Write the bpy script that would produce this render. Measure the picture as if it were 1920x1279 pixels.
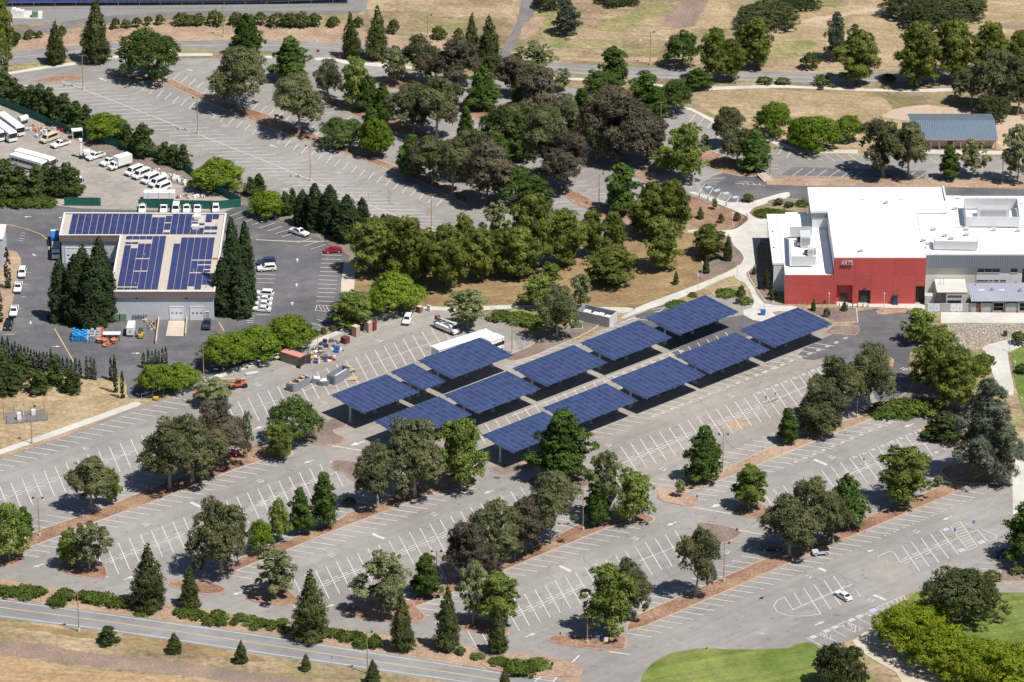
import bpy, bmesh, math, random
import numpy as np
from mathutils import Vector
from mathutils.geometry import tessellate_polygon

D = bpy.data
scene = bpy.context.scene
for o in list(D.objects):
    D.objects.remove(o)
COL = scene.collection
R = math.radians

# ------------------------------------------------------------------ camera, sky, sun, exposure
FOC, PIT, HCAM = 9318.84, R(24.226), 506.57      # focal length in photo pixels, down-tilt, flying height (m)
YCAM = HCAM / math.tan(PIT)
cam_data = D.cameras.new('camera')
cam_data.sensor_width = 36
cam_data.lens = FOC / 1920 * 36
cam_data.clip_start, cam_data.clip_end = 50, 6000
cam = D.objects.new('camera', cam_data)
cam.location = (0, -YCAM, HCAM)
cam.rotation_euler = (math.pi / 2 - PIT, 0, 0)
COL.objects.link(cam)
scene.camera = cam

SUN_EL, SUN_DIR = R(61), Vector((.80, -.60))
world = D.worlds.new('World')
scene.world = world
world.use_nodes = True
wn = world.node_tree.nodes
sky = wn.new('ShaderNodeTexSky')
sky.sky_type = 'NISHITA'
sky.sun_disc = False
sky.sun_elevation = SUN_EL
sky.sun_rotation = math.atan2(SUN_DIR.x, SUN_DIR.y)
sky.air_density, sky.dust_density, sky.ozone_density = 1.0, 0.3, 2.5
wn['Background'].inputs[1].default_value = 0.064
world.node_tree.links.new(sky.outputs[0], wn['Background'].inputs[0])
sun_data = D.lights.new('sun', 'SUN')
sun_data.energy = 4.9
sun_data.angle = R(.53)
sun_data.color = (1, .955, .88)
sun = D.objects.new('sun', sun_data)
sun.rotation_euler = Vector((-SUN_DIR.x * math.cos(SUN_EL), -SUN_DIR.y * math.cos(SUN_EL), -math.sin(SUN_EL))).to_track_quat('-Z', 'Y').to_euler()
sun.location = (0, 0, 200)
COL.objects.link(sun)
scene.view_settings.view_transform = 'Standard'
scene.view_settings.look = 'None'
scene.view_settings.exposure = 0.22
scene.view_settings.gamma = 1
scene.render.engine = 'CYCLES'
scene.render.resolution_x, scene.render.resolution_y = 1024, 682

# ------------------------------------------------------------------ survey: photo measurements -> metres on the ground plan
TX, TY = (0, 480, 960, 1420), (0, 320, 620, 939)
def c(t, x, y):                       # reading on an enlarged survey tile -> photo pixel
    return (TX[int(t[1]) - 1] + x / 3.762, TY[int(t[0]) - 1] + y / 3.762)
def G(u, v, z=0.0):                   # photo pixel -> ground point (metres)
    x, y = u - 960, 639.5 - v
    dy, dz = FOC * math.cos(PIT) + y * math.sin(PIT), -FOC * math.sin(PIT) + y * math.cos(PIT)
    t = (z - HCAM) / dz
    return Vector((x * t, dy * t - YCAM, z))
def zat(v, y):                        # height at photo row v on the vertical plane y
    k = (639.5 - v) / FOC
    return (y + YCAM) * (k * math.cos(PIT) - math.sin(PIT)) / (math.cos(PIT) + k * math.sin(PIT)) + HCAM
def spx(v):                           # photo pixels per metre at row v
    p = G(960, v)
    return FOC / math.hypot(p.y + YCAM, HCAM)
def gt(t, *xy):                       # list of tile readings -> photo pixels
    return [c(t, xy[i], xy[i + 1]) for i in range(0, len(xy), 2)]

# ------------------------------------------------------------------ materials
def mat(name, col, rough=.85, var=.12, scale=.6, col2=None, scale2=.06, var2=.1, bump=0, bscale=4, metal=0, spec=.3, rnd=0, world=True, streak=None, col3=None, s3=.1, t3=(.55, .66), stain=0):
    m = D.materials.new(name)
    m.use_nodes = True
    nt = m.node_tree
    n, l = nt.nodes, nt.links
    b = n['Principled BSDF']
    b.inputs['Roughness'].default_value = rough
    b.inputs['Metallic'].default_value = metal
    b.inputs['Specular IOR Level'].default_value = spec
    if world:
        src = n.new('ShaderNodeNewGeometry').outputs['Position']
    else:
        src = n.new('ShaderNodeTexCoord').outputs['Object']
    def noise(s, det=4):
        t = n.new('ShaderNodeTexNoise')
        t.inputs['Scale'].default_value = s
        t.inputs['Detail'].default_value = det
        t.inputs['Roughness'].default_value = .65
        l.new(src, t.inputs['Vector'])
        return t.outputs[0]
    def mix(f, a, bb):
        x = n.new('ShaderNodeMix')
        x.data_type = 'RGBA'
        if isinstance(f, float): x.inputs[0].default_value = f
        else: l.new(f, x.inputs[0])
        for k, q in ((6, a), (7, bb)):
            if isinstance(q, tuple): x.inputs[k].default_value = (*q, 1)
            else: l.new(q, x.inputs[k])
        return x.outputs[2]
    def ramp(f, a, bb):
        r = n.new('ShaderNodeMapRange')
        r.inputs[1].default_value, r.inputs[2].default_value = a, bb
        l.new(f, r.inputs[0])
        return r.outputs[0]
    def streaked(ang, sx, sy, amp):
        mp = n.new('ShaderNodeMapping')
        mp.vector_type = 'TEXTURE'
        mp.inputs['Rotation'].default_value = (0, 0, ang)
        mp.inputs['Scale'].default_value = (1 / sx, 1 / sy, 1)
        l.new(src, mp.inputs['Vector'])
        t = n.new('ShaderNodeTexNoise')
        t.inputs['Scale'].default_value = 1; t.inputs['Detail'].default_value = 3
        l.new(mp.outputs[0], t.inputs['Vector'])
        r = n.new('ShaderNodeMapRange')
        r.inputs[1].default_value, r.inputs[2].default_value = .32, .68
        r.inputs[3].default_value, r.inputs[4].default_value = 1 - amp, 1 + amp
        l.new(t.outputs[0], r.inputs[0])
        return r.outputs[0]
    sc = lambda q, k: tuple(min(1, v * k) for v in q)
    base = mix(ramp(noise(scale2, 5), .38, .62), sc(col, 1 - var2), col2 or sc(col, 1 + var2))
    if col3:
        base = mix(ramp(noise(s3, 6), *t3), base, col3)
    fine = noise(scale)
    mul = n.new('ShaderNodeMapRange')
    mul.inputs[1].default_value, mul.inputs[2].default_value = .3, .7
    mul.inputs[3].default_value, mul.inputs[4].default_value = 1 - var, 1 + var
    l.new(fine, mul.inputs[0])
    fac = mul.outputs[0]
    def times(a_, b_):
        q = n.new('ShaderNodeMath'); q.operation = 'MULTIPLY'
        l.new(a_, q.inputs[0]); l.new(b_, q.inputs[1])
        return q.outputs[0]
    for st in (streak or ()): fac = times(fac, streaked(*st))
    if stain:
        r = n.new('ShaderNodeMapRange')
        r.inputs[1].default_value, r.inputs[2].default_value = .62, .72
        r.inputs[3].default_value, r.inputs[4].default_value = 1, 1 - stain
        l.new(noise(.55, 2), r.inputs[0])
        fac = times(fac, r.outputs[0])
    if rnd:
        oi = n.new('ShaderNodeObjectInfo')
        mr = n.new('ShaderNodeMapRange')
        mr.inputs[3].default_value, mr.inputs[4].default_value = 1 - rnd, 1 + rnd
        l.new(oi.outputs['Random'], mr.inputs[0])
        mm = n.new('ShaderNodeMath'); mm.operation = 'MULTIPLY'
        l.new(fac, mm.inputs[0]); l.new(mr.outputs[0], mm.inputs[1])
        fac = mm.outputs[0]
    vm = n.new('ShaderNodeVectorMath'); vm.operation = 'SCALE'
    l.new(base, vm.inputs[0]); l.new(fac, vm.inputs['Scale'])
    l.new(vm.outputs[0], b.inputs['Base Color'])
    if bump:
        bn = n.new('ShaderNodeBump')
        bn.inputs['Strength'].default_value = bump
        bn.inputs['Distance'].default_value = .3
        l.new(noise(bscale, 3), bn.inputs['Height'])
        l.new(bn.outputs[0], b.inputs['Normal'])
    return m

def leaf_mat(name, col, col2, trans=.36, rnd=.22):
    m = D.materials.new(name)
    m.use_nodes = True
    nt = m.node_tree
    n, l = nt.nodes, nt.links
    n.remove(n['Principled BSDF'])
    at = n.new('ShaderNodeAttribute'); at.attribute_name = 'tone'
    mx = n.new('ShaderNodeMix'); mx.data_type = 'RGBA'
    mx.inputs[6].default_value = (*col, 1); mx.inputs[7].default_value = (*col2, 1)
    l.new(at.outputs['Fac'], mx.inputs[0])
    oi = n.new('ShaderNodeObjectInfo')
    mr = n.new('ShaderNodeMapRange')
    mr.inputs[3].default_value, mr.inputs[4].default_value = 1 - rnd, 1 + rnd
    l.new(oi.outputs['Random'], mr.inputs[0])
    vm = n.new('ShaderNodeVectorMath'); vm.operation = 'SCALE'
    l.new(mx.outputs[2], vm.inputs[0]); l.new(mr.outputs[0], vm.inputs['Scale'])
    di = n.new('ShaderNodeBsdfDiffuse'); tr = n.new('ShaderNodeBsdfTranslucent'); ms = n.new('ShaderNodeMixShader')
    ms.inputs[0].default_value = trans
    l.new(vm.outputs[0], di.inputs[0]); l.new(vm.outputs[0], tr.inputs[0])
    l.new(di.outputs[0], ms.inputs[1]); l.new(tr.outputs[0], ms.inputs[2])
    l.new(ms.outputs[0], n['Material Output'].inputs[0])
    return m

def striped(name, col, col2, period, axis=0, width=.12, rough=.4, metal=0, world=True):      # ribbed sheet metal
    m = mat(name, col, rough, .06, 1.5, metal=metal, world=world)
    n, l = m.node_tree.nodes, m.node_tree.links
    b = n['Principled BSDF']
    lk = b.inputs['Base Color'].links[0]
    src = lk.from_socket
    g = n.new('ShaderNodeNewGeometry').outputs['Position'] if world else n.new('ShaderNodeTexCoord').outputs['Object']
    sp = n.new('ShaderNodeSeparateXYZ'); l.new(g, sp.inputs[0])
    md = n.new('ShaderNodeMath'); md.operation = 'FLOORED_MODULO'; md.inputs[1].default_value = period
    l.new(sp.outputs[axis], md.inputs[0])
    lt = n.new('ShaderNodeMath'); lt.operation = 'LESS_THAN'; lt.inputs[1].default_value = period * width
    l.new(md.outputs[0], lt.inputs[0])
    mx = n.new('ShaderNodeMix'); mx.data_type = 'RGBA'
    l.new(lt.outputs[0], mx.inputs[0]); l.new(src, mx.inputs[6]); mx.inputs[7].default_value = (*col2, 1)
    l.new(mx.outputs[2], b.inputs['Base Color'])
    return m

M = {}
M['ground'] = mat('dry_ground', (.225, .168, .10), .95, .34, .7, (.385, .292, .185), .04, bump=.6, bscale=1.2, col3=(.19, .18, .07), s3=.06, t3=(.50, .68), streak=((R(-8), .05, .5, .14), (R(40), .3, .05, .08)))
M['soil'] = mat('reddish_soil', (.32, .225, .155), .95, .28, 1.1, (.41, .295, .21), .12, bump=.6, bscale=1.5)
M['mulch'] = mat('red_mulch', (.235, .125, .085), .95, .32, 1.6, (.34, .225, .155), .10, bump=.6, bscale=3)
M['brownmulch'] = mat('brown_mulch', (.185, .140, .118), .95, .3, 1.8, (.25, .195, .16), .15, bump=.6, bscale=3)
M['plough'] = mat('ploughed_soil', (.235, .175, .14), .95, .22, 1.6, (.30, .22, .165), .1, bump=.7, bscale=2)
M['gold'] = mat('golden_straw', (.325, .245, .14), .95, .28, .8, (.42, .32, .195), .07, bump=.5, bscale=1.5, col3=(.25, .19, .10), s3=.12, t3=(.5, .7), streak=((R(-12), .06, .7, .13),))
M['ochre'] = mat('ochre_straw', (.33, .222, .115), .95, .3, .8, (.41, .285, .16), .06, bump=.5, bscale=1.5, streak=((R(-8), .06, .7, .14),))
M['pale'] = mat('scraped_pale_earth', (.52, .41, .32), .95, .12, .8, (.44, .33, .24), .12)
M['greenish'] = mat('weedy_green_grass', (.20, .21, .075), .95, .35, .7, (.33, .27, .13), .10, bump=.4)
M['drylawn'] = mat('dry_lawn', (.235, .16, .08), .95, .24, .8, (.30, .215, .11), .09, bump=.5, bscale=2, col3=(.20, .17, .06), s3=.1, t3=(.55, .75), streak=((R(15), .05, .6, .12),))
M['lawn'] = mat('mown_lawn', (.115, .172, .03), .95, .2, 1.0, (.195, .225, .06), .06, bump=.3, bscale=3, col3=(.27, .235, .10), s3=.09, t3=(.62, .78), streak=((R(20), .015, .55, .2), (R(110), .02, .3, .1)))
M['asphalt'] = mat('aged_asphalt', (.268, .248, .232), .9, .08, .35, (.305, .284, .266), .03, bump=.1, bscale=6, streak=((R(42.4), .03, .55, .07), (R(42.4), .012, .16, .06)), stain=.3)
M['asphalt2'] = mat('sun_bleached_asphalt', (.29, .263, .235), .9, .08, .35, (.325, .296, .265), .03, bump=.1, bscale=6, streak=((R(42.4), .03, .55, .07), (R(42.4), .012, .16, .06)), stain=.3)
M['asphaltroad'] = mat('road_asphalt', (.235, .23, .23), .9, .08, .3, (.265, .26, .26), .05, streak=((R(-8), .02, .5, .08),), stain=.15)
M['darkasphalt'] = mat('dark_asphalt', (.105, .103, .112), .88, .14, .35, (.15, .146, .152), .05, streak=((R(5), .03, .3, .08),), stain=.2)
M['patchasphalt'] = mat('patched_asphalt', (.235, .22, .21), .9, .08, .5)
M['yard'] = mat('dusty_yard', (.295, .272, .245), .95, .16, .5, (.355, .315, .275), .07)
M['gravel'] = mat('grey_gravel', (.255, .25, .235), .95, .16, 1.5, (.21, .205, .195), .08)
M['graveldark'] = mat('dark_gravel', (.17, .155, .155), .95, .16, 1.2, (.21, .19, .185), .1)
M['concrete'] = mat('concrete_paving', (.52, .50, .455), .85, .07, .6, (.58, .555, .51), .1)
M['tanpave'] = mat('tan_concrete', (.50, .43, .34), .85, .08, .6, (.55, .48, .39), .1)
M['kerb'] = mat('kerb_concrete', (.46, .40, .335), .85, .1, .8)
M['kerbred'] = mat('red_painted_kerb', (.46, .19, .155), .8, .2, .9, (.47, .33, .29), .25)
M['kerborange'] = mat('orange_painted_kerb', (.48, .34, .22), .8, .15, .9)
M['paint'] = mat('white_road_paint', (.68, .66, .63), .8, .2, .9, (.53, .51, .48), .12)
M['paintworn'] = mat('worn_road_paint', (.42, .37, .345), .8, .2, .9)
M['paintyellow'] = mat('yellow_road_paint', (.52, .37, .16), .8, .12, .9)
M['paintblue'] = mat('blue_road_paint', (.36, .44, .54), .8, .12, .9)
M['stone'] = mat('river_stone', (.40, .345, .285), .9, .2, 1.2, rnd=.2)
M['bark'] = mat('grey_brown_bark', (.15, .115, .085), .95, .25, 1.5, world=False)
M['barkpale'] = mat('pale_bark', (.34, .30, .24), .95, .25, 1.5, world=False)
M['bare'] = mat('bare_lilac_twigs', (.26, .23, .25), .95, .15, 1.5, world=False)
def pm(name, col, rough=.45, var=.04, **k):
    k.setdefault('world', False)
    k.setdefault('spec', .5)
    M[name] = mat(name, col, rough, var, 1.2, var2=.05, **k)
pm('white_paint', (.80, .80, .79), .3); pm('cream_paint', (.62, .52, .36), .4); pm('red_paint', (.33, .012, .03), .25)
pm('black_paint', (.015, .016, .02), .25); pm('navy_paint', (.03, .05, .12), .3); pm('blue_paint', (.03, .17, .48), .4)
pm('silver_paint', (.50, .52, .55), .35); pm('orange_paint', (.46, .13, .06), .45); pm('glass', (.02, .028, .035), .08)
pm('tyre', (.02, .02, .02), .8); pm('rim', (.55, .55, .55), .4); pm('lamp', (.75, .75, .7), .2); pm('tail_lamp', (.4, .02, .02), .3)
pm('dark_metal', (.05, .05, .055), .5); pm('galvanised', (.46, .47, .48), .4); pm('steel_grey', (.30, .32, .34), .45)
pm('pole_tan', (.36, .25, .15), .6); pm('pole_white', (.6, .62, .63), .5); pm('rust', (.24, .12, .07), .8); pm('timber', (.47, .34, .21), .85)
pm('yellow_paint', (.62, .42, .04), .45); pm('terracotta', (.52, .22, .14), .85); pm('grey_plastic', (.36, .38, .44), .6); pm('tan_plastic', (.47, .31, .23), .7)
pm('maroon', (.16, .04, .04), .6); pm('green_box', (.16, .25, .18), .6); pm('green_fence', (.015, .115, .09), .85); pm('dumpster', (.22, .25, .31), .55)
pm('pink_roof', (.56, .23, .21), .7); pm('container_tan', (.34, .26, .19), .7); pm('blue_tub', (.04, .30, .66), .5); pm('purple', (.10, .08, .24), .6)
pm('white_roof', (.86, .86, .85), .6); pm('wall_white', (.66, .66, .66), .7); pm('wall_warm', (.56, .54, .49), .75)
pm('red_wall', (.50, .085, .075), .75, .06, rnd=.05); pm('red_dark', (.30, .03, .035), .75); pm('wall_grey', (.50, .52, .565), .7)
pm('cmu', (.40, .39, .37), .85); pm('door_dark', (.035, .033, .032), .5); pm('door_white', (.72, .74, .78), .5); pm('fascia', (.23, .175, .16), .6)
pm('roof_tan', (.46, .41, .35), .85); pm('trim_white', (.72, .71, .69), .6); pm('salmon_trim', (.50, .23, .18), .7)
pm('wall_cream', (.62, .56, .50), .8); pm('light_board', (.56, .57, .57), .5)
M['ribgrey'] = striped('ribbed_grey_metal', (.15, .17, .20), (.21, .235, .27), .6, 0, .5)
M['ribroof'] = striped('standing_seam_grey_roof', (.36, .38, .44), (.22, .235, .30), .45, 0, .25, .35)
M['ribblue'] = striped('blue_grey_seam_roof', (.115, .15, .19), (.20, .25, .30), .62, 0, .22, .4)
M['cell'] = mat('blue_solar_cells', (.034, .056, .142), .22, .05, 2.0, world=False, spec=.5, rnd=.2)
M['cellroof'] = mat('blue_roof_solar_cells', (.034, .042, .138), .24, .05, 2.0, world=False, spec=.5, rnd=.18)
M['frame'] = mat('aluminium_frame', (.075, .09, .15), .4, .05, 1, world=False)
M['rail'] = mat('aluminium_rail', (.19, .21, .28), .4, .05, 1, world=False)

# ------------------------------------------------------------------ mesh helpers
class MB:
    def __init__(s):
        s.v, s.f, s.mi = [], [], []
    def add(s, vs, fs, mi=0):
        b = len(s.v)
        s.v += [tuple(q) for q in vs]
        s.f += [tuple(b + i for i in f) for f in fs]
        s.mi += [mi] * len(fs)
        return s
    def hexa(s, bot, top, mi=0):
        return s.add(list(bot) + list(top), [(3, 2, 1, 0), (4, 5, 6, 7), (0, 1, 5, 4), (1, 2, 6, 5), (2, 3, 7, 6), (3, 0, 4, 7)], mi)
    def box(s, x0, x1, y0, y1, z0, z1, mi=0):
        q = lambda z: [(x0, y0, z), (x1, y0, z), (x1, y1, z), (x0, y1, z)]
        return s.hexa(q(z0), q(z1), mi)
    def obox(s, cx, cy, z0, z1, lx, ly, a=0, mi=0):
        ca, sa = math.cos(a), math.sin(a)
        q = lambda z: [(cx + ca * x - sa * y, cy + sa * x + ca * y, z) for x, y in ((-lx / 2, -ly / 2), (lx / 2, -ly / 2), (lx / 2, ly / 2), (-lx / 2, ly / 2))]
        return s.hexa(q(z0), q(z1), mi)
    def prism(s, pts, z0, z1, mi=0):
        n = len(pts)
        vs = [(p[0], p[1], z0) for p in pts] + [(p[0], p[1], z1) for p in pts]
        tri = tessellate_polygon([[Vector((p[0], p[1], 0)) for p in pts]])
        fs = [tuple(n + i for i in t) for t in tri] + [(i, (i + 1) % n, n + (i + 1) % n, n + i) for i in range(n)]
        return s.add(vs, fs, mi)
    def side(s, prof, y0, y1, mi=0, top=1.0):       # side profile (x, z) pulled across from y0 to y1
        n = len(prof)
        zt = max(p[1] for p in prof); zb = min(p[1] for p in prof)
        sc = lambda z: 1 - (1 - top) * (z - zb) / max(1e-6, zt - zb)
        vs = [(p[0], y0 * sc(p[1]), p[1]) for p in prof] + [(p[0], y1 * sc(p[1]), p[1]) for p in prof]
        tri = tessellate_polygon([[Vector((p[0], p[1], 0)) for p in prof]])
        fs = [tuple(t) for t in tri] + [tuple(n + i for i in t) for t in tri] + [(i, (i + 1) % n, n + (i + 1) % n, n + i) for i in range(n)]
        return s.add(vs, fs, mi)
    def tube(s, pts, rad, n=6, mi=0, cap=True):
        pts = [Vector(p) for p in pts]
        rings = []
        for i, p in enumerate(pts):
            d = (pts[min(i + 1, len(pts) - 1)] - pts[max(i - 1, 0)]).normalized()
            a = d.orthogonal().normalized() if abs(d.z) < .95 else Vector((1, 0, 0))
            a = (a - d * a.dot(d)).normalized()
            b = d.cross(a)
            r = rad[i] if isinstance(rad, (list, tuple)) else rad
            rings.append([p + a * r * math.cos(2 * math.pi * k / n) + b * r * math.sin(2 * math.pi * k / n) for k in range(n)])
        vs = [q for r_ in rings for q in r_]
        fs = [(i * n + k, i * n + (k + 1) % n, (i + 1) * n + (k + 1) % n, (i + 1) * n + k) for i in range(len(pts) - 1) for k in range(n)]
        if cap:
            fs += [tuple(range(n)), tuple((len(pts) - 1) * n + k for k in range(n))]
        return s.add(vs, fs, mi)
    def mesh(s, name, mats, bevel=0):
        me = D.meshes.new(name)
        me.from_pydata(s.v, [], s.f)
        bm = bmesh.new(); bm.from_mesh(me)
        bmesh.ops.recalc_face_normals(bm, faces=bm.faces)
        bm.to_mesh(me); bm.free()
        if not isinstance(mats, (list, tuple)): mats = [mats]
        for m in mats: me.materials.append(M[m] if isinstance(m, str) else m)
        if len(mats) > 1: me.polygons.foreach_set('material_index', s.mi)
        return me
    def build(s, name, mats, parent=None, loc=None, rz=0, bevel=0):
        o = D.objects.new(name, s.mesh(name, mats))
        COL.objects.link(o)
        if parent: o.parent = parent
        if loc is not None: o.location = loc
        if rz: o.rotation_euler.z = rz
        if bevel:
            mo = o.modifiers.new('bevel', 'BEVEL'); mo.width = bevel; mo.segments = 2; mo.limit_method = 'ANGLE'
        return o

def tag(o, label, cat=None, group=None, kind=None):
    o['label'] = label
    if cat: o['category'] = cat
    if group: o['group'] = group
    if kind: o['kind'] = kind
    return o
def thing(name, label, cat, loc, rz=0, group=None):
    o = D.objects.new(name, None)
    o.empty_display_size = .5
    COL.objects.link(o)
    o.location = loc; o.rotation_euler.z = rz
    return tag(o, label, cat, group)
def part(name, me, parent, loc=(0, 0, 0), rz=0, scale=None):
    o = D.objects.new(name, me)
    COL.objects.link(o)
    o.parent = parent; o.location = loc
    if rz: o.rotation_euler.z = rz
    if scale: o.scale = scale
    return o

def chaikin(pts, it=2):
    for _ in range(it):
        out = []
        for i in range(len(pts)):
            a, b = Vector(pts[i][:2]), Vector(pts[(i + 1) % len(pts)][:2])
            out += [a * .75 + b * .25, a * .25 + b * .75]
        pts = out
    return pts
def ragged(pts, step=2.0, amp=.5, seed=1):
    rg = random.Random(seed)
    out = []
    for i in range(len(pts)):
        a, b = Vector(pts[i][:2]), Vector(pts[(i + 1) % len(pts)][:2])
        n = max(1, int((b - a).length / step))
        for k in range(n):
            out.append(a.lerp(b, k / n) + Vector((rg.uniform(-amp, amp), rg.uniform(-amp, amp))))
    return out
def sheet(name, label, px, z, m, smooth=0, rag=0, kind='structure', seed=1, world=False):
    pts = [Vector(p[:2]) if world else G(*p).to_2d() for p in px]
    if smooth: pts = chaikin(pts, smooth)
    if rag: pts = ragged(pts, 1.8, rag, seed)
    o = MB().prism(pts, z - .35 if z > .09 else z - .003, z).build(name, m)
    return tag(o, label, kind=kind)
def offset(pts, d):
    n = len(pts)
    area = sum(pts[i].x * pts[(i + 1) % n].y - pts[(i + 1) % n].x * pts[i].y for i in range(n))
    sg = 1 if area > 0 else -1
    out = []
    for i in range(n):
        e1 = (pts[i] - pts[i - 1]).normalized(); e2 = (pts[(i + 1) % n] - pts[i]).normalized()
        n1 = Vector((e1.y, -e1.x)) * sg; n2 = Vector((e2.y, -e2.x)) * sg
        nn = n1 + n2
        nn = nn / max(.5, nn.length_squared / 2) if nn.length > .1 else n1
        out.append(pts[i] + nn * d)
    return out
_beds = [0]
def bed(name, label, px, m='mulch', kerb='kerb', smooth=1, z=.13):
    _beds[0] += 1
    z += .005 * (_beds[0] % 9)
    pts = [G(*p).to_2d() for p in px]
    if smooth: pts = chaikin(pts, smooth)
    o = MB().prism(pts, -.1, z - .02).build(name, m)
    tag(o, label, kind='structure')
    out = offset(pts, .27)
    n = len(pts)
    vs = [(p.x, p.y, z) for p in pts] + [(p.x, p.y, z) for p in out] + [(p.x, p.y, -.05) for p in out]
    fs = []
    for i in range(n):
        j = (i + 1) % n
        fs += [(i, j, n + j, n + i), (n + i, n + j, 2 * n + j, 2 * n + i)]
    MB().add(vs, fs).build('kerb', kerb, o)
    return o
def ribbon_pts(pts, w):
    pts = [Vector(p[:2]) for p in pts]
    L, Rr = [], []
    for i, p in enumerate(pts):
        d = (pts[min(i + 1, len(pts) - 1)] - pts[max(i - 1, 0)]).normalized()
        nn = Vector((-d.y, d.x)) * w / 2
        L.append(p + nn); Rr.append(p - nn)
    return L, Rr
def ribbon(mb, pts, w, z, z0=None):
    L, Rr = ribbon_pts(pts, w)
    n = len(L)
    vs = [(p.x, p.y, z) for p in L] + [(p.x, p.y, z) for p in Rr]
    fs = [(i, i + 1, n + i + 1, n + i) for i in range(n - 1)]
    mb.add(vs, fs)
    if z0 is not None:
        b = [(p.x, p.y, z0) for p in L] + [(p.x, p.y, z0) for p in Rr]
        mb.add(vs + b, [(i, i + 1, 2 * n + i + 1, 2 * n + i) for i in range(n - 1)] + [(n + i, n + i + 1, 3 * n + i + 1, 3 * n + i) for i in range(n - 1)])
    return mb
def spline(px, step=8):
    p = [G(*q).to_2d() for q in px]
    p = [p[0] * 2 - p[1]] + p + [p[-1] * 2 - p[-2]]
    out = []
    for i in range(1, len(p) - 2):
        for k in range(step):
            t = k / step
            a, b, c_, d = p[i - 1], p[i], p[i + 1], p[i + 2]
            out.append(.5 * ((2 * b) + (c_ - a) * t + (2 * a - 5 * b + 4 * c_ - d) * t * t + (3 * b - a - 3 * c_ + d) * t ** 3))
    return out + [p[-2]]
_unit_line = MB().box(-.5, .5, -.5, .5, -.5, .5).mesh('painted_line', 'paint')
_line_mesh = {}
def stripe(parent, a, b, w=.2, z=.036, m='paint', name='stall_line'):      # one painted line from a to b (world xy)
    if m not in _line_mesh: _line_mesh[m] = MB().box(-.5, .5, -.5, .5, -1, 0).mesh('painted_line', m)
    a, b = Vector(a[:2]), Vector(b[:2])
    d = b - a
    return part(name, _line_mesh[m], parent, ((a.x + b.x) / 2, (a.y + b.y) / 2, z), math.atan2(d.y, d.x), (d.length, w, .005))
def row(parent, A, B, n, dA, dB=None, i0=0, i1=None, z=.036, w=.2, skip=(), m='paint', cut=None):
    """stall lines: n equal steps from photo point A to B, line vectors (photo px) dA at A and dB at B"""
    a, b = G(*A).to_2d(), G(*B).to_2d()
    va = G(A[0] + dA[0], A[1] + dA[1]).to_2d() - a
    dB = dB or dA
    vb = G(B[0] + dB[0], B[1] + dB[1]).to_2d() - b
    for i in range(i0, (n if i1 is None else i1) + 1):
        if i in skip: continue
        t = i / n
        p = a.lerp(b, t)
        v = va.lerp(vb, t)
        q = p + v
        if cut and i in cut: q = p + v * cut[i]
        stripe(parent, p, q, w, z, m)
def segs(parent, t, lst, m='paint', w=.17, z=.036, name='painted_line'):
    for x1, y1, x2, y2 in lst:
        stripe(parent, G(*c(t, x1, y1)), G(*c(t, x2, y2)), w, z, m, name)

# ================================================================== THE SETTING
sheet('ground', 'dry tan ground spreading under the whole campus', [(-520, -420), (520, -420), (620, 900), (-620, 900)], 0, 'ground', world=True)
# fields and banks at the top
S = sheet
S('soil_bank', 'bare reddish soil bank above the upper road', [(-80, 88), (30, 70), (150, 60), (330, 50), (480, 48), (660, 56), (800, 72), (945, 88), (945, 112), (746, 92), (480, 80), (240, 84), (13, 100), (-80, 112)], .006, 'soil', 0, .5)
S('gravel_area', 'grey gravel apron below the long solar array', [(-120, -30), (690, -40), (688, 22), (480, 26), (300, 22), (190, 34), (60, 45), (-120, 55)], .010, 'gravel', 0, .3)
S('gravel_track', 'darker gravel track curving past the shrubs', [(-120, 62), (30, 56), (110, 42), (190, 30), (360, 20), (500, 20), (680, 20), (670, 26), (500, 30), (330, 34), (200, 42), (120, 56), (40, 66), (-120, 76)], .018, 'graveldark', 1)
S('farm_track', 'grey gravel track climbing between dry fields', [(985, -30), (1030, -30), (1008, 16), (985, 55), (962, 90), (950, 112), (930, 112), (945, 84), (968, 45)], .012, 'graveldark', 1, .3)
S('ploughed_strip', 'ploughed brown strip in the golden field', gt('13', 1215, -60, 1400, -60, 1370, 60, 1300, 130, 1290, 195, 1065, 200, 1080, 130, 1180, 50), .012, 'plough', 1, .3)
S('golden_patch', 'golden straw patch right of the ploughed strip', gt('13', 1410, -60, 1520, -60, 1510, 50, 1660, 160, 1450, 215, 1300, 205, 1315, 110), .010, 'gold', 1, .3)
S('golden_field', 'golden dry grass field below the curved footpath', [(1296, 172), (1420, 168), (1540, 172), (1640, 176), (1680, 200), (1690, 280), (1560, 275), (1440, 262), (1330, 215)], .008, 'gold', 1, .4)
S('golden_hill', 'straw coloured slope at the top right', [(1440, 40), (1560, 10), (1960, -20), (1960, 110), (1640, 125), (1540, 100), (1450, 110)], .008, 'gold', 1, .8)
S('earth_patch', 'pale scraped earth behind the long shed', gt('14', 860, 830, 950, 770, 1150, 735, 1400, 760, 1560, 800, 1700, 830, 1880, 790, 1880, 1060, 1690, 1055, 1680, 850, 1070, 852), .012, 'pale', 1, .3)
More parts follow.
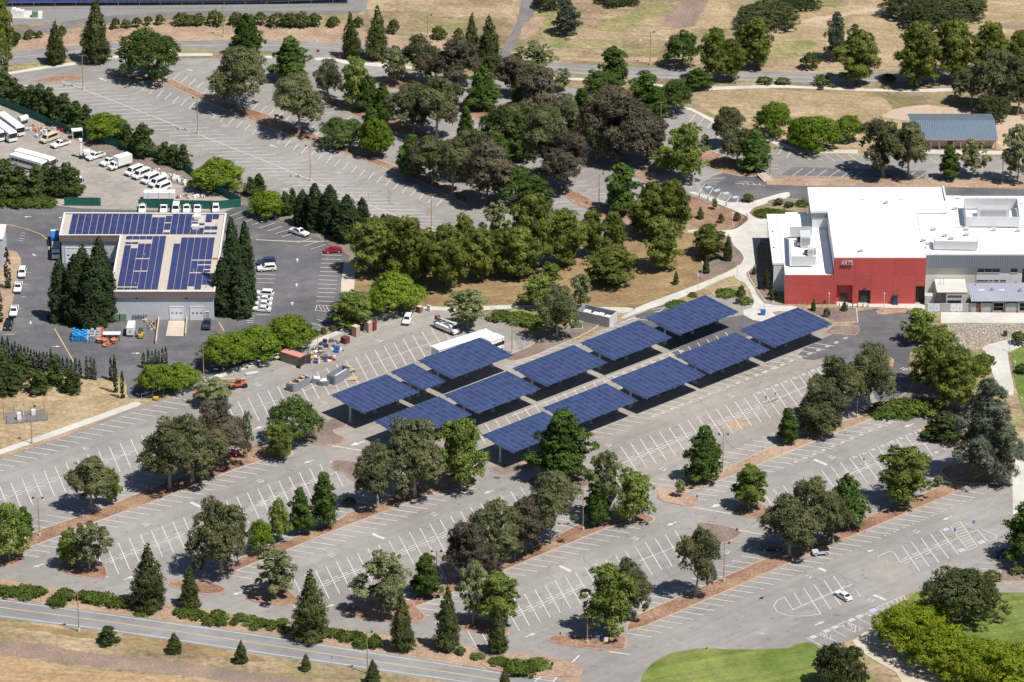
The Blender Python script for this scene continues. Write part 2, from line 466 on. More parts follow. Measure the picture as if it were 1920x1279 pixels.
for i, (lab, pts) in enumerate((
    ('bright weedy patch beside the blue pine', gt('13', 190, 150, 280, 150, 300, 240, 420, 290, 400, 330, 270, 340, 200, 230)),
    ('greenish band crossing the dry field', gt('13', 600, 150, 830, 95, 1100, 30, 1140, 60, 850, 170, 640, 230, 590, 200)),
    ('green grass beside the upper road lamp', gt('13', 780, 350, 1040, 335, 1060, 365, 820, 395)),
    ('olive weedy slope right of the tall bright pines', gt('14', 60, 330, 200, 290, 420, 280, 430, 360, 200, 430, 80, 400)),
    ('green verge strip under the upper left conifers', gt('11', 50, 470, 500, 415, 560, 425, 300, 470, 50, 505)),
    ('green grass strip beside the sidewalk kink', gt('11', 1280, 350, 1490, 355, 1490, 375, 1290, 378)))):
    S('grass_patch', lab, pts, .016 + i * .001, 'greenish', 1, .4, seed=i)
# bottom field
S('ploughed_field', 'grey brown ploughed strip in the bottom field', gt('41', -300, 960, 0, 985, 300, 1010, 560, 1060, 1100, 1120, 1500, 1170, 1880, 1225, 2600, 1340, 2600, 1400, 1400, 1245, 900, 1195, 500, 1150, 200, 1112, 0, 1088, -300, 1060), .012, 'plough', 0, .4)
S('straw_field', 'golden straw in the bottom left corner', gt('41', -300, 1075, 0, 1100, 200, 1122, 500, 1165, 900, 1215, 1400, 1262, 1700, 1300, 1400, 1500, -300, 1500), .010, 'ochre', 0, .5)
S('road_verge', 'reddish verge between the car park and the road', [(-120, 1062), (0, 1080), (141, 1107), (314, 1128), (480, 1153), (735, 1189), (852, 1205), (953, 1223), (1072, 1240), (1092, 1262), (1090, 1300), (980, 1276), (480, 1196), (0, 1128), (-120, 1112)], .008, 'soil', 0, .3)

# roads
def road(name, label, upper, lower, centre, wu, wl, m='asphaltroad', z=.02):
    o = tag(MB().prism(spline(upper) + spline(lower)[::-1], -.05, z).build(name, m), label, kind='structure')
    for nm, ln, mm, w in (('edge_line', wu, 'paint', .2), ('edge_line', wl, 'paint', .2), ('centre_line', centre, 'paintyellow', .32)):
        if ln: ribbon(MB(), spline(ln), w, z + .008).build(nm, mm, o)
    return o
road('lower_road', 'grey two lane road with yellow centre line along the bottom',
     [(-160, 1101), (0, 1122), (240, 1154.5), (480, 1188), (730, 1226), (980, 1265), (1300, 1318)],
     [(-160, 1139), (0, 1159), (240, 1189), (480, 1226), (825, 1276), (1100, 1318), (1300, 1350)],
     [(-160, 1119), (0, 1139), (240, 1171), (480, 1206), (730, 1244), (932, 1275), (1300, 1335)],
     [(-160, 1105), (0, 1125.5), (240, 1158), (480, 1191.5), (730, 1230), (980, 1268.6), (1040, 1278)],
     [(-160, 1135), (0, 1155), (240, 1186), (480, 1222), (825, 1271.5), (1100, 1313), (1300, 1345)])
road('upper_road', 'grey two lane road with yellow centre line along the top',
     [(-160, 122), (13, 98), (149, 85), (239, 80), (346, 77), (480, 75), (640, 82), (746, 89), (900, 104), (1042, 117), (1199, 126), (1460, 134), (1580, 137), (1750, 132), (2000, 122)],
     [(-160, 150), (11, 123), (88, 114), (149, 106), (229, 102), (343, 95), (480, 95), (573, 99), (719, 109), (900, 121), (1042, 136), (1199, 146), (1460, 154), (1580, 155), (1750, 152), (2000, 144)],
     [(-160, 136), (12, 110), (88, 102), (149, 95.5), (239, 90), (343, 86), (480, 84), (620, 90), (719, 98.5), (900, 112), (1042, 126), (1199, 136), (1460, 144), (1580, 146), (1750, 142), (2000, 133)],
     None, [(700, 106), (900, 119), (1042, 133), (1199, 143.5), (1460, 151.5), (1580, 152.5), (1750, 149.5)])

# car parks
upper = S('upper_parking_lot', 'upper car park with angled bays under the big trees',
  [(-120, 158), (12, 138), (100, 123), (165, 116), (225, 109), (400, 110), (480, 106), (545, 97), (592, 97), (620, 108), (700, 122), (760, 132), (900, 148), (1040, 160), (1090, 168), (1200, 195), (1285, 203), (1400, 255), (1450, 278), (1510, 291), (1700, 291), (2000, 297), (2000, 338), (1440, 332), (1395, 350), (1330, 385), (1262, 350), (1215, 362), (1190, 398), (1160, 440), (1100, 478), (1000, 500), (850, 470), (720, 470), (640, 445), (560, 402), (470, 356), (380, 330), (250, 270), (150, 224), (60, 182), (-120, 100)], .022, 'asphalt')
main = S('main_parking_lot', 'large main car park with angled bays in the foreground',
  [(-160, 915), (0, 861), (252, 766), (300, 752), (330, 742), (500, 674), (620, 860), (700, 850), (1000, 880), (1130, 940), (1300, 915), (1450, 845), (1600, 785), (1645, 770), (1752, 780), (1800, 838), (1900, 880), (1900, 965), (1930, 1085), (1860, 1092), (1720, 1107), (1695, 1118), (1640, 1182), (1547, 1220), (1505, 1203), (1470, 1217), (1310, 1216), (1260, 1223), (1225, 1241), (1203, 1268), (1195, 1330), (1090, 1315), (1088, 1264), (1072, 1243), (1018, 1232), (960, 1228), (852, 1208), (735, 1192), (480, 1157), (314, 1131), (141, 1110), (0, 1084), (-160, 1056)], .022, 'asphalt')
solar = S('canopy_parking_lot', 'sun bleached car park around the solar canopies',
  [(498, 674), (572, 651), (690, 606), (746, 587), (800, 576), (850, 580), (932, 590), (1000, 640), (1090, 640), (1190, 588), (1390, 545), (1560, 608), (1622, 652), (1650, 765), (1600, 787), (1450, 847), (1300, 917), (1130, 942), (1000, 882), (700, 852), (620, 862)], .028, 'asphalt2')
S('drive', 'newer dark asphalt drive right of the canopies', [(1607, 576), (1735, 586), (1742, 606), (1765, 612), (1760, 640), (1708, 652), (1702, 690), (1712, 722), (1690, 742), (1645, 764), (1628, 700), (1560, 668), (1515, 678), (1490, 662), (1565, 624), (1607, 610)], .036, 'darkasphalt', 1)
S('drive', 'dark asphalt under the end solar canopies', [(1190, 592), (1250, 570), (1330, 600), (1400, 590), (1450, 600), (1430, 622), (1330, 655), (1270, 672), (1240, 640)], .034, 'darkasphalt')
S('rear_drive', 'dark asphalt drive behind the white roofed arts building', [(1300, 352), (1345, 325), (1400, 322), (1440, 345), (2000, 356), (2000, 374), (1420, 374), (1398, 372), (1385, 388)], .034, 'darkasphalt', 1)
S('patched_bays', 'dark resurfaced bays in front of the long shed', gt('14', 165, 1235, 250, 1178, 700, 1190, 1200, 1208, 1180, 1262, 700, 1248), .034, 'darkasphalt')
S('service_yard', 'dusty service yard full of parked buses and trucks', [(-120, 180), (0, 200), (60, 218), (150, 268), (250, 322), (330, 345), (430, 367), (462, 385), (440, 402), (-120, 402)], .014, 'yard', 0, .3)
yard = S('maintenance_lot', 'dark asphalt lot around the maintenance building',
  [(-120, 380), (110, 386), (150, 391), (250, 394), (420, 398), (455, 383), (490, 396), (560, 427), (640, 470), (657, 482), (642, 540), (634, 600), (600, 622), (540, 652), (380, 716), (262, 748), (236, 746), (232, 708), (180, 711), (150, 700), (100, 692), (30, 692), (-120, 680)], .026, 'darkasphalt')
S('dry_slope', 'dry grass slope with the fenced pump enclosure', [(-120, 690), (30, 694), (100, 702), (150, 708), (234, 712), (240, 745), (254, 756), (0, 846), (-120, 890)], .030, 'gold', 0, .25)
S('planting_strip', 'tan planted strip with cypress beside the left drive', [(-60, 470), (20, 468), (37, 478), (41, 500), (30, 540), (20, 580), (8, 625), (-60, 640)], .12, 'soil', 1)
S('hedge_bank', 'brown earth under the hedge between yard and upper lot', [(-120, 120), (40, 178), (150, 226), (250, 274), (380, 334), (470, 360), (560, 405), (640, 450), (720, 478), (690, 505), (655, 480), (560, 424), (490, 394), (455, 382), (330, 345), (250, 321), (150, 266), (60, 216), (-120, 160)], .040, 'brownmulch', 0, .3)
S('dry_lawn', 'brown dry lawn under the pine grove', [(655, 482), (700, 500), (850, 478), (1000, 505), (1100, 482), (1160, 445), (1215, 430), (1290, 438), (1345, 440), (1385, 465), (1391, 490), (1372, 508), (1190, 578), (960, 570), (850, 576), (790, 573), (745, 585), (690, 600), (640, 606), (648, 545)], .034, 'drylawn', 0, .2)
S('mulch_slope', 'rust coloured mulch slope with young saplings', gt('23', 1230, 170, 1290, 185, 1560, 290, 1645, 318, 1655, 348, 1570, 412, 1280, 414, 1240, 300), .044, 'mulch', 1)
S('mulch_slope', 'grey brown mulch around the slim conifer by the path bend', gt('23', 1430, 470, 1540, 480, 1620, 580, 1632, 640, 1560, 690, 1330, 780, 1290, 740, 1400, 600), .044, 'brownmulch', 1)

# concrete walks
W = lambda lab, px, m='concrete', sm=1, z=.11: S('footpath', lab, px, z, m, sm)
W('curved concrete plaza left of the arts building', gt('23', 1240, 445, 1240, 416, 1500, 424, 1570, 420, 1668, 356, 1660, 326, 1560, 280, 1290, 172, 1250, 160, 1255, 148, 1310, 158, 1600, 248, 1880, 165, 1960, 150, 1960, 190, 1860, 210, 1650, 282, 1735, 352, 1830, 330, 1830, 480, 1730, 480, 1730, 760, 1680, 700, 1640, 730, 1700, 820, 1740, 900, 1790, 950, 2040, 960, 2040, 1000, 1820, 990, 1880, 1040, 1730, 1075, 1600, 1000, 1720, 960, 1660, 800, 1580, 770, 1560, 730, 1200, 900, 870, 1010, 780, 1050, 760, 1040, 870, 985, 870, 968, 1300, 810, 1560, 700, 1640, 640, 1620, 580, 1550, 520, 1545, 455), sm=1)
W('thin concrete path crossing in front of the pine grove', [(790, 574), (850, 577), (960, 572), (1130, 577), (1192, 577), (1180, 588), (1130, 586), (960, 580), (850, 584), (795, 581)])
W('pale sidewalk diagonal beside the dry slope', [(-120, 878), (0, 843.5), (120, 802), (254, 753.5), (266, 757), (256, 763), (120, 812), (0, 853), (-120, 892)], sm=0)
S('verge_strip', 'narrow tan strip between sidewalk and bays', [(-120, 893), (0, 854), (120, 813), (256, 764), (252, 766.5), (120, 820), (0, 861), (-120, 905)], .09, 'soil', 0)
W('pale concrete strip along the storage fence', [(327, 736), (420, 697), (500, 668), (572, 646), (690, 597), (745, 583), (748, 589), (690, 605), (572, 655), (500, 678), (420, 706), (332, 744)], sm=0)
W('curving pale sidewalk below the upper left road', gt('11', -300, 580, 40, 515, 300, 470, 560, 435, 680, 425, 720, 405, 860, 392, 1280, 378, 1500, 378, 1500, 396, 1290, 398, 860, 410, 740, 420, 560, 455, 300, 490, 40, 530, -300, 600), sm=0)
W('short sidewalk at the upper lot entrance', gt('12', 0, 395, 120, 398, 120, 412, 0, 412), sm=0)
W('red edged sidewalk right of the upper entrance', gt('12', 410, 410, 500, 405, 640, 430, 920, 452, 1100, 470, 1100, 490, 910, 478, 620, 452, 520, 425, 420, 428), sm=0)
W('curved pale footpath below the upper road at right', gt('13', 280, 545, 520, 556, 1010, 595, 1290, 618, 1880, 600, 2200, 618, 2500, 628, 2900, 632, 3150, 620, 3420, 585, 3420, 602, 3150, 645, 2900, 652, 2500, 645, 2200, 632, 1880, 620, 1290, 640, 1010, 610, 520, 572, 280, 562), sm=0)
W('sidewalk along the golden field edge', gt('13', 1200, 755, 1260, 762, 1440, 850, 1700, 930, 1900, 1010, 2060, 1060, 2440, 1058, 2440, 1085, 2040, 1080, 1880, 1032, 1680, 950, 1420, 870, 1260, 782, 1200, 770), sm=0)
W('sidewalk in front of the long shed', gt('14', 1150, 1060, 1881, 1070, 1960, 1072, 1960, 1095, 1881, 1094, 1150, 1088), sm=0)
W('wide concrete apron before the service yard gates', [(1764, 586), (2000, 588), (2000, 607), (1764, 606)], sm=0)
W('concrete path bending past the pebble bed', [(1838, 655), (1860, 643), (1920, 632), (2000, 628), (2000, 645), (1888, 652), (1893, 690), (1904, 740), (1886, 742), (1858, 700), (1850, 660)])
W('concrete slab at the right edge', [(1898, 905), (1905, 856), (2000, 850), (2000, 968), (1899, 966)], sm=0)
W('diagonal concrete walk beside the yellow green trees', [(1598, 1203), (1632, 1178), (1648, 1182), (1700, 1222), (1800, 1300), (1720, 1330), (1680, 1262), (1612, 1222)], 'tanpave', 0)
W('grey path at the lower right corner', [(1868, 1096), (2000, 1097), (2000, 1113), (1868, 1112)], 'asphalt2', 0)
W('beige walkway beside the staff bays', gt('22', 620, 650, 705, 655, 690, 850, 600, 890, 600, 800), 'tanpave', 0)
W('loading ramp slab before the white garage doors', gt('21', 1190, 1060, 1300, 1060, 1310, 1170, 1170, 1168), 'tanpave', 0, .08)
W('wide mulch edged path beside the entrance canopy', gt('24', 560, 920, 950, 940, 1180, 940, 1180, 985, 960, 975, 850, 965, 560, 955), 'concrete', 0)
W('equipment slab with transformer in the gravel area', gt('11', 60, 75, 300, 80, 298, 136, 60, 130), 'concrete', 0, .15)
# lawns
S('lawn', 'mown green lawn at bottom centre right', [(1194, 1340), (1200, 1272), (1222, 1244), (1260, 1225), (1312, 1218), (1470, 1219), (1505, 1205), (1522, 1205), (1545, 1222), (1600, 1250), (1720, 1340)], .10, 'lawn', 1)
S('lawn', 'shaded green lawn at the right bottom edge', [(1690, 1140), (1712, 1112), (1740, 1106), (1866, 1113), (2000, 1114), (2000, 1340), (1810, 1310), (1650, 1184)], .10, 'lawn', 1)
S('groundcover_slope', 'dark green slope beside the path at right', [(1815, 665), (1850, 660), (1856, 720), (1880, 745), (1870, 800), (1800, 740), (1800, 690)], .10, 'greenish', 1)
S('groundcover_slope', 'green planting at the right edge above the slab', [(1893, 640), (2000, 635), (2000, 800), (1925, 790), (1905, 730)], .10, 'lawn', 1)
S('pebble_bed', 'pale pebble bed beside the concrete apron', [(1764, 608), (2000, 609), (2000, 627), (1920, 630), (1860, 641), (1838, 654), (1790, 662), (1768, 655), (1758, 640)], .10, 'stone', 0)

# planted islands with kerbs (from back to front)
T = gt
bed('mulch_island', 'long mulch strip between the upper lot bay rows', T('11', 785, 520, 900, 530, 1230, 572, 1400, 652, 1880, 812) + T('12', 330, 922, 520, 992, 720, 1082, 1180, 1240, 1500, 1400, 1480, 1440, 1180, 1285, 900, 1185, 500, 1035, 260, 962, 0, 872) + T('11', 1740, 832, 1450, 716, 1170, 592, 800, 548), 'mulch', 'kerb', 0)
bed('mulch_island', 'small mulch island at the top left lot end', T('11', 225, 575, 330, 550, 480, 538, 590, 545, 560, 560, 380, 578), 'mulch', 'kerbred')
bed('mulch_island', 'mulch strip under the grey eucalyptus in the upper lot', T('12', 440, 708, 530, 685, 700, 745, 900, 805, 1270, 962, 1255, 1005, 1180, 1012, 850, 880, 640, 792), 'mulch', 'kerb')
bed('mulch_island', 'mulch island under the pale upper sycamore', T('12', 820, 550, 1100, 540, 1180, 580, 1000, 640, 850, 590), 'mulch', 'kerbred')
bed('mulch_island', 'mulch strip behind the narrow upper tree', T('12', 1340, 770, 1500, 735, 1640, 760, 1700, 830, 1560, 850, 1420, 790), 'mulch', 'kerb')
bed('mulch_island', 'mulch island with young tree right of big brown eucalyptus', T('13', 1120, 980, 1330, 1040, 1520, 1110, 1740, 1200, 1730, 1250, 1560, 1240, 1350, 1170, 1130, 1010), 'mulch', 'kerb')
bed('mulch_island', 'rust mulch island near the lamp in the upper lot', T('23', 385, 130, 500, 180, 610, 245, 860, 250, 910, 275, 900, 300, 820, 362, 640, 362, 600, 295, 390, 205), 'mulch', 'kerbred')
bed('mulch_island', 'rust mulch triangle beside the accessible bays', T('23', 860, 25, 940, 5, 1030, 70, 1020, 110, 930, 70), 'mulch', 'kerbred')
bed('mulch_bank', 'orange brown earth bank behind the arts building', [(1438, 335), (2000, 341), (2000, 354), (1500, 348), (1440, 346)], 'soil', 'kerbred', 0)
bed('mulch_island', 'mulch bed between canopies and generator enclosure', [(948, 668), (985, 655), (1010, 640), (1090, 605), (1150, 588), (1120, 612), (1085, 632), (1040, 650), (1000, 668), (955, 680)], 'brownmulch', 'kerb')
S('groundcover', 'dark green ground cover beside the fenced lot corner', T('23', -120, 1000, 60, 960, 230, 1000, 240, 1120, 180, 1150, 60, 1090, -60, 1050), .12, 'greenish', 1)
bed('mulch_island', 'mulch strip along the first bay row below the dry slope', [(30, 1036), (49, 1007), (77, 993.5), (186, 957.6), (255, 928), (385, 878), (436, 846), (490, 832), (535, 838), (549, 848), (545, 858), (489, 860.6), (292, 939), (199, 971), (60, 1025)], 'mulch', 'kerb')
bed('mulch_island', 'rounded mulch island at the left edge', [(-60, 1030), (0, 1022), (35, 1030), (46, 1048), (30, 1058), (0, 1063), (-60, 1065)], 'mulch', 'kerbred')
bed('mulch_island', 'oval mulch island under the two pale sycamores at left', T('41', 400, 480, 480, 400, 600, 390, 740, 460, 755, 545, 640, 545, 500, 520), 'mulch', 'kerbred')
bed('mulch_island', 'tapered island left of the leaning eucalyptus row', [(311, 1093), (330, 1089), (378, 1090), (422, 1103), (416, 1112), (375, 1114), (338, 1106)], 'mulch', 'kerbred')
bed('mulch_island', 'mulch strip through the second bay row', [(405, 1084), (425, 1064), (457, 1044), (530, 1018), (629, 979), (661, 959), (727, 939), (786, 888), (820, 880), (880, 890), (898, 905), (880, 917), (820, 921), (772, 940), (629, 994), (544, 1029), (489, 1051), (438, 1072)], 'mulch', 'kerb')
bed('mulch_island', 'island under the sycamore in front of the pointed conifers', T('42', -60, 640, 60, 610, 200, 620, 290, 690, 270, 745, 120, 730, -60, 705), 'mulch', 'kerbred')
bed('mulch_island', 'curved island at the end of the third bay row', [(645, 1146), (665, 1128), (767, 1124), (780, 1142), (797, 1156), (790, 1165), (740, 1166), (692, 1160), (655, 1156)], 'mulch', 'kerbred')
bed('mulch_island', 'mulch strip through the third bay row', [(766, 1138), (767, 1123), (857, 1088), (980, 1037), (1042, 1007), (1119, 966), (1165, 955), (1212, 966), (1228, 972), (1220, 980), (1170, 977), (1042, 1029), (980, 1054), (864, 1105), (772, 1141)], 'mulch', 'kerb')
bed('mulch_island', 'island under the twin sycamores near the bottom', T('42', 1430, 900, 1400, 850, 1600, 830, 1780, 900, 1770, 945, 1600, 935), 'mulch', 'kerbred')
bed('mulch_island', 'mulch strip between main lot and right hand lot', [(1174, 1189), (1180, 1165), (1189, 1157), (1263, 1125), (1337, 1093), (1438, 1048), (1548, 1005), (1606, 979), (1739, 925), (1784, 901), (1830, 893), (1822, 909), (1750, 940), (1609, 1000), (1468, 1060), (1327, 1123)], 'mulch', 'kerborange')
bed('mulch_island', 'island with blue sign under the big bottom tree', [(1025, 1198), (1040, 1193), (1090, 1195), (1172, 1190), (1172, 1212), (1165, 1219), (1093, 1215), (1045, 1207)], 'mulch', 'kerbred')
bed('mulch_island', 'straw mulch strip between canopies lot and right rows', [(1279, 930), (1276, 910), (1310, 893), (1359, 880), (1452, 837), (1530, 805), (1603, 785), (1645, 772), (1640, 783), (1619, 792), (1510, 834), (1460, 856)], 'soil', 'kerb')
bed('mulch_island', 'rounded end of the straw mulch strip', [(1234, 925), (1250, 915), (1283, 925), (1312, 938), (1305, 948), (1280, 948), (1236, 938)], 'soil', 'kerbred')
bed('mulch_island', 'triangular dry island near the twin arrows', [(621, 865), (640, 864), (682, 871), (686, 895), (675, 903), (660, 901), (648, 887), (629, 885)], 'brownmulch', 'kerbred')
bed('mulch_island', 'dark mulch at the left end of the canopies', [(556, 822), (594, 800), (629, 783), (655, 792), (645, 800), (618, 810), (650, 823), (635, 833), (600, 836)], 'brownmulch', 'kerbred')
bed('mulch_island', 'mulch at the front corner of the canopies', T('32', 1640, 985, 1700, 950, 1900, 940, 2000, 950, 1900, 1000, 1760, 1018), 'brownmulch', 'kerbred')
bed('mulch_island', 'mulch under the tall tree at the canopy corner', [(985, 905), (1010, 890), (1100, 888), (1112, 905), (1090, 916), (1000, 912)], 'brownmulch', 'kerbred')
bed('mulch_island', 'tear shaped brown island with sign near right lot', [(1306, 984), (1316, 980), (1370, 989), (1390, 999), (1383, 1009), (1347, 1021), (1330, 1003)], 'brownmulch', 'kerbred')
bed('mulch_island', 'mulch island under the pale tree beside double arrows', [(1372, 958), (1395, 943), (1430, 945), (1445, 965), (1428, 974), (1395, 968)], 'mulch', 'kerbred')
bed('mulch_island', 'red kerbed island under the dark shrub near blue pine', T('34', 1165, 690, 1180, 668, 1290, 690, 1400, 720, 1435, 790, 1390, 825, 1340, 800, 1310, 775, 1215, 755), 'mulch', 'kerbred')
bed('mulch_island', 'low island at the lot exit below the blue pine', T('34', 1612, 1090, 1660, 1070, 1770, 1070, 1765, 1100, 1650, 1128), 'brownmulch', 'kerb')
bed('mulch_island', 'wide mulch ground under the big blue pine', [(1760, 880), (1800, 868), (1880, 862), (1900, 880), (1895, 905), (1830, 908), (1780, 902)], 'mulch', 'kerb')
bed('mulch_island', 'mulch bed behind the right hand juniper hedge', [(1640, 778), (1650, 757), (1700, 742), (1715, 715), (1800, 700), (1840, 760), (1800, 800), (1753, 778)], 'brownmulch', 'kerbred')
bed('mulch_island', 'kerbed island in the dark turning drive', T('34', 720, 230, 880, 180, 950, 195, 960, 235, 925, 290, 780, 330), 'soil', 'kerbred')
bed('mulch_island', 'brown mulch bed with saplings before the red wall', T('24', 330, 985, 420, 965, 695, 970, 705, 1070, 540, 1075, 440, 1030), 'brownmulch', 'kerb', 0)
bed('mulch_island', 'brown mulch corner right of the last canopy', T('24', 540, 1100, 705, 1095, 718, 1130, 690, 1160, 470, 1145), 'brownmulch', 'kerbred', 0)
bed('mulch_island', 'small planter beside the loading entrance', T('24', 840, 985, 960, 970, 1180, 985, 1185, 1010, 990, 1000, 860, 1018), 'soil', 'kerbred')
bed('mulch_island', 'island at the road junction with low shrub', T('43', -200, 1080, 0, 1082, 220, 1100, 420, 1140, 490, 1190, 480, 1235, 300, 1240, 0, 1215, -200, 1180), 'soil', 'kerbred')
bed('mulch_island', 'planting beds beside the plaza steps', T('23', 1400, 880, 1480, 830, 1600, 810, 1650, 860, 1680, 930, 1600, 900, 1500, 890), 'greenish', 'kerb')
bed('mulch_island', 'planting around the young shrubs left of red wall', T('23', 1660, 735, 1700, 680, 1760, 800, 1850, 830, 1850, 940, 1790, 930, 1740, 850), 'brownmulch', 'kerb')
bed('mulch_island', 'mulch bed beneath the lower right shrubs', [(1872, 1090), (1880, 1065), (2000, 1060), (2000, 1092)], 'brownmulch', 'kerb', 0)
bed('mulch_island', 'planting strip north of the arts building', T('24', 60, 225, 130, 200, 240, 205, 370, 210, 370, 250, 240, 250, 110, 245), 'brownmulch', 'kerb')

# ---- painted markings
d = lambda x, y: (x / 3.762, y / 3.762)
# main lot: double bay rows, line vectors measured at each end
row(main, c('31', 77, 1073), c('31', 922, 765), 11, d(75, 184), d(78, 176), -4, 13)
row(main, c('41', 835, 297), c('32', 452, 945), 19, d(80, 189), d(88, 180), -2, 20)
row(main, c('42', 418, 490), c('42', 1514, 48), 15, d(98, 200), d(108, 192), -3, 21)
row(main, c('43', 88, 657), c('43', 1150, 210), 15, d(110, 197), d(118, 192), -6, 15)
row(solar, c('33', 768, 820), c('33', 1832, 395), 16, d(115, 176), d(122, 172), -4, 22, z=.042)
row(main, c('34', 452, 983), c('34', 1109, 711), 10, d(128, 178), d(132, 174), -7, 10)
row(main, c('44', 1020, 320), c('44', 1288, 206), 4, d(125, 176), d(130, 174))
row(main, c('44', 330, 620), c('44', 537, 530), 3, d(118, 180), d(124, 178))
row(solar, c('32', 360, 315), c('32', 1105, 35), 11, d(86, 165), d(92, 158), -8, 14, z=.042)
# single rows
row(main, c('31', 20, 908), c('31', 930, 580), 12, d(165, 25), d(170, 26), -3, 16)
row(main, (49 - 44, 1008 - 7), (436 - 46, 846 - 7), 19, (44, 7), (46, 7))
row(main, c('41', 180, 340), c('31', 1790, 932), 21, d(175, 26), d(172, 26), -1, 22)
row(main, (425 - 47, 1066 - 7), (770 - 47, 906 - 7), 17, (46, 7), (46, 7), -2)
row(main, c('42', 240, 347), c('32', 1250, 1150), 14, d(178, 27), d(172, 25), -6, 16)
row(main, (767 - 46, 1125 - 7), (1110 - 46, 972 - 7), 18, (45, 7), (45, 7), 0)
row(main, c('43', 75, 443), c('43', 735, 173), 9, d(174, 26), d(170, 26), -11, 9)
row(main, (1189 - 46, 1159 - 7), (1438 - 47, 1050 - 7), 13, (46, 7), (47, 7), 0, 20)
row(main, c('43', 810, 935), c('44', 1240, 12), 31, d(178, 27), d(168, 24), 0, 34)
row(main, c('34', 20, 948), c('34', 750, 650), 11, d(172, 23), d(170, 22), -8, 13)
row(solar, c('33', 970, 1075), c('33', 1700, 775), 11, d(168, 20), d(165, 25), -1, 20, z=.042)
# bays on the open edge of the canopies, and between the two canopy blocks
row(solar, c('33', 575, 712), c('33', 1240, 447), 10, d(142, 20), d(140, 20), -2, 24, z=.042)
row(solar, c('33', 20, 575), c('33', 640, 340), 9, d(75, 110), d(75, 105), -6, 22, z=.042)
row(solar, c('33', 20, 225), c('33', 640, -10), 9, d(120, 15), d(120, 15), -4, 12, z=.042)
# centre lines of the double rows
def centre(parent, px, w=.22, z=.044, m='paint', name='centre_line'):
    p = [G(*q).to_2d() for q in px]
    ribbon(MB(), p, w, z).build(name, m, parent)
centre(main, [c('31', 0, 1195), c('31', 490, 1020)]); centre(main, [c('31', 690, 940), c('31', 960, 845)])
centre(main, [c('41', 740, 440), c('41', 1310, 230)]); centre(main, [c('41', 1650, 100), c('41', 1880, 12)])
centre(main, [c('32', 0, 1230), c('32', 560, 1000)]); centre(main, [c('42', 440, 605), c('42', 780, 465)])
centre(main, [c('42', 980, 385), c('42', 1420, 205)]); centre(main, [c('43', 0, 815), c('43', 520, 595)])
centre(main, [c('43', 900, 425), c('43', 1180, 315)]); centre(solar, [c('33', 780, 935), c('33', 1880, 480)], z=.050)
centre(solar, [c('34', 0, 545), c('34', 340, 395)], z=.050); centre(main, [c('34', 610, 1030), c('34', 1215, 770)])
centre(main, [c('44', 1010, 435), c('44', 1420, 262)]); centre(main, [c('44', 250, 770), c('44', 668, 590), c('44', 730, 680)], m='paint')
centre(solar, [c('32', 0, 540), c('32', 150, 490)], .15, .050); centre(solar, [c('32', 330, 430), c('32', 560, 330)], .15, .050); centre(solar, [c('32', 690, 280), c('32', 1300, 62)], .15, .050)
centre(solar, [c('33', 0, 600), c('33', 1180, 130)], .2, .050); centre(solar, [c('33', 0, 940), c('33', 1880, 190)], .15, .05, 'kerb')
# wheel stop dashes in pairs beside each centre line
def stops(parent, A, B, n, off=.9, z=.05, m='paint', L=.95):
    a, b = G(*A).to_2d(), G(*B).to_2d()
    u = (b - a).normalized(); nn = Vector((-u.y, u.x))
    for i in range(n + 1):
        p = a.lerp(b, i / n)
        for sgn in (-1, 1):
            q = p + nn * off * sgn + u * .5 * sgn
            stripe(parent, q - u * L, q + u * L, .2, z, m, 'wheel_stop')
stops(main, c('31', 40, 1180), c('31', 470, 1025), 5); stops(main, c('31', 740, 925), c('31', 900, 865), 2)
stops(main, c('41', 790, 420), c('41', 1260, 245), 6); stops(main, c('41', 1700, 80), c('41', 1860, 20), 2)
stops(main, c('32', 40, 1215), c('32', 480, 1035), 6); stops(main, c('42', 500, 580), c('42', 760, 475), 4)
stops(main, c('42', 1030, 365), c('42', 1390, 215), 5); stops(main, c('43', 60, 790), c('43', 480, 612), 6)
stops(solar, c('33', 850, 905), c('33', 1860, 487), 15, z=.052); stops(main, c('34', 640, 1015), c('34', 1180, 785), 8); stops(main, c('44', 1050, 420), c('44', 1340, 295), 4)
# upper lot
row(upper, c('11', 310, 608), c('22', 200, 82), 30, d(362, -25), d(430, -3), 0, 45)
row(upper, c('11', 935, 550), c('22', 1010, 85), 33, d(-45, 48), d(-40, 48), -2, 38)
row(upper, c('11', 1270, 515), c('12', 415, 880), 17, d(-48, 48), d(-48, 52), -1, 24)
centre(upper, [c('11', 440, 575), c('11', 1000, 790), c('11', 1880, 1140), c('22', 500, 118), c('22', 1010, 328), c('22', 1300, 450)], .24)
segs(upper, '12', [(40, 605, 140, 598), (45, 640, 150, 632), (530, 650, 610, 640), (545, 672, 615, 668), (410, 770, 540, 765), (455, 800, 545, 795), (575, 590, 640, 575), (640, 850, 700, 800), (720, 1065, 770, 1010), (845, 1100, 880, 1060), (1315, 962, 1420, 958), (1350, 990, 1445, 985), (1330, 940, 1400, 934), (1450, 715, 1495, 668), (1365, 840, 1410, 792), (1310, 815, 1340, 785), (1530, 915, 1580, 865), (1800, 850, 1830, 810)], name='stall_line')
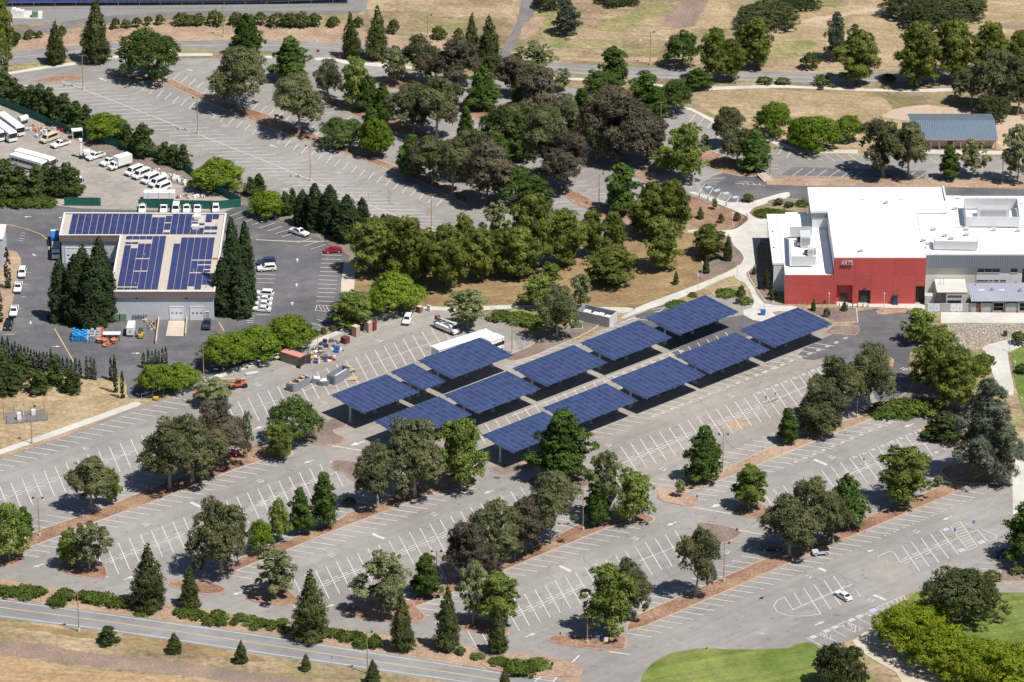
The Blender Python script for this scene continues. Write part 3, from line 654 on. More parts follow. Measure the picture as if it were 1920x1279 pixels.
segs(upper, '13', [(430, 690, 525, 685), (425, 665, 500, 660), (430, 830, 520, 825), (440, 875, 560, 868), (470, 1030, 510, 975), (540, 1035, 560, 1010), (1255, 860, 1295, 805), (1315, 882, 1355, 830), (1378, 907, 1418, 852), (1440, 930, 1470, 880), (1125, 912, 1165, 908), (1130, 945, 1180, 940), (1130, 975, 1200, 970), (1370, 1035, 1460, 1028), (1370, 1060, 1470, 1055), (1770, 1170, 1880, 1165), (1780, 1195, 1880, 1190), (900, 1060, 1010, 1050), (905, 1090, 1010, 1080), (1030, 1055, 1105, 1050), (820, 1170, 870, 1140), (0, 1170, 60, 1160)], name='stall_line')
segs(upper, '23', [(455, 85, 520, 78), (430, 110, 540, 104), (540, 135, 620, 130), (560, 165, 680, 160), (590, 188, 690, 182), (640, 212, 700, 208), (300, 225, 400, 215), (330, 250, 470, 240), (420, 275, 500, 268), (430, 305, 530, 298), (270, 230, 320, 225)], name='stall_line')
segs(upper, '14', [(240, 1065, 205, 1118), (180, 1040, 145, 1092), (300, 1080, 375, 1130), (380, 1083, 465, 1135), (465, 1085, 550, 1138), (550, 1088, 635, 1140), (637, 1090, 700, 1130), (1205, 1112, 1275, 1155), (320, 1190, 245, 1242), (405, 1193, 332, 1244), (492, 1197, 420, 1246), (580, 1200, 508, 1247), (668, 1203, 595, 1249), (755, 1206, 680, 1250), (1110, 1215, 1085, 1235), (1195, 1218, 1122, 1264), (1283, 1220, 1210, 1266), (1460, 1225, 1400, 1268)], name='stall_line', z=.046)
# yard lot
row(yard, c('22', 465, 595), c('22', 425, 920), 11, d(142, 4), d(122, 4), z=.04)
segs(yard, '22', [(0, 730, 140, 735), (0, 762, 135, 765), (0, 790, 130, 793), (0, 1015, 100, 1020), (20, 405, 135, 370), (80, 427, 185, 395), (135, 445, 240, 415), (182, 468, 250, 448), (0, 375, 85, 348), (285, 512, 390, 478), (335, 533, 435, 503), (387, 555, 490, 522), (430, 1050, 500, 1072), (390, 1075, 490, 1105), (390, 1110, 460, 1130), (418, 985, 545, 1003), (420, 985, 430, 950), (430, 950, 545, 952), (445, 953, 465, 985), (470, 953, 490, 988), (495, 953, 515, 992)], z=.04, name='stall_line')
segs(yard, '21', [(1625, 320, 1710, 290), (1660, 345, 1755, 315), (1725, 362, 1820, 330), (1780, 382, 1880, 350), (1830, 405, 1881, 388), (150, 437, 180, 445), (140, 455, 175, 463), (130, 475, 168, 482), (125, 490, 160, 498), (190, 718, 222, 718), (165, 802, 200, 802), (150, 890, 180, 890), (125, 975, 155, 975), (30, 1155, 108, 1155), (1735, 1025, 1795, 1025), (1735, 1042, 1795, 1042), (1735, 1058, 1790, 1060), (1735, 1072, 1785, 1072)], z=.04, name='painted_line')
segs(yard, '21', [(385, 1115, 480, 1279), (480, 1279, 525, 1360), (1545, 1070, 1580, 1130)], 'paintyellow', .3, .04)
centre(yard, [c('21', -60, 372), c('21', 80, 385), c('21', 200, 415), c('21', 290, 450), c('21', 340, 490), c('21', 350, 530), c('21', 345, 570)], .3, .04, 'paintyellow', 'painted_line')
segs(yard, '22', [(0, 488, 260, 500), (260, 500, 480, 500)], 'kerb', .5, .045)
# accessible bays with blue squares
def square(parent, t, x, y, z=.05):
    p = G(*c(t, x, y))
    o = MB().obox(0, 0, -.004, 0, 1.8, 1.3, R(42.5)).build('accessible_symbol', 'paintblue', parent, (p.x, p.y, z))
    MB().obox(-.1, 0, 0, .006, .25, .9, R(42.5)).obox(.3, .2, 0, .006, .8, .22, R(42.5)).obox(-.3, -.35, 0, .006, .8, .2, R(42.5)).build('symbol', 'paint', o)
for x, y in ((395, 962), (487, 920), (548, 893), (665, 842), (725, 815), (817, 773), (1330, 203), (1580, 293), (1442, 350)): square(main, '44', x, y)
segs(main, '44', [(348, 968, 470, 1030), (415, 940, 560, 990), (430, 928, 480, 945), (505, 900, 630, 960), (570, 875, 690, 930), (620, 850, 745, 905), (570, 875, 620, 850), (690, 820, 800, 875), (745, 795, 820, 820), (775, 780, 830, 800), (840, 755, 1035, 668), (840, 755, 900, 780), (1035, 668, 1045, 705), (640, 860, 650, 885), (660, 868, 670, 905), (690, 880, 690, 928), (720, 892, 722, 918), (600, 868, 615, 890), (440, 930, 455, 955), (462, 935, 478, 962), (485, 940, 500, 975), (510, 950, 520, 985), (765, 788, 780, 805), (788, 790, 800, 812), (880, 735, 890, 765), (915, 720, 925, 750), (950, 705, 960, 735), (980, 692, 990, 722), (1010, 680, 1018, 710), (1360, 180, 1430, 147), (1430, 147, 1552, 322), (1360, 180, 1488, 350), (1488, 350, 1552, 322)] + [(1368 + 13 * i, 190 + 17.5 * i, 1436 + 13 * i, 165 + 17.5 * i) for i in range(9)] +
     [(850, 395, 935, 355), (935, 355, 965, 365), (965, 365, 1012, 437), (190, 680, 250, 768), (1580, 435, 1770, 460), (1580, 478, 1720, 492), (1495, 225, 1555, 207), (1555, 207, 1620, 280), (258, 650, 312, 735), (1430, 147, 1530, 180)])
centre(main, [c('44', 190, 680), c('44', 140, 705), c('44', 115, 745), c('44', 140, 785), c('44', 220, 812), c('44', 330, 815), c('44', 448, 800)], .18, .044, 'paint', 'painted_line')
centre(main, [c('44', 1580, 202), c('44', 1690, 245), c('44', 1685, 268), c('44', 1640, 285), c('44', 1615, 278)], .18, .044, 'paint', 'painted_line')
segs(main, '44', [(600 + 0, 120, 600, 121)], z=.04)
segs(main, '44', [(890 + 67 * i, 250 - 28 * i, 912 + 67 * i, 243 - 28 * i) for i in range(10)], name='painted_dash')
segs(main, '44', [(855 + 30 * i, 400 + 12 * i, 868 + 32 * i, 470 + 10 * i) for i in range(8)], 'paintworn', .2, .03, 'ghost_line')
for dx in range(6): segs(upper, '23', [(1268 + 6 * dx + 28, 92 + 10 * dx, 1350 - 4 * dx, 98 + 10 * dx)], z=.05)
segs(upper, '23', [(1285, 85, 1262, 125), (1360, 95, 1318, 155), (1420, 120, 1385, 180), (1480, 150, 1450, 200), (1550, 175, 1510, 225), (1600, 190, 1575, 245), (1480, 150, 1550, 175)] + [(1478 - 4 * i, 160 + 9 * i, 1540 - 5 * i, 178 + 9 * i) for i in range(5)] +
     [(1330 + 10 * i, 92 - 9 * i, 1440 + 14 * i, 98 - 10 * i) for i in range(6)] + [(1575, 90, 1790, 105), (1600, 80, 1700, 80), (1620, 92, 1635, 102), (1660, 85, 1670, 103), (1700, 85, 1712, 104), (1745, 90, 1752, 105)], z=.05)
for x, y in ((1385, 118), (1447, 140), (1575, 188), (1510, 160)): square(upper, '23', x, y, .055)
segs(solar, '23', [(985, 985, 1080, 965), (1000, 1000, 1060, 985), (1080, 965, 1030, 1000), (810, 1060, 870, 1035), (830, 1070, 900, 1040), (650, 1120, 720, 1090), (590, 1140, 690, 1105), (760, 1080, 850, 1040)], z=.052)
# stencilled bay legends: short bars side by side
def stencil(parent, t, x, y, z=.05, L=.95, a=42.5):
    p = G(*c(t, x, y)); ca, sa = math.cos(R(a)), math.sin(R(a))
    mb = MB()
    for k in (-.55, -.2, .15, .5):
        mb.obox(-sa * 0 + ca * k * L, sa * k * L, -.004, 0, L * .2, .8, R(a))
    mb.obox(-sa * .45, ca * .45, -.004, 0, L * 1.2, .18, R(a))
    mb.build('stencil', 'paint', parent, (p.x, p.y, z))
for i in range(14): stencil(solar, '33', 1000 + 66 * i, 607 - 26.2 * i)
for x, y in ((50, 295), (112, 270), (178, 243), (242, 217), (305, 190), (370, 165), (433, 140), (497, 112), (560, 85), (625, 55)): stencil(solar, '34', x, y, .052)
for i in range(8): stencil(solar, '34', 10 + 64 * i, 440 - 26 * i, .052)
for i in range(14): stencil(main, '34', 272 + 66 * i, 927 - 27.3 * i)
for i in range(8): stencil(main, '34', 690 + 65.5 * i, 895 - 27 * i)
for i in range(9): stencil(solar, '33', 670 + 66 * i, 355 - 26 * i, .052)
for x, y in ((1200, 888), (1265, 860), (1330, 833)): stencil(main, '34', x, y)
# direction arrows
def arrow(parent, t, x1, y1, x2, y2, z=.05, w=.32):
    a, b = G(*c(t, x1, y1)).to_2d(), G(*c(t, x2, y2)).to_2d()
    dd = (b - a); L = dd.length; u = dd / L; n_ = Vector((-u.y, u.x))
    h = a + u * L * .5
    pts = [a - n_ * w / 2, h - n_ * w / 2, h - n_ * w * 1.7, b, h + n_ * w * 1.7, h + n_ * w / 2, a + n_ * w / 2]
    MB().prism(pts, z - .004, z).build('arrow', 'paint', parent)
for t, x1, y1, x2, y2 in (('32', 408, 912, 338, 938), ('32', 1680, 1125, 1605, 1152), ('41', 310, 445, 228, 472), ('41', 872, 560, 952, 530), ('41', 1705, 645, 1645, 665), ('42', 490, 755, 556, 730), ('43', 1160, 150, 1090, 178), ('43', 95, 962, 168, 932), ('43', 1805, 668, 1735, 698),
        ('34', 1100, 658, 1035, 685), ('34', 1415, 870, 1480, 845), ('44', 75, 670, 5, 698), ('44', 405, 880, 475, 850), ('44', 1372, 112, 1308, 138), ('44', 1715, 315, 1782, 283), ('44', 818, 347, 775, 362), ('31', 1785, 700, 1852, 675), ('42', 1330, 835, 1255, 870)): arrow(main, t, x1, y1, x2, y2)
for t, x1, y1, x2, y2 in (('11', 750, 572, 695, 550), ('11', 215, 615, 165, 600), ('11', 1310, 488, 1365, 503), ('12', 148, 1042, 90, 1020)): arrow(upper, t, x1, y1, x2, y2)
for t, x1, y1, x2, y2 in (('21', 222, 325, 168, 328), ('21', 445, 330, 412, 333), ('21', 228, 585, 252, 605), ('21', 216, 1060, 215, 1085), ('21', 370, 1242, 425, 1240), ('31', 932, 160, 992, 160), ('22', 292, 643, 292, 618), ('22', 287, 820, 287, 795), ('22', 255, 950, 255, 925)): arrow(yard, t, x1, y1, x2, y2, .045, .28)
for t, x1, y1, x2, y2 in (('33', 1500, 1212, 1400, 1250), ('32', 770, 782, 660, 812)): arrow(solar if t == '32' else main, t, x1, y1, x2, y2, .052, .5)
segs(main, '32', [(535, 812, 790, 856)], w=.35, z=.05); segs(main, '43', [(1270, 45, 1555, 95), (1600, 208, 1830, 250), (685, 1065, 830, 1085), (425, 1140, 475, 1090)], w=.35, z=.05); segs(main, '43', [(160, 1275, 205, 1240), (290, 1275, 315, 1248)], w=.35, z=.05)
for t, x1, y1, x2, y2 in (('31', 485, 1150, 560, 1190), ('31', 1345, 1212, 1420, 1248), ('42', 822, 235, 905, 270), ('43', 335, 460, 415, 498), ('34', 400, 910, 490, 948), ('34', 805, 1092, 888, 1130), ('44', 432, 475, 485, 498), ('44', 822, 665, 905, 702), ('41', 1710, 200, 1760, 225)): segs(main, t, [(x1, y1, x2, y2)], w=.85, z=.05, name='speed_hump_mark')
# speed numerals
def numeral(parent, t, x, y, txt, a, z=.052, size=2.1):
    cu = D.curves.new('numeral', 'FONT'); cu.body = txt; cu.size = size; cu.align_x = 'CENTER'; cu.align_y = 'CENTER'
    tmp = D.objects.new('tmp', cu); COL.objects.link(tmp)
    bpy.context.view_layer.update()
    me = D.meshes.new_from_object(tmp.evaluated_get(bpy.context.evaluated_depsgraph_get()))
    D.objects.remove(tmp)
    me.materials.clear(); me.materials.append(M['paint'])
    p = G(*c(t, x, y))
    o = part('speed_numeral', me, parent, (p.x, p.y, z), a)
for t, x, y, s_, pr in (('31', 595, 830, '10', main), ('31', 1830, 1060, '10', main), ('41', 1025, 168, '10', main), ('42', 530, 385, '15', main), ('42', 1255, 95, '15', main), ('43', 868, 268, '15', main), ('43', 1510, 362, '15', main), ('33', 1540, 460, '15', solar), ('33', 675, 808, '15', solar), ('33', 1065, 978, '15', solar), ('34', 520, 893, '10', main), ('34', 1030, 270, '10', solar), ('32', 868, 72, '15', solar), ('32', 475, 510, '15', solar), ('31', 1815, 382, '10', solar), ('44', 360, 535, '15', main), ('44', 800, 703, '15', main), ('44', 1120, 215, '15', main), ('44', 1655, 340, '15', main), ('43', 1745, 935, 'STOP', main), ('11', 1580, 888, '15', upper), ('12', 580, 1218, '15', upper), ('11', 1205, 1005, '10', upper), ('13', 1440, 965, '15', upper), ('22', 200, 130, '10', upper)):
    numeral(pr, t, x, y, s_, R(42.5 - 90) if s_ != 'STOP' else R(-20), size=2.1 if s_ != 'STOP' else 1.1)
# tarmac repairs and stains
for i, (t, pts) in enumerate((('33', (1490, 660, 1600, 620, 1690, 640, 1650, 690, 1520, 700)), ('44', (800, 400, 1000, 450, 1120, 520, 1000, 600, 850, 560)), ('43', (1150, 960, 1200, 985, 1180, 990)), ('22', (900, 100, 960, 150, 940, 210, 980, 240, 960, 250, 920, 215, 935, 150)), ('32', (1670, 1030, 1730, 1030, 1720, 1048, 1680, 1048)), ('22', (1140, 215, 1230, 260, 1225, 300, 1190, 250)))):
    S('tarmac_patch', ('rusty stain across canopy lot bays', 'scrubbed patch in the right hand lot', 'short crack in the lower drive', 'dark seam in the upper lot aisle', 'drain grate near the canopy corner', 'curved seam near the upper lot lamp')[i], gt(t, *pts), .034, ('soil', 'asphalt2', 'patchasphalt', 'patchasphalt', 'darkasphalt', 'patchasphalt')[i], 1, .15)

# sealed cracks wandering over the tarmac
rgc = random.Random(21)
M['crack'] = mat('crack_sealant', (.15, .14, .135), .8, .1, 1)
def cracks(parent, boxes, n, z):
    for i in range(n):
        u0, v0, u1, v1 = boxes[rgc.randrange(len(boxes))]
        p = G(rgc.uniform(u0, u1), rgc.uniform(v0, v1)).to_2d()
        h = rgc.choice((ROWA, ROWA, ROWA + 1.57)) + rgc.gauss(0, .25)
        pts = [p.copy()]
        for k in range(rgc.randint(6, 16)):
            h += rgc.gauss(0, .22)
            p = p + Vector((math.cos(h), math.sin(h))) * rgc.uniform(.8, 1.8)
            pts.append(p.copy())
        ribbon(MB(), pts, rgc.uniform(.07, .14), z).build('sealed_crack', 'crack', parent)
ROWA = R(42.4)
cracks(main, [(60, 900, 500, 1060), (350, 900, 800, 1100), (700, 960, 1150, 1150), (1000, 1020, 1450, 1180), (1300, 1020, 1700, 1160), (1400, 830, 1750, 930)], 46, .031)
cracks(upper, [(150, 150, 400, 230), (300, 200, 700, 380), (560, 280, 800, 430)], 20, .030)
cracks(solar, [(520, 690, 780, 650), (1150, 760, 1480, 860), (1250, 690, 1550, 740)], 22, .037)
cracks(yard, [(20, 420, 90, 560), (500, 430, 620, 600), (150, 640, 330, 700)], 14, .034)

for i, (lab, t_, pts, m_) in enumerate((
    ('darker dry weeds along the lower edge of the bottom road', '41', (-200, 830, 200, 868, 700, 940, 1300, 1020, 1880, 1100, 1880, 1150, 1300, 1065, 700, 985, 200, 905, -200, 865), 'drylawn'),
    ('brown bare track across the top right slope', '14', (300, 150, 500, 110, 760, 60, 900, 70, 760, 90, 520, 135, 320, 168), 'pale'),
    ('brown worn band on the far right slope', '14', (1600, 170, 1900, 150, 2000, 170, 2000, 200, 1700, 200), 'plough'),
    ('weedy band left of the ploughed strip', '13', (300, 330, 560, 290, 760, 280, 780, 310, 520, 330, 320, 352), 'greenish'),
    ('bare brown patch beside the gravel track', '13', (60, 180, 160, 110, 240, 120, 170, 240, 60, 300), 'soil'),
    ('brown worn field edge above the upper road', '13', (320, 400, 700, 410, 1000, 400, 1060, 440, 700, 440, 320, 425), 'soil'))):
    S('grass_patch' if m_ == 'greenish' else 'bare_patch', lab, gt(t_, *pts), .019 + .001 * i, m_, 1, .6, seed=40 + i)

# ================================================================== SOLAR CANOPIES
ROW = R(42.4)
def module_mesh(name, lx, ly, slope, cellm):
    z = lambda y: -slope * y
    mb = MB()
    h = .05
    q = lambda a, b, dz: [(-a, -b, z(-b) + dz), (a, -b, z(-b) + dz), (a, b, z(b) + dz), (-a, b, z(b) + dz)]
    a, b = lx / 2, ly / 2
    mb.hexa(q(a, b, 0), q(a, b, h), 1)
    mb.hexa(q(a - .03, b - .03, .02), q(a - .03, b - .03, h + .006), 0)
    return mb.mesh(name, [cellm, 'frame'])
def canopy(label, L, T_, R_, B, hi=5.5, lo=4.8, posts=3, holes=()):
    l, t = G(*L, hi), G(*T_, hi)
    b = G(*B, lo)
    length = (t.to_2d() - l.to_2d()).length
    u = Vector((math.cos(ROW), math.sin(ROW))); w = Vector((math.sin(ROW), -math.cos(ROW)))
    width = max(11.0, min(13.6, (b.to_2d() - l.to_2d()).dot(w)))
    o2 = l.to_2d()
    mid = o2 + u * length / 2 + w * width / 2
    root = thing('solar_canopy', label, 'solar canopy', (mid.x, mid.y, .03), ROW, 'solar canopies over the car park')
    # local frame: x along the row, y = -(distance down slope)
    slope = -(hi - lo) / width
    nc, nr = round(length / 1.66), round(width / 1.0)
    px, py = length / nc, width / nr
    zc = (hi + lo) / 2
    me = module_mesh('solar_panel', px - .085, py - .02, slope, 'cell')
    for i in range(nc):
        for j in range(nr):
            if (i, j) in holes: continue
            x = -length / 2 + px * (i + .5); y = width / 2 - py * (j + .5)
            part('solar_panel', me, root, (x, y, zc - slope * y))
    rl = MB()
    hw = width / 2 - .05
    rl.hexa([(-.07, -hw, slope * hw - .12), (.07, -hw, slope * hw - .12), (.07, hw, -slope * hw - .12), (-.07, hw, -slope * hw - .12)], [(-.07, -hw, slope * hw + .03), (.07, -hw, slope * hw + .03), (.07, hw, -slope * hw + .03), (-.07, hw, -slope * hw + .03)])
    rm = rl.mesh('rail', 'rail')
    for i in range(1, nc):
        part('rail', rm, root, (-length / 2 + px * i, 0, zc))
    for k in range(4):
        y = width * (-.42 + .28 * k)
        MB().box(-length / 2 + .1, length / 2 - .1, -.09, .09, -.36, -.13).build('purlin', 'galvanised', root, (0, y, zc - slope * y))
    for k in range(posts):
        x = length * (-.5 + (k + .5) / posts) if posts > 1 else 0
        if k == 0: x = -length / 2 + 1.0
        if k == posts - 1: x = length / 2 - 1.6
        MB().obox(0, 0, 0, zc - .9, .36, .36).obox(0, 0, 0, .55, .75, .75).build('post', 'galvanised', root, (x, 0, 0))
        mb = MB()
        for sgn in (-1, 1):
            e = sgn * (width / 2 - .35)
            mb.hexa([(-.14, 0, -.95), (.14, 0, -.95), (.14, e, -slope * e - .56), (-.14, e, -slope * e - .56)], [(-.14, 0, -.37), (.14, 0, -.37), (.14, e, -slope * e - .37), (-.14, e, -slope * e - .37)])
        mb.build('beam', 'galvanised', root, (x, 0, zc))
    return root
CAN = [
 ('leftmost solar canopy beside the dumpsters', (619.6, 741), (724.6, 702), (787, 737), (683.4, 774.7)),
 ('smallest solar canopy between two larger ones', (731.2, 697.9), (775, 681.7), (840.2, 714.4), (793.7, 731.6)),
 ('solar canopy in front of the white trailers', (783, 676.4), (902.6, 634.6), (965, 667.8), (844.2, 711.7)),
 ('solar canopy partly behind the tall eucalyptus', (700.6, 790), (825.6, 745), (889.4, 779.5), (764, 824.5)),
 ('solar canopy right of the one behind the eucalyptus', (832, 741), (953, 696.6), (1017, 729.5), (896, 775.5)),
 ('middle solar canopy of the rear block', (960, 691), (1078, 648), (1143.4, 679.8), (1023.8, 725)),
 ('solar canopy below the generator enclosure', (1087, 643), (1200.6, 602.3), (1267, 632.3), (1147.4, 677)),
 ('solar canopy nearest the plaza at the rear', (1209.9, 596.4), (1325.5, 555), (1386.6, 585.8), (1271, 629.7)),
 ('front left solar canopy behind the dark leafy tree', (902.6, 816.7), (1013, 769), (1066, 801), (955.8, 848.6)),
 ('second solar canopy of the front row', (1017, 764.9), (1138, 719.7), (1203, 751.6), (1082, 796.8)),
 ('third solar canopy of the front row', (1143.4, 713), (1260.4, 670.5), (1326.8, 703.7), (1208.5, 749)),
 ('fourth solar canopy of the front row', (1265.7, 667.8), (1380, 624), (1446.4, 654.6), (1330.8, 701)),
 ('last solar canopy of the front row before the red building', (1386.6, 619), (1499.7, 577.8), (1563.5, 608.4), (1446.6, 653.6))]
for q in CAN: canopy(*q)

# the long array at the very top edge
a, b = G(-60, 15).to_2d(), G(655, 8).to_2d()
root = thing('solar_array', 'long ground solar array along the top left edge', 'solar array', (a.x, a.y, 0), math.atan2(b.y - a.y, b.x - a.x))
LA = (b - a).length
me = module_mesh('solar_panel', 1.62, 1.95, -.18, 'cellroof')
for i in range(int(LA / 1.75)):
    for j in range(2): part('solar_panel', me, root, (1.75 * i + .9, 1.1 + 2.02 * j, 1.7 + .36 * j))
MB().box(0, LA, .3, 4.2, 1.25, 1.42).build('rail', 'rail', root)
for i in range(0, int(LA), 5): MB().obox(0, 0, 0, 1.3, .15, .15).build('post', 'galvanised', root, (i + .5, 2, 0))

# ================================================================== MAINTENANCE BUILDING (L-shaped)
def rects_minus(xs, zs, holes):
    """cells of the grid given by joint lines, split round the openings; yields (x0,x1,z0,z1)"""
    for i in range(len(xs) - 1):
        for j in range(len(zs) - 1):
            todo = [(xs[i], xs[i + 1], zs[j], zs[j + 1])]
            for hx0, hx1, hz0, hz1 in holes:
                nx = []
                for x0, x1, z0, z1 in todo:
                    if hx1 <= x0 or hx0 >= x1 or hz1 <= z0 or hz0 >= z1:
                        nx.append((x0, x1, z0, z1)); continue
                    if hx0 > x0: nx.append((x0, hx0, z0, z1))
                    if hx1 < x1: nx.append((hx1, x1, z0, z1))
                    m0, m1 = max(x0, hx0), min(x1, hx1)
                    if hz0 > z0: nx.append((m0, m1, z0, hz0))
                    if hz1 < z1: nx.append((m0, m1, hz1, z1))
                todo = nx
            yield from todo
H0 = 8.0
mb0 = thing('maintenance_building', 'L-shaped grey maintenance building with roof solar panels', 'building', (-95, 38, 0))
OX_, OY_ = -95, 38
def mp(x, y): return (x - OX_, y - OY_)
foot = [(-116.2, 63.4), (-74.0, 63.0), (-74.3, 12.4), (-100.6, 12.4), (-100.6, 48.4), (-116.2, 48.4)]
fl = [mp(*p) for p in foot]
ins = [Vector(p) for p in fl]
inner = [tuple(p) for p in offset([Vector(p) for p in fl], -.45)]
MB().prism(inner, 0, H0 - .6).build('wall', 'wall_grey', mb0)
MB().prism([tuple(p) for p in offset(ins, -.3)], H0 - .55, H0 - .3).build('roof', 'roof_tan', mb0)
def ring(pts, d_in, z0, z1):
    a_, b_ = pts, offset(pts, -d_in); n = len(pts)
    vs = [(p.x, p.y, z) for z in (z0, z1) for p in a_] + [(p.x, p.y, z) for z in (z0, z1) for p in b_]
    fs = []
    for i in range(n):
        j = (i + 1) % n
        fs += [(i, j, n + j, n + i), (2 * n + i, 2 * n + j, 3 * n + j, 3 * n + i), (n + i, n + j, 3 * n + j, 3 * n + i), (i, j, 2 * n + j, 2 * n + i)]
    return MB().add(vs, fs)
ring(ins, .35, H0 - 1.75, H0 - .06).build('fascia', striped('brown_fascia_ribs', (.23, .175, .16), (.17, .13, .12), .5, 0, .3), mb0)
ring(offset(ins, .03), .45, H0 - .055, H0 + .06).build('coping', 'trim_white', mb0)
# roof panels: columns measured on the plan; modules 1.0 m deep
pmesh = module_mesh('solar_panel', 1.58, .96, 0, 'cellroof')
cnt = 0
rest = []
def roof_col(x, y0, y1, gaps=()):
    global cnt
    y = y0
    while y + .98 <= y1 + .01:
        yc = y + .5
        if not any(g0 <= yc <= g1 for g0, g1 in gaps):
            p = (x - OX_, yc - OY_, H0 - .16)
            if cnt < 300: part('solar_panel', pmesh, mb0, p); cnt += 1
            else: rest.append(p)
        y += 1.0
def P3(x, y): return G(100 + x / 4.92, 380 + y / 4.92, H0 - .2)       # reading on the enlarged roof survey
for k in range(12):
    x = P3(217 + 62 * k, 190).x - .75
    roof_col(x, 49.6, 62.6)
for k, gp in enumerate(((), (), ((56.2, 57.5), (51, 52.4), (61.4, 63)), (), (), (), ((57.5, 58.8),  (53.4, 56), (60.6, 63)), ((56.8, 63), (53.2, 55.8)), ((51, 52.2), (54.2, 57.6)), ((51, 52.2), (54.2, 57.6), (58, 60)))):
    roof_col(P3(217 + 62 * (12 + k), 190).x - .75, 49.6, 62.6 - (1.6 if k < 2 else 0), gp)
x0 = P3(660, 560).x
for k, gp in enumerate((((15.6, 16.6), (42, 43.4), (44.2, 46.6)), ((15.6, 16.6), (40.5, 43.4), (44.2, 46.6)), ((15.6, 16.6), (25.0, 26.0), (33.2, 34.2), (43, 46.6)), ((25.0, 26.0), (33.2, 34.2), (43.6, 46.6)), (), ())):
    roof_col(x0 + 1.72 * k, 14.2, 48.6, gp)
x0 = P3(1115, 560).x
for k, gp in enumerate((((42.8, 47),), (), (), ((14, 16.4), (24.4, 25.4), (32.4, 33.4)), ((24.4, 25.4), (29, 30), (32.4, 33.4)), ((14, 17), (24.4, 25.4), (26, 27), (29, 30), (32.4, 33.4)))):
    roof_col(x0 + 1.72 * k, 14.2, 47.8, gp)
rm_ = MB()
for x, y, z in rest:
    rm_.box(x - .79, x + .79, y - .48, y + .48, z, z + .05, 1).box(x - .76, x + .76, y - .45, y + .45, z + .01, z + .056, 0)
ro = rm_.build('solar_panel', ['cellroof', 'frame'], mb0); ro['kind'] = 'stuff'
# rooftop units, doors, meters
for x, y in ((1330, 150), (1312, 240)):
    p = P3(x, y); MB().box(-.9, .9, -.8, .8, 0, 1.1).box(-.5, .5, -.81, -.7, .2, .8).build('rooftop_unit', 'trim_white', mb0, (p.x - OX_, p.y - OY_, H0 - .3))
p = P3(1503, 518); MB().box(-.9, .9, -.3, .3, 0, .3).build('red_hatch', 'orange_paint', mb0, (p.x - OX_, p.y - OY_, H0 - .3))
for (x, y) in ((1505, 210), (1412, 780), (755, 755), (840, 490), (810, 630), (1295, 640)):
    p = P3(x, y); MB().tube([(0, 0, 0), (0, 0, .8)], .12).build('vent_pipe', 'galvanised', mb0, (p.x - OX_, p.y - OY_, H0 - .3))
FY = 12.4 + .45 - OY_
def uX(t, x, y): return G(*c(t, x, y)).x
def fdoor(name, m, xa, xb, h, y, parent=mb0, seg=0, z0=0, frame='trim_white'):
    o = MB().box(xa, xb, y - .06, y + .02, z0, h).build(name, m, parent)
    MB().box(xa - .18, xa, y - .12, y + .02, z0, h + .18).box(xb, xb + .18, y - .12, y + .02, z0, h + .18).box(xa, xb, y - .12, y + .02, h, h + .18).build('frame', frame, o)
    for i in range(seg):
        w_ = (xb - xa) / seg
        MB().box(xa + w_ * (i + .28), xa + w_ * (i + .72), y - .10, y - .061, z0 + h * .5, z0 + h * .58).build('pane', 'glass', o)
    return o
for xa, xb in ((1203, 1292), (1347, 1435)):
    fdoor('garage_door', 'door_white', uX('21', xa, 1055) - OX_, uX('21', xb, 1055) - OX_, 3.6, FY, seg=3)
fdoor('door', 'timber', uX('21', 1450, 1055) - OX_, uX('21', 1475, 1055) - OX_, 2.2, FY)
WY = 48.4 + .45 - OY_
fdoor('garage_door', 'door_white', uX('21', 470, 640) - OX_, uX('21', 570, 640) - OX_, 4.2, WY, seg=3)
fdoor('garage_door', 'door_white', uX('21', 605, 640) - OX_, uX('21', 660, 640) - OX_, 4.2, WY, seg=2)
for i in range(6):
    MB().box(-.16, .16, -.28, 0, 1.0, 1.7).tube([(0, -.14, 0), (0, -.14, 1)], .05).build('meter', 'steel_grey', mb0, (uX('21', 948 + 18.5 * i, 1040) - OX_, FY - .02, 0))
for xx in (970, 1320): MB().box(-.3, .3, -.35, 0, 5.9, 6.15).build('wall_lamp', 'dark_metal', mb0, (uX('21', xx, 1050) - OX_, FY, 0))
for xa, xb in ((805, 845), (852, 895)):
    MB().box(uX('21', xa, 1040) - OX_, uX('21', xb, 1040) - OX_, FY - 1.1, FY - .02, 0, 2.1).build('locker', 'green_box', mb0)
for xa, ya, xb, yb in ((1125, 1030, 1100, 1225), (1322, 1030, 1308, 1170)):
    a, b = G(*c('21', xa, ya)).to_2d(), G(*c('21', xb, yb)).to_2d()
    dd = b - a; cc = (a + b) / 2
    tag(MB().obox(0, 0, 0, .9, dd.length, .3).build('ramp_wall', 'tanpave', None, (cc.x, cc.y, 0), math.atan2(dd.y, dd.x)), 'low tan ramp wall ' + ('left' if xa < 1200 else 'right') + ' of the loading slab', 'wall')

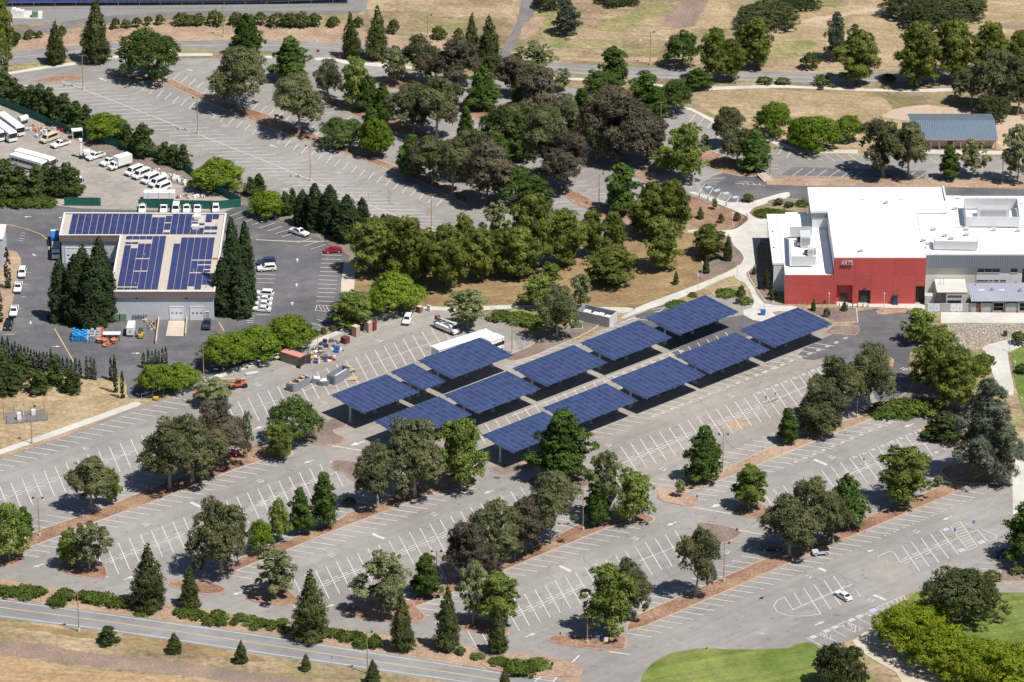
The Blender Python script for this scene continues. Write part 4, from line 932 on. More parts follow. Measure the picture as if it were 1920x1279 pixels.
# ================================================================== ARTS BUILDING
AX, AY = 90.0, 40.0
arts = thing('arts_building', 'large arts building with red front wall and white roofs', 'building', (AX, AY, 0))
def ab(x0, x1, y0, y1, z0, z1, name, m): return MB().box(x0 - AX, x1 - AX, y0 - AY, y1 - AY, z0, z1).build(name, m, arts)
FR = 22.7
XL, XM, XR = 68.8, 81.1, 104.2
ab(XM + .1, XR - .1, FR + 1.6, 53.0, 0, 12.3, 'wall', 'wall_white')
ab(77.3, 112.0, 53.3, 69.4, 0, 12.0, 'wall', 'wall_white')
ab(XL + .1, XM, FR + 1.6, 62.6, 0, 7.6, 'wall', 'wall_white')
ab(66.3, XL + .05, 30.5, 62.6, 0, 7.7, 'wall', 'wall_white')
def roofslab(x0, x1, y0, y1, z, par=.35):
    o = ab(x0, x1, y0, y1, z - .3, z, 'roof', 'white_roof')
    mb = MB()
    for q in ((x0, x1, y0, y0 + .3), (x0, x1, y1 - .3, y1), (x0, x0 + .3, y0 + .3, y1 - .3), (x1 - .3, x1, y0 + .3, y1 - .3)):
        mb.box(q[0] - AX, q[1] - AX, q[2] - AY, q[3] - AY, z + .002, z + par)
    mb.build('parapet', 'wall_white', o)
    return o
roofslab(XM, XR, FR + .45, 53.2, 12.45, .18)
roofslab(76.8, 112.2, 53.21, 69.6, 12.46, .14)
roofslab(XL + .02, XM - .02, FR + .45, 62.7, 7.75, .16)
roofslab(66.0, XL, 30.4, 62.7, 7.76, .16)
ab(77.0, 81.0, 53.1, 53.28, 10.9, 12.1, 'eave_soffit', 'ribgrey')
ab(71.0, 76.7, 62.72, 66.5, 0, 6.8, 'annexe', 'white_roof')
# red panels, joints recessed
def red_wall(xs, zs, holes, y=FR):
    g = .012
    for x0, x1, z0, z1 in rects_minus(xs, zs, holes):
        if x1 - x0 < .1 or z1 - z0 < .1: continue
        e0 = g if any(abs(x0 - q) < 1e-4 for q in xs) else 0; e1 = g if any(abs(x1 - q) < 1e-4 for q in xs) else 0
        f0 = g if any(abs(z0 - q) < 1e-4 for q in zs) else 0; f1 = g if any(abs(z1 - q) < 1e-4 for q in zs) else 0
        MB().box(x0 + e0 - AX, x1 - e1 - AX, y - AY, y + .25 - AY, z0 + f0, z1 - f1).build('wall_panel', 'red_wall', arts)
def ax_(x): return G(*c('24', x, 940)).x
def az_(y): return zat(c('24', 0, y)[1], FR)
DO1 = (ax_(556), ax_(668), 0, az_(808)); DO2 = (ax_(710), ax_(795), 0, az_(843)); DO3 = (ax_(1113), ax_(1178), 0, az_(815))
red_wall([XL, ax_(375), XM], [0, 2.6, 5.2, 7.95], [])
red_wall([XM, ax_(680), ax_(800), ax_(955), ax_(1105), XR], [0, 2.6, 5.2, 7.8, 12.6], [DO1, DO2, DO3])
for (x0, x1, z0, z1) in (DO1, DO2, DO3): pass
xs = [XL + .1, DO1[0], DO1[1], DO2[0], DO2[1], DO3[0], DO3[1], XR - .1]
for i in range(0, len(xs) - 1, 2):
    ab(xs[i], xs[i + 1], FR + .27, FR + 1.6, 0, 12.2 if xs[i] > XM else 7.6, 'wall', 'red_dark')
if True:
    ab(XM, DO1[0], FR + .27, FR + 1.6, 7.61, 12.2, 'wall', 'red_dark')
    for (x0, x1, z0, z1) in (DO1, DO2, DO3): ab(x0 + .001, x1 - .001, FR + .27, FR + 1.6, z1, 12.19, 'wall', 'red_dark')
o = ab(DO1[0], DO1[1], FR + 1.3, FR + 1.55, 0, DO1[3], 'recess_wall', 'red_wall')
fdoor('door', 'door_dark', ax_(585) - AX, ax_(632) - AX, 2.3, FR + 1.3 - AY, arts, 2, frame='red_dark')
fdoor('garage_door', 'door_dark', DO2[0] + .2 - AX, DO2[1] - .2 - AX, DO2[3] - .25, FR + .7 - AY, arts, frame='red_dark')
ab(DO3[0], DO3[1], FR + 1.35, FR + 1.55, 0, DO3[3], 'recess_wall', 'door_dark')
ab(ax_(745), ax_(760), FR - .5, FR - .02, az_(840), az_(826), 'wall_lamp', 'dark_metal')
cu = D.curves.new('arts_letters', 'FONT'); cu.body = 'ARTS'; cu.size = 1.62; cu.extrude = .12; cu.align_x = 'LEFT'; cu.offset = .028
tmp = D.objects.new('tmp', cu); COL.objects.link(tmp); bpy.context.view_layer.update()
me = D.meshes.new_from_object(tmp.evaluated_get(bpy.context.evaluated_depsgraph_get())); D.objects.remove(tmp)
me.materials.clear(); me.materials.append(M['light_board'])
wd = max(v.co.x for v in me.vertices)
lo = part('lettering', me, arts, (ax_(580) - AX, FR - .30 - AY, az_(662)), 0, ((ax_(663) - ax_(580)) / wd, 1, 1))
lo.rotation_euler.x = math.pi / 2
# left white block face and dark glazed side
ab(66.05, 66.28, 31, 61, 2.2, 6.8, 'window_band', 'glass')
# mechanical screen on the low roof
def ar(x, y, z): p = G(*c('24', x, y), z); return p
def screen(xa, ya, xb, yb, z0, z1, m='light_board', name='roof_screen', sup=True):
    a, b = ar(xa, ya, z0), ar(xb, yb, z0)
    dd = b - a; cc = (a + b) / 2
    return MB().obox(cc.x - AX, cc.y - AY, z0, z1, math.hypot(dd.x, dd.y), .12, math.atan2(dd.y, dd.x)).build(name, m, arts)
ZL = 7.8
screen(240, 668, 412, 668, ZL + .5, ZL + 3.0); screen(228, 470, 236, 665, ZL + .5, ZL + 3.0); screen(228, 465, 385, 463, ZL + .5, ZL + 3.2)
def unit(x, y, z, w, dp, h, m='light_board', name='rooftop_unit'):
    p = ar(x, y, z)
    o = MB().box(-w / 2, w / 2, -dp / 2, dp / 2, .25, h).box(-w / 2 + .2, w / 2 - .2, -dp / 2 + .2, dp / 2 - .2, 0, .25).build(name, m, arts, (p.x - AX, p.y - AY, z))
    MB().box(-w * .4, w * .4, -dp / 2 - .04, -dp / 2, .5, h - .4).build('grille', 'steel_grey', o)
    return o
unit(336, 520, ZL, 2.6, 4.6, 3.0); unit(374, 590, ZL, 1.5, 2.4, 2.0); unit(290, 525, ZL, .9, 2.8, 1.6, 'dark_metal'); unit(345, 590, ZL, 1.0, 1.2, 1.0, 'dark_metal'); unit(402, 585, ZL, .8, 2.0, 1.2, 'steel_grey')
ZH = 12.5
unit(910, 232, ZH, .9, .9, 1.0); unit(730, 572, ZH, 1.1, .9, .7)
for x in (738, 1014): p = ar(x, 208, ZH); MB().box(-.6, .6, -.15, .15, 0, .15).build('roof_drain', 'steel_grey', arts, (p.x - AX, p.y - AY, ZH))
for x, y in ((108, 430), (116, 545)): p = ar(x, y, ZL); MB().tube([(0, 0, 0), (0, 0, .25)], .25, 8).build('roof_drain', 'rust', arts, (p.x - AX, p.y - AY, ZL))
# grey wing at right
WX1, WF, WB, WZ = 150.0, 27.9, 66.0, 11.5
ab(XR + .12, WX1, WF + .7, WB, 0, WZ - .35, 'wall', 'wall_warm')
o = ab(XR, WX1, WF + .2, WB + .2, WZ - .33, WZ, 'roof', 'white_roof')
BZ = zat(c('24', 0, 688)[1], WF)
ab(XR + .1, WX1, WF, WF + .69, BZ, WZ - .34, 'cladding_band', 'ribgrey')
ab(G(*c('24', 1550, 690), BZ).x, WX1, WF + .55, WF + .69, 0, BZ - .02, 'wall', 'wall_white')
def wz(y): return zat(c('24', 0, y)[1], WF + .55)
def wx(x, y=700): return G(*c('24', x, y), wz(y)).x
for xa, xb, ya, yb in ((1553, 1602, 718, 692), (1607, 1655, 718, 692), (1660, 1710, 718, 692), (1787, 1835, 718, 692), (1553, 1600, 783, 772), (1605, 1706, 783, 772), (1716, 1756, 783, 772), (1872, 1900, 790, 690)):
    z0, z1 = wz(ya), wz(yb)
    o = MB().box(wx(xa) - AX, wx(xb) - AX, WF + .46 - AY, WF + .54 - AY, z0, z1).build('window', 'glass', arts)
    MB().box(wx(xa) - .12 - AX, wx(xb) + .12 - AX, WF + .40 - AY, WF + .54 - AY, z0 - .12, z0 - .005).build('sill', 'trim_white', o)
ZW = 11.55
screen(1470, 392, 1850, 396, ZW + .4, ZW + 3.1); screen(1455, 268, 1470, 390, ZW + .2, ZW + 3.1); screen(1455, 268, 1830, 268, ZW + .3, ZW + 3.2); screen(1830, 268, 1848, 392, ZW + .2, ZW + 3.1)
for xa in (1545, 1617, 1686, 1755): p = ar(xa, 266, ZW); MB().box(-.09, .09, -.25, -.1, .2, 3.2).build('screen_post', 'steel_grey', arts, (p.x - AX, p.y - AY, ZW))
screen(1250, 552, 1552, 556, ZW + .4, ZW + 2.6); screen(1245, 500, 1250, 552, ZW + .3, ZW + 2.6); screen(1550, 500, 1553, 556, ZW + .3, ZW + 2.6)
unit(1660, 320, ZW, 8.2, 2.6, 2.4, 'galvanised')
for x, y in ((1395, 275), (1245, 420), (1475, 420), (1670, 425), (1840, 430), (1475, 458), (1370, 485), (1325, 465), (1172, 500), (1198, 525)): unit(x, y, ZW if x > 1200 else ZH, 1.2, .9, .8)
ab(111.9, 112.35, 60.5, 69.5, 11.2, 13.0, 'fin_wall', 'wall_white')
ab(112.4, 116.6, 66.21, 67.2, 0, 11.2, 'wall', 'wall_white')
for x in (1400, 1418, 1860): p = ar(x, 200 if x < 1800 else 235, ZW); MB().box(-.5, .5, -.15, .15, 0, .15).build('roof_drain', 'steel_grey', arts, (p.x - AX, p.y - AY, ZW))
p0 = ar(1390, 402, ZW); MB().box(0, 18, -.12, .12, 0, .12).build('roof_walkway', 'concrete', arts, (p0.x - AX, p0.y - AY, ZW + .01))

# service yard buildings in front of the wing
SY = G(*c('24', 1300, 998)).y
def sx(x): return G(*c('24', x, 998)).x
def sz(y, yy=SY): return zat(c('24', 0, y)[1], yy)
yw = thing('yard_wall', 'grey block wall with white gates before the service yard', 'wall', (sx(1300), SY, 0))
for xa, xb in ((1186, 1200), (1287, 1360), (1449, 1505)):
    MB().box(sx(xa) - sx(1300), sx(xb) - sx(1300), -.1, .1, 0, 2.4).build('wall', 'cmu', yw)
for xa, xb in ((1201, 1243), (1244, 1286), (1361, 1404), (1405, 1448)):
    o = MB().box(sx(xa) - sx(1300) + .03, sx(xb) - sx(1300) - .03, -.06, .06, .15, 2.35).build('gate_leaf', 'door_white', yw)
    MB().box(sx((xa + xb) / 2) - sx(1300) - .1, sx((xa + xb) / 2) - sx(1300) + .1, -.1, -.06, 1, 1.2).build('latch', 'dark_metal', o)
ph = thing('plant_room', 'small flat roofed plant room with louvre band', 'building', (sx(1380), SY + 4, 0))
q = sx(1380)
MB().box(sx(1335) - q, sx(1482) - q, -1.6, 6.5, 0, 4.3).build('wall', 'wall_warm', ph)
MB().box(sx(1270) - q, sx(1334.5) - q, .6, 6.5, 0, 4.2).build('wall', 'cmu', ph)
MB().box(sx(1268) - q, sx(1484) - q, -1.75, 6.6, 4.31, 4.5).build('roof', 'wall_warm', ph)
MB().box(sx(1345) - q, sx(1440) - q, -1.72, -1.61, .9, 2.2).build('window', 'glass', ph)
for i in range(6): MB().box(-.3, .1, -1.75, -1.62, 3.2, 3.6).build('louvre', 'door_dark', ph, (sx(1355 + 17 * i) - q, 0, 0))
for x in (1300, 1325): MB().tube([(0, 3, 4.5), (0, 3, 6.3)], .08).build('vent_pipe', 'galvanised', ph, (sx(x) - q, 0, 0))
sh = thing('metal_roof_shed', 'long shed with ribbed grey metal roof and roll doors', 'shed', (sx(1510), SY, 0))
q = sx(1510)
ez, ry = 3.2, SY + 7.2
rz_ = 4.6
MB().add([(-.2, -.7, ez), (WX1 - q, -.7, ez), (WX1 - q, 7.2, rz_ + .1), (-.8, 7.2, rz_ + .1), (-.2, -.7, ez + .14), (WX1 - q, -.7, ez + .14), (WX1 - q, 7.2, rz_ + .25), (-.8, 7.2, rz_ + .25)], [(0, 1, 2, 3), (4, 5, 6, 7), (0, 1, 5, 4), (1, 2, 6, 5), (2, 3, 7, 6), (3, 0, 4, 7)]).build('roof', 'ribroof', sh)
MB().box(0, WX1 - q, 5.0, 6.9, 0, 4.2).build('wall', 'cmu', sh)
for xa, xb in ((1507, 1540), (1572, 1655), (1752, 1840)):
    MB().box(sx(xa) - q, sx(xb) - q, -.1, .1, 0, 2.5).build('wall', 'cmu', sh)
for xa, xb in ((1660, 1735), (1846, 1925)):
    mbx = MB().box(sx(xa) - q, sx(xb) - q, -.05, .05, .2, .35).box(sx(xa) - q, sx(xb) - q, -.05, .05, 1.4, 1.5).box(sx(xa) - q, sx(xb) - q, -.05, .05, 2.6, 2.75)
    for x in (xa, xb): mbx.box(sx(x) - q - .08, sx(x) - q + .08, -.08, .08, 0, 3.0)
    mbx.build('gate', 'galvanised', sh)
MB().box(sx(1541) - q, sx(1571) - q, 0, .1, 0, 2.3).build('door', 'rust', sh)
for x in (1505, 1580, 1660, 1745, 1840): MB().obox(0, 0, 0, 3.2, .18, .18).build('post', 'steel_grey', sh, (sx(x) - q, -.35, 0))
for x, y in ((1580, 845), (1722, 845)):
    p = G(*c('24', x, y), 3.95); MB().box(-.7, .7, -.6, .6, -.2, .35).build('skylight', 'white_roof', sh, (p.x - q, p.y - SY, 3.95))
for x, y in ((1540, 825), (1655, 850), (1632, 800), (1660, 800), (1825, 805), (1855, 855)):
    p = G(*c('24', x, y), 4); MB().box(-.4, .4, -.35, .35, -.2, .6).tube([(0, 0, .6), (0, 0, 1.0)], .18).build('vent', 'steel_grey', sh, (p.x - q, p.y - SY, 4))
tag(MB().box(-1.2, 1.2, -1, 1, .2, 2.6).box(-1, 1, -1.05, -1, .4, 2.2).build('chiller', 'silver_paint', None, (*G(*c('24', 1212, 940)).to_2d(), 0)), 'silver chiller beside the dark opening in red wall', 'machine')
tag(MB().box(-.7, .7, -.5, .5, 0, .9).box(-.5, .5, -.4, .4, .9, 2.5).box(-.7, .7, -.55, .4, 2.5, 2.7).build('compressor', 'navy_paint', None, (*G(*c('24', 972, 945)).to_2d(), 0)), 'dark blue standing machine against the red wall', 'machine')
# railing along the ramp at the red wall
rl = thing('handrail', 'dark handrail along the ramp below the red wall', 'railing', G(*c('24', 415, 950)))
a, b = G(*c('24', 275, 952)), G(*c('24', 552, 940))
ctr = rl.location.copy()
for zz in (.5, 1.0): MB().tube([a - ctr + Vector((0, 0, zz)), b - ctr + Vector((0, 0, zz))], .04).build('rail', 'rust', rl)
for i in range(8): p = a.lerp(b, i / 7) - ctr; MB().tube([p, p + Vector((0, 0, 1))], .05).build('post', 'dark_metal', rl)
for i, x in enumerate((578, 605, 638, 672, 708, 745, 780)):
    tag(MB().tube([(0, 0, 0), (0, 0, 1.0)], .11, 8).build('bollard', 'dark_metal', None, G(*c('24', x, 962))), f'{("first","second","third","fourth","fifth","sixth","seventh")[i]} dark bollard from left before the red entrance', 'bollard', 'bollards at the red entrance')

# ================================================================== LONG SHED (top right)
a, b = G(*c('14', 1225, 1055)), G(*c('14', 1685, 1058))
x0, x1, y0 = G(*c('14', 1100, 1055)).x, b.x, a.y
ls = thing('long_shed', 'long cream building with blue grey metal roof', 'building', ((x0 + x1) / 2, y0, 0))
w2 = (x1 - x0) / 2
MB().box(-w2 + .2, w2 - .2, 1.6, 7.2, 0, 2.9).build('wall', 'wall_cream', ls)
RYD = 6.0
ridge = 4.7
ry = G(*c('14', 1400, 852), ridge).y - y0
mb = MB()
for (ya, za, yb, zb) in ((-.2, 2.85, ry, ridge), (ry, ridge, 2 * ry + .2, 2.85)):
    mb.hexa([(-w2 - .3, ya, za), (w2 + .3, ya, za), (w2 + .3, yb, zb), (-w2 - .3, yb, zb)], [(-w2 - .3, ya, za + .12), (w2 + .3, ya, za + .12), (w2 + .3, yb, zb + .12), (-w2 - .3, yb, zb + .12)])
mb.build('roof', 'ribblue', ls)
MB().box(-w2 - .3, w2 + .3, -.32, -.2, 2.75, 2.98).build('fascia', 'salmon_trim', ls)
for xx in (1225, 1283, 1385, 1435, 1585, 1680): MB().obox(0, 0, 0, 2.8, .3, .3).build('post', 'salmon_trim', ls, (G(*c('14', xx, 1058)).x - ls.location.x, 0, 0))
o = MB().box(-.7, .7, 1.5, 1.59, .9, 2.2).build('window', 'glass', ls, (G(*c('14', 1363, 1058)).x - ls.location.x, 0, 0))
MB().box(-.8, .8, 1.45, 1.58, .8, .88).build('sill', 'trim_white', o)
MB().box(-.5, .5, 1.5, 1.59, 0, 2.1).build('door', 'wall_grey', ls, (G(*c('14', 1460, 1058)).x - ls.location.x, 0, 0))

# ================================================================== VEGETATION
LM = {
 'euc': leaf_mat('eucalyptus_leaves', (0.097, 0.114, 0.053), (0.223, 0.229, 0.113)),
 'eucb': leaf_mat('brownish_eucalyptus_leaves', (0.090, 0.080, 0.055), (0.209, 0.182, 0.124)),
 'pine': leaf_mat('pine_needles', (0.093, 0.126, 0.034), (0.285, 0.316, 0.075)),
 'dpine': leaf_mat('dark_pine_needles', (0.054, 0.090, 0.034), (0.138, 0.180, 0.060)),
 'con': leaf_mat('conifer_needles', (0.056, 0.082, 0.032), (0.156, 0.172, 0.062)),
 'red': leaf_mat('redwood_needles', (0.031, 0.061, 0.028), (0.086, 0.114, 0.046)),
 'rnd': leaf_mat('bright_leaves', (.098, .165, .020), (.225, .310, .040), .34),
 'yel': leaf_mat('yellow_green_leaves', (.125, .175, .016), (.290, .335, .032), .34),
 'syc': leaf_mat('pale_sycamore_leaves', (0.160, 0.189, 0.079), (0.339, 0.358, 0.186), .3),
 'sycg': leaf_mat('green_sycamore_leaves', (0.104, 0.155, 0.036), (0.262, 0.324, 0.083), .3),
 'lgt': leaf_mat('dark_green_leaves', (0.057, 0.106, 0.027), (0.144, 0.221, 0.055)),
 'brd': leaf_mat('mid_green_leaves', (0.055, 0.096, 0.026), (0.144, 0.204, 0.058)),
 'cyp': leaf_mat('cypress_needles', (0.028, 0.057, 0.028), (0.073, 0.111, 0.049)),
 'ced': leaf_mat('blue_grey_needles', (0.077, 0.100, 0.069), (0.186, 0.215, 0.147)),
 'oak': leaf_mat('oak_leaves', (0.047, 0.067, 0.026), (0.130, 0.150, 0.066)),
 'shr': leaf_mat('shrub_leaves', (0.068, 0.092, 0.029), (0.179, 0.204, 0.068)),
 'jun': leaf_mat('juniper_leaves', (0.070, 0.118, 0.023), (0.186, 0.237, 0.054)),
}
def sph(rg, n):
    v = rg.normal(size=(n, 3))
    return v / np.linalg.norm(v, axis=1)[:, None]
def leaf_mesh(name, C, N, size, tone, aspect, m, rg, droop=0.0):
    n = len(C)
    N = N / np.maximum(1e-6, np.linalg.norm(N, axis=1))[:, None]
    r = sph(rg, n)
    if droop: r = r * (1 - droop) + np.array([0, 0, -1.0]) * droop
    t = r - N * (r * N).sum(1)[:, None]
    t /= np.maximum(1e-6, np.linalg.norm(t, axis=1))[:, None]
    b = np.cross(N, t)
    s = (size * rg.uniform(.6, 1.35, n))[:, None]
    t = t * s * .5 * aspect; b = b * s * .5 / aspect
    fold = N * s * rg.uniform(-.25, .25, n)[:, None]
    V = np.stack([C - t, C - b * .9 + fold, C + t, C + b * .9 + fold], 1).reshape(-1, 3)
    me = D.meshes.new(name)
    me.vertices.add(4 * n); me.loops.add(4 * n); me.polygons.add(n)
    me.vertices.foreach_set('co', V.astype(np.float32).ravel())
    me.loops.foreach_set('vertex_index', np.arange(4 * n, dtype=np.int32))
    me.polygons.foreach_set('loop_start', np.arange(0, 4 * n, 4, dtype=np.int32))
    at = me.attributes.new('tone', 'FLOAT', 'FACE')
    at.data.foreach_set('value', np.clip(tone, 0, 1).astype(np.float32))
    me.update(calc_edges=True)
    me.materials.append(m)
    return me
def clumps_to_leaves(cl, rg, total, up=.22, per=14, airy=0):
    """each clump is covered with sprigs (small tufts) of a few leaves"""
    cl = np.array(cl)
    area = cl[:, 3] * (cl[:, 3] + cl[:, 4])
    share = area / area.sum()
    Cs, Ns, Ts = [], [], []
    ns = total * 1.5 / per
    for i, (cx, cy, cz, rx, rz) in enumerate(cl):
        n = max(5, int(ns * share[i]))
        dirs = sph(rg, n)
        dirs[:, 2] = np.where(dirs[:, 2] < -.45, -dirs[:, 2] * .5, dirs[:, 2])
        dirs /= np.linalg.norm(dirs, axis=1)[:, None]
        rr = rg.uniform(.70, 1.02, n)
        k = rg.uniform(size=n) < .12
        rr[k] *= rg.uniform(1.0, 1.3, k.sum())
        S = dirs * rr[:, None] * np.array([rx, rx, rz]) + np.array([cx, cy, cz])
        q = np.sqrt((((S[:, None, :] - cl[None, :, :3]) / cl[None, :, [3, 3, 4]]) ** 2).sum(2))
        q[:, i] = 9
        ok = q.min(1) > .66
        S, dirs = S[ok], dirs[ok]
        n = len(S)
        if not n: continue
        tone = rg.uniform(.15, .85) + rg.normal(size=n) * .22
        sr = np.minimum(rx * .42, rg.uniform(.28, .62, n))
        dd = sph(rg, n * per)
        dd += np.repeat(dirs, per, 0) * .55
        C = np.repeat(S, per, 0) + dd * (np.repeat(sr, per) * rg.uniform(.5, 1, n * per))[:, None] * np.array([1, 1, .8])
        Cs.append(C)
        Ns.append(dd * .55 + np.repeat(dirs, per, 0) * .65 + rg.normal(size=(n * per, 3)) * .34 + np.array([0, 0, up]))
        Ts.append(np.repeat(tone, per) + rg.normal(size=n * per) * .14)
    return tuple(map(np.concatenate, (Cs, Ns, Ts)))
def fit(C, W0, H0):
    """let the leaves fill the nominal width and height"""
    C = C.copy()
    C[:, :2] -= (np.percentile(C[:, :2], 1, axis=0) + np.percentile(C[:, :2], 99, axis=0)) / 2 * .7
    w = max(np.percentile(np.abs(C[:, 0]), 98.5), np.percentile(np.abs(C[:, 1]), 98.5))
    k1, k2 = W0 / 2 / w, H0 / np.percentile(C[:, 2], 99.6)
    C[:, :2] *= k1; C[:, 2] *= k2
    return C
def trunk_mesh(name, H, r0, top, cl, rg, m, limbs=7, fork=.35, lean=.03):
    mb = MB()
    x, y = 0, 0
    pts, rad = [], []
    for k in range(6):
        f = k / 5
        pts.append((x, y, H * top * f)); rad.append(r0 * (1 - .72 * f) * (1.25 if k == 0 else 1))
        x += rg.normal() * lean * H * .3; y += rg.normal() * lean * H * .3
    mb.tube(pts, rad, 7)
    if cl:
        idx = rg.permutation(len(cl))[:limbs]
        for i in idx:
            cx, cy, cz, rx, rz = cl[i]
            zs = min(max(H * fork * rg.uniform(.8, 1.5), .1), cz - .2)
            f = min(1, zs / (H * top))
            k = min(4, int(f * 5)); ff = f * 5 - k
            s = Vector(pts[k]).lerp(Vector(pts[k + 1]), ff)
            e = Vector((cx, cy, cz))
            mid = s.lerp(e, .5) + Vector((0, 0, -.06 * H * rg.uniform(0, 1)))
            mb.tube([s, mid, e], [r0 * .42, r0 * .28, r0 * .1], 5, cap=False)
    return mb.mesh(name, m)

def crown_clumps(kind, W0, H0, rg):
    """list of clumps (x, y, z, radius, half height) filling the crown of a tree W0 wide and H0 tall"""
    cl = []
    if kind in ('euc', 'eucb'):
        nsub = int(rg.integers(5, 8))
        for s in range(nsub):
            a = 2 * math.pi * (s + rg.uniform(-.35, .35)) / nsub
            rr = rg.uniform(.15, .27) * W0 if s else rg.uniform(0, .06) * W0
            zc = H0 * (rg.uniform(.34, .70) if s % 2 else rg.uniform(.50, .74)) if s else H0 * .80
            sx, sy = rr * math.cos(a), rr * math.sin(a)
            R_ = W0 * rg.uniform(.17, .24)
            cl.append((sx, sy, zc, R_ * .8, R_ * .95))
            for k in range(8):
                dv = sph(rg, 1)[0]
                r_ = W0 * rg.uniform(.075, .125)
                cl.append((sx + dv[0] * R_ * .85, sy + dv[1] * R_ * .85, zc + dv[2] * R_ * .95, r_, r_ * rg.uniform(.85, 1.3)))
            for k in range(2):
                r_ = W0 * rg.uniform(.05, .08)
                cl.append((sx * 1.2 + rg.normal() * R_ * .5, sy * 1.2 + rg.normal() * R_ * .5, max(zc - R_ * rg.uniform(.9, 1.5), H0 * .14), r_, r_ * 1.5))
    elif kind in ('pine', 'ced', 'lgt', 'syc', 'sycg'):
        n = {'pine': 50, 'ced': 60, 'lgt': 46, 'syc': 46, 'sycg': 46}[kind]
        z0 = {'pine': .14, 'ced': .10, 'lgt': .12, 'syc': .22, 'sycg': .18}[kind]
        wob = rg.uniform(-.5, .5, 12)
        for k in range(n):
            f = (k + .5) / n
            z = H0 * (z0 + (.97 - z0) * f)
            if kind == 'pine': prof = math.sin(math.pi * min(1, f * .80 + .17)) ** .5
            elif kind == 'ced': prof = (1 - f) ** .55 * .95 + .06
            elif kind == 'lgt': prof = (1 - f) ** .62 * (1.02 - .30 * (1 - f) ** 4) + .05
            else: prof = math.sin(math.pi * (.20 + .72 * f)) ** .6
            a = k * 2.399 + rg.uniform(-.6, .6)
            prof *= 1 + .28 * wob[int(a / 6.2832 * 4 + f * 6) % 12]
            q = rg.uniform(.30, 1.0)
            r_ = W0 * rg.uniform(.085, .15) * (.55 + .45 * prof)
            if kind in ('syc',): r_ *= .80
            rr = max(0, W0 * .5 * prof * q - r_ * .35)
            cl.append((rr * math.cos(a), rr * math.sin(a), min(z, H0 - r_ * .6), r_, r_ * rg.uniform(.65, .95)))
        if kind != 'syc':
            for k in range(7):
                f = (k + .5) / 7
                prof = {'ced': (1 - f) ** .6, 'lgt': (1 - f) ** .6}.get(kind, math.sin(math.pi * (.2 + .7 * f)) ** .6)
                cl.append((rg.normal() * .03 * W0, rg.normal() * .03 * W0, H0 * (z0 + .06 + (.86 - z0) * f), W0 * .26 * prof + .05, H0 * .10))
    elif kind in ('rnd', 'yel', 'oak', 'brd'):
        n = 74
        cl.append((0, 0, H0 * .48, W0 * .30, H0 * .30))
        for k in range(n):
            dv = sph(rg, 1)[0]
            dv[2] = abs(dv[2]) * 1.30 - .36
            lob = 1 + .14 * math.sin(3 * math.atan2(dv[1], dv[0]) + W0) * (1 - abs(dv[2]))
            q = rg.uniform(.62, .98) * lob
            r_ = W0 * rg.uniform(.075, .125)
            cl.append((dv[0] * W0 * .42 * q, dv[1] * W0 * .42 * q, H0 * (.42 + .50 * dv[2] * q), r_, r_ * .85))
    elif kind in ('shr', 'jun'):
        n = 22
        cl.append((0, 0, H0 * .4, W0 * .3, H0 * .38))
        for k in range(n):
            a = rg.uniform(0, 6.28); q = math.sqrt(rg.uniform(0, 1))
            r_ = W0 * rg.uniform(.11, .18)
            z = H0 * (.22 + .5 * (1 - q * q) * rg.uniform(.6, 1))
            cl.append((W0 * .38 * q * math.cos(a), W0 * .38 * q * math.sin(a), z, r_, min(r_, H0 * .3)))
    return cl

SPEC = {   # nominal width, height, leaf size, leaf count, aspect, droop, trunk radius, trunk top, bark, variants
 'euc': (12, 15, 0.33, 26250, 1.4, .45, .38, .62, 'barkpale', 5), 'eucb': (12, 15, 0.33, 26250, 1.4, .45, .38, .62, 'bark', 4),
 'pine': (9, 13, 0.30, 21000, 1.6, 0, .26, .85, 'bark', 5), 'dpine': (5, 7, 0.26, 9625, 1.6, 0, .14, .9, 'bark', 4),
 'ced': (13, 20, 0.35, 24500, 1.9, 0, .4, .92, 'bark', 3), 'lgt': (8, 12, 0.32, 17500, 1.1, .1, .2, .85, 'bark', 5),
 'rnd': (11, 9, 0.30, 22750, 1.1, .1, .28, .55, 'bark', 4), 'yel': (14, 11, 0.32, 26250, 1.1, .1, .3, .55, 'bark', 3), 'oak': (15, 11, 0.35, 26250, 1.1, 0, .4, .5, 'bark', 3),
 'brd': (13, 13, 0.33, 24500, 1.1, .1, .3, .6, 'bark', 4), 'syc': (9, 11, 0.30, 11375, 1.05, .15, .2, .85, 'barkpale', 4), 'sycg': (10, 13, 0.33, 19250, 1.05, .15, .22, .85, 'barkpale', 4),
 'con': (7, 14, 0.30, 0, 1.4, .35, .25, .95, 'bark', 4), 'red': (5, 15, 0.32, 0, 1.4, .3, .25, .95, 'bark', 4), 'cyp': (1.1, 5.2, .22, 0, 1.5, 0, .08, .9, 'bark', 3),
 'shr': (3.2, 2.8, .26, 2200, 1.1, 0, .08, .5, 'bark', 4), 'jun': (4.5, 1.6, .26, 2400, 1.2, 0, .06, .5, 'bark', 4),
}
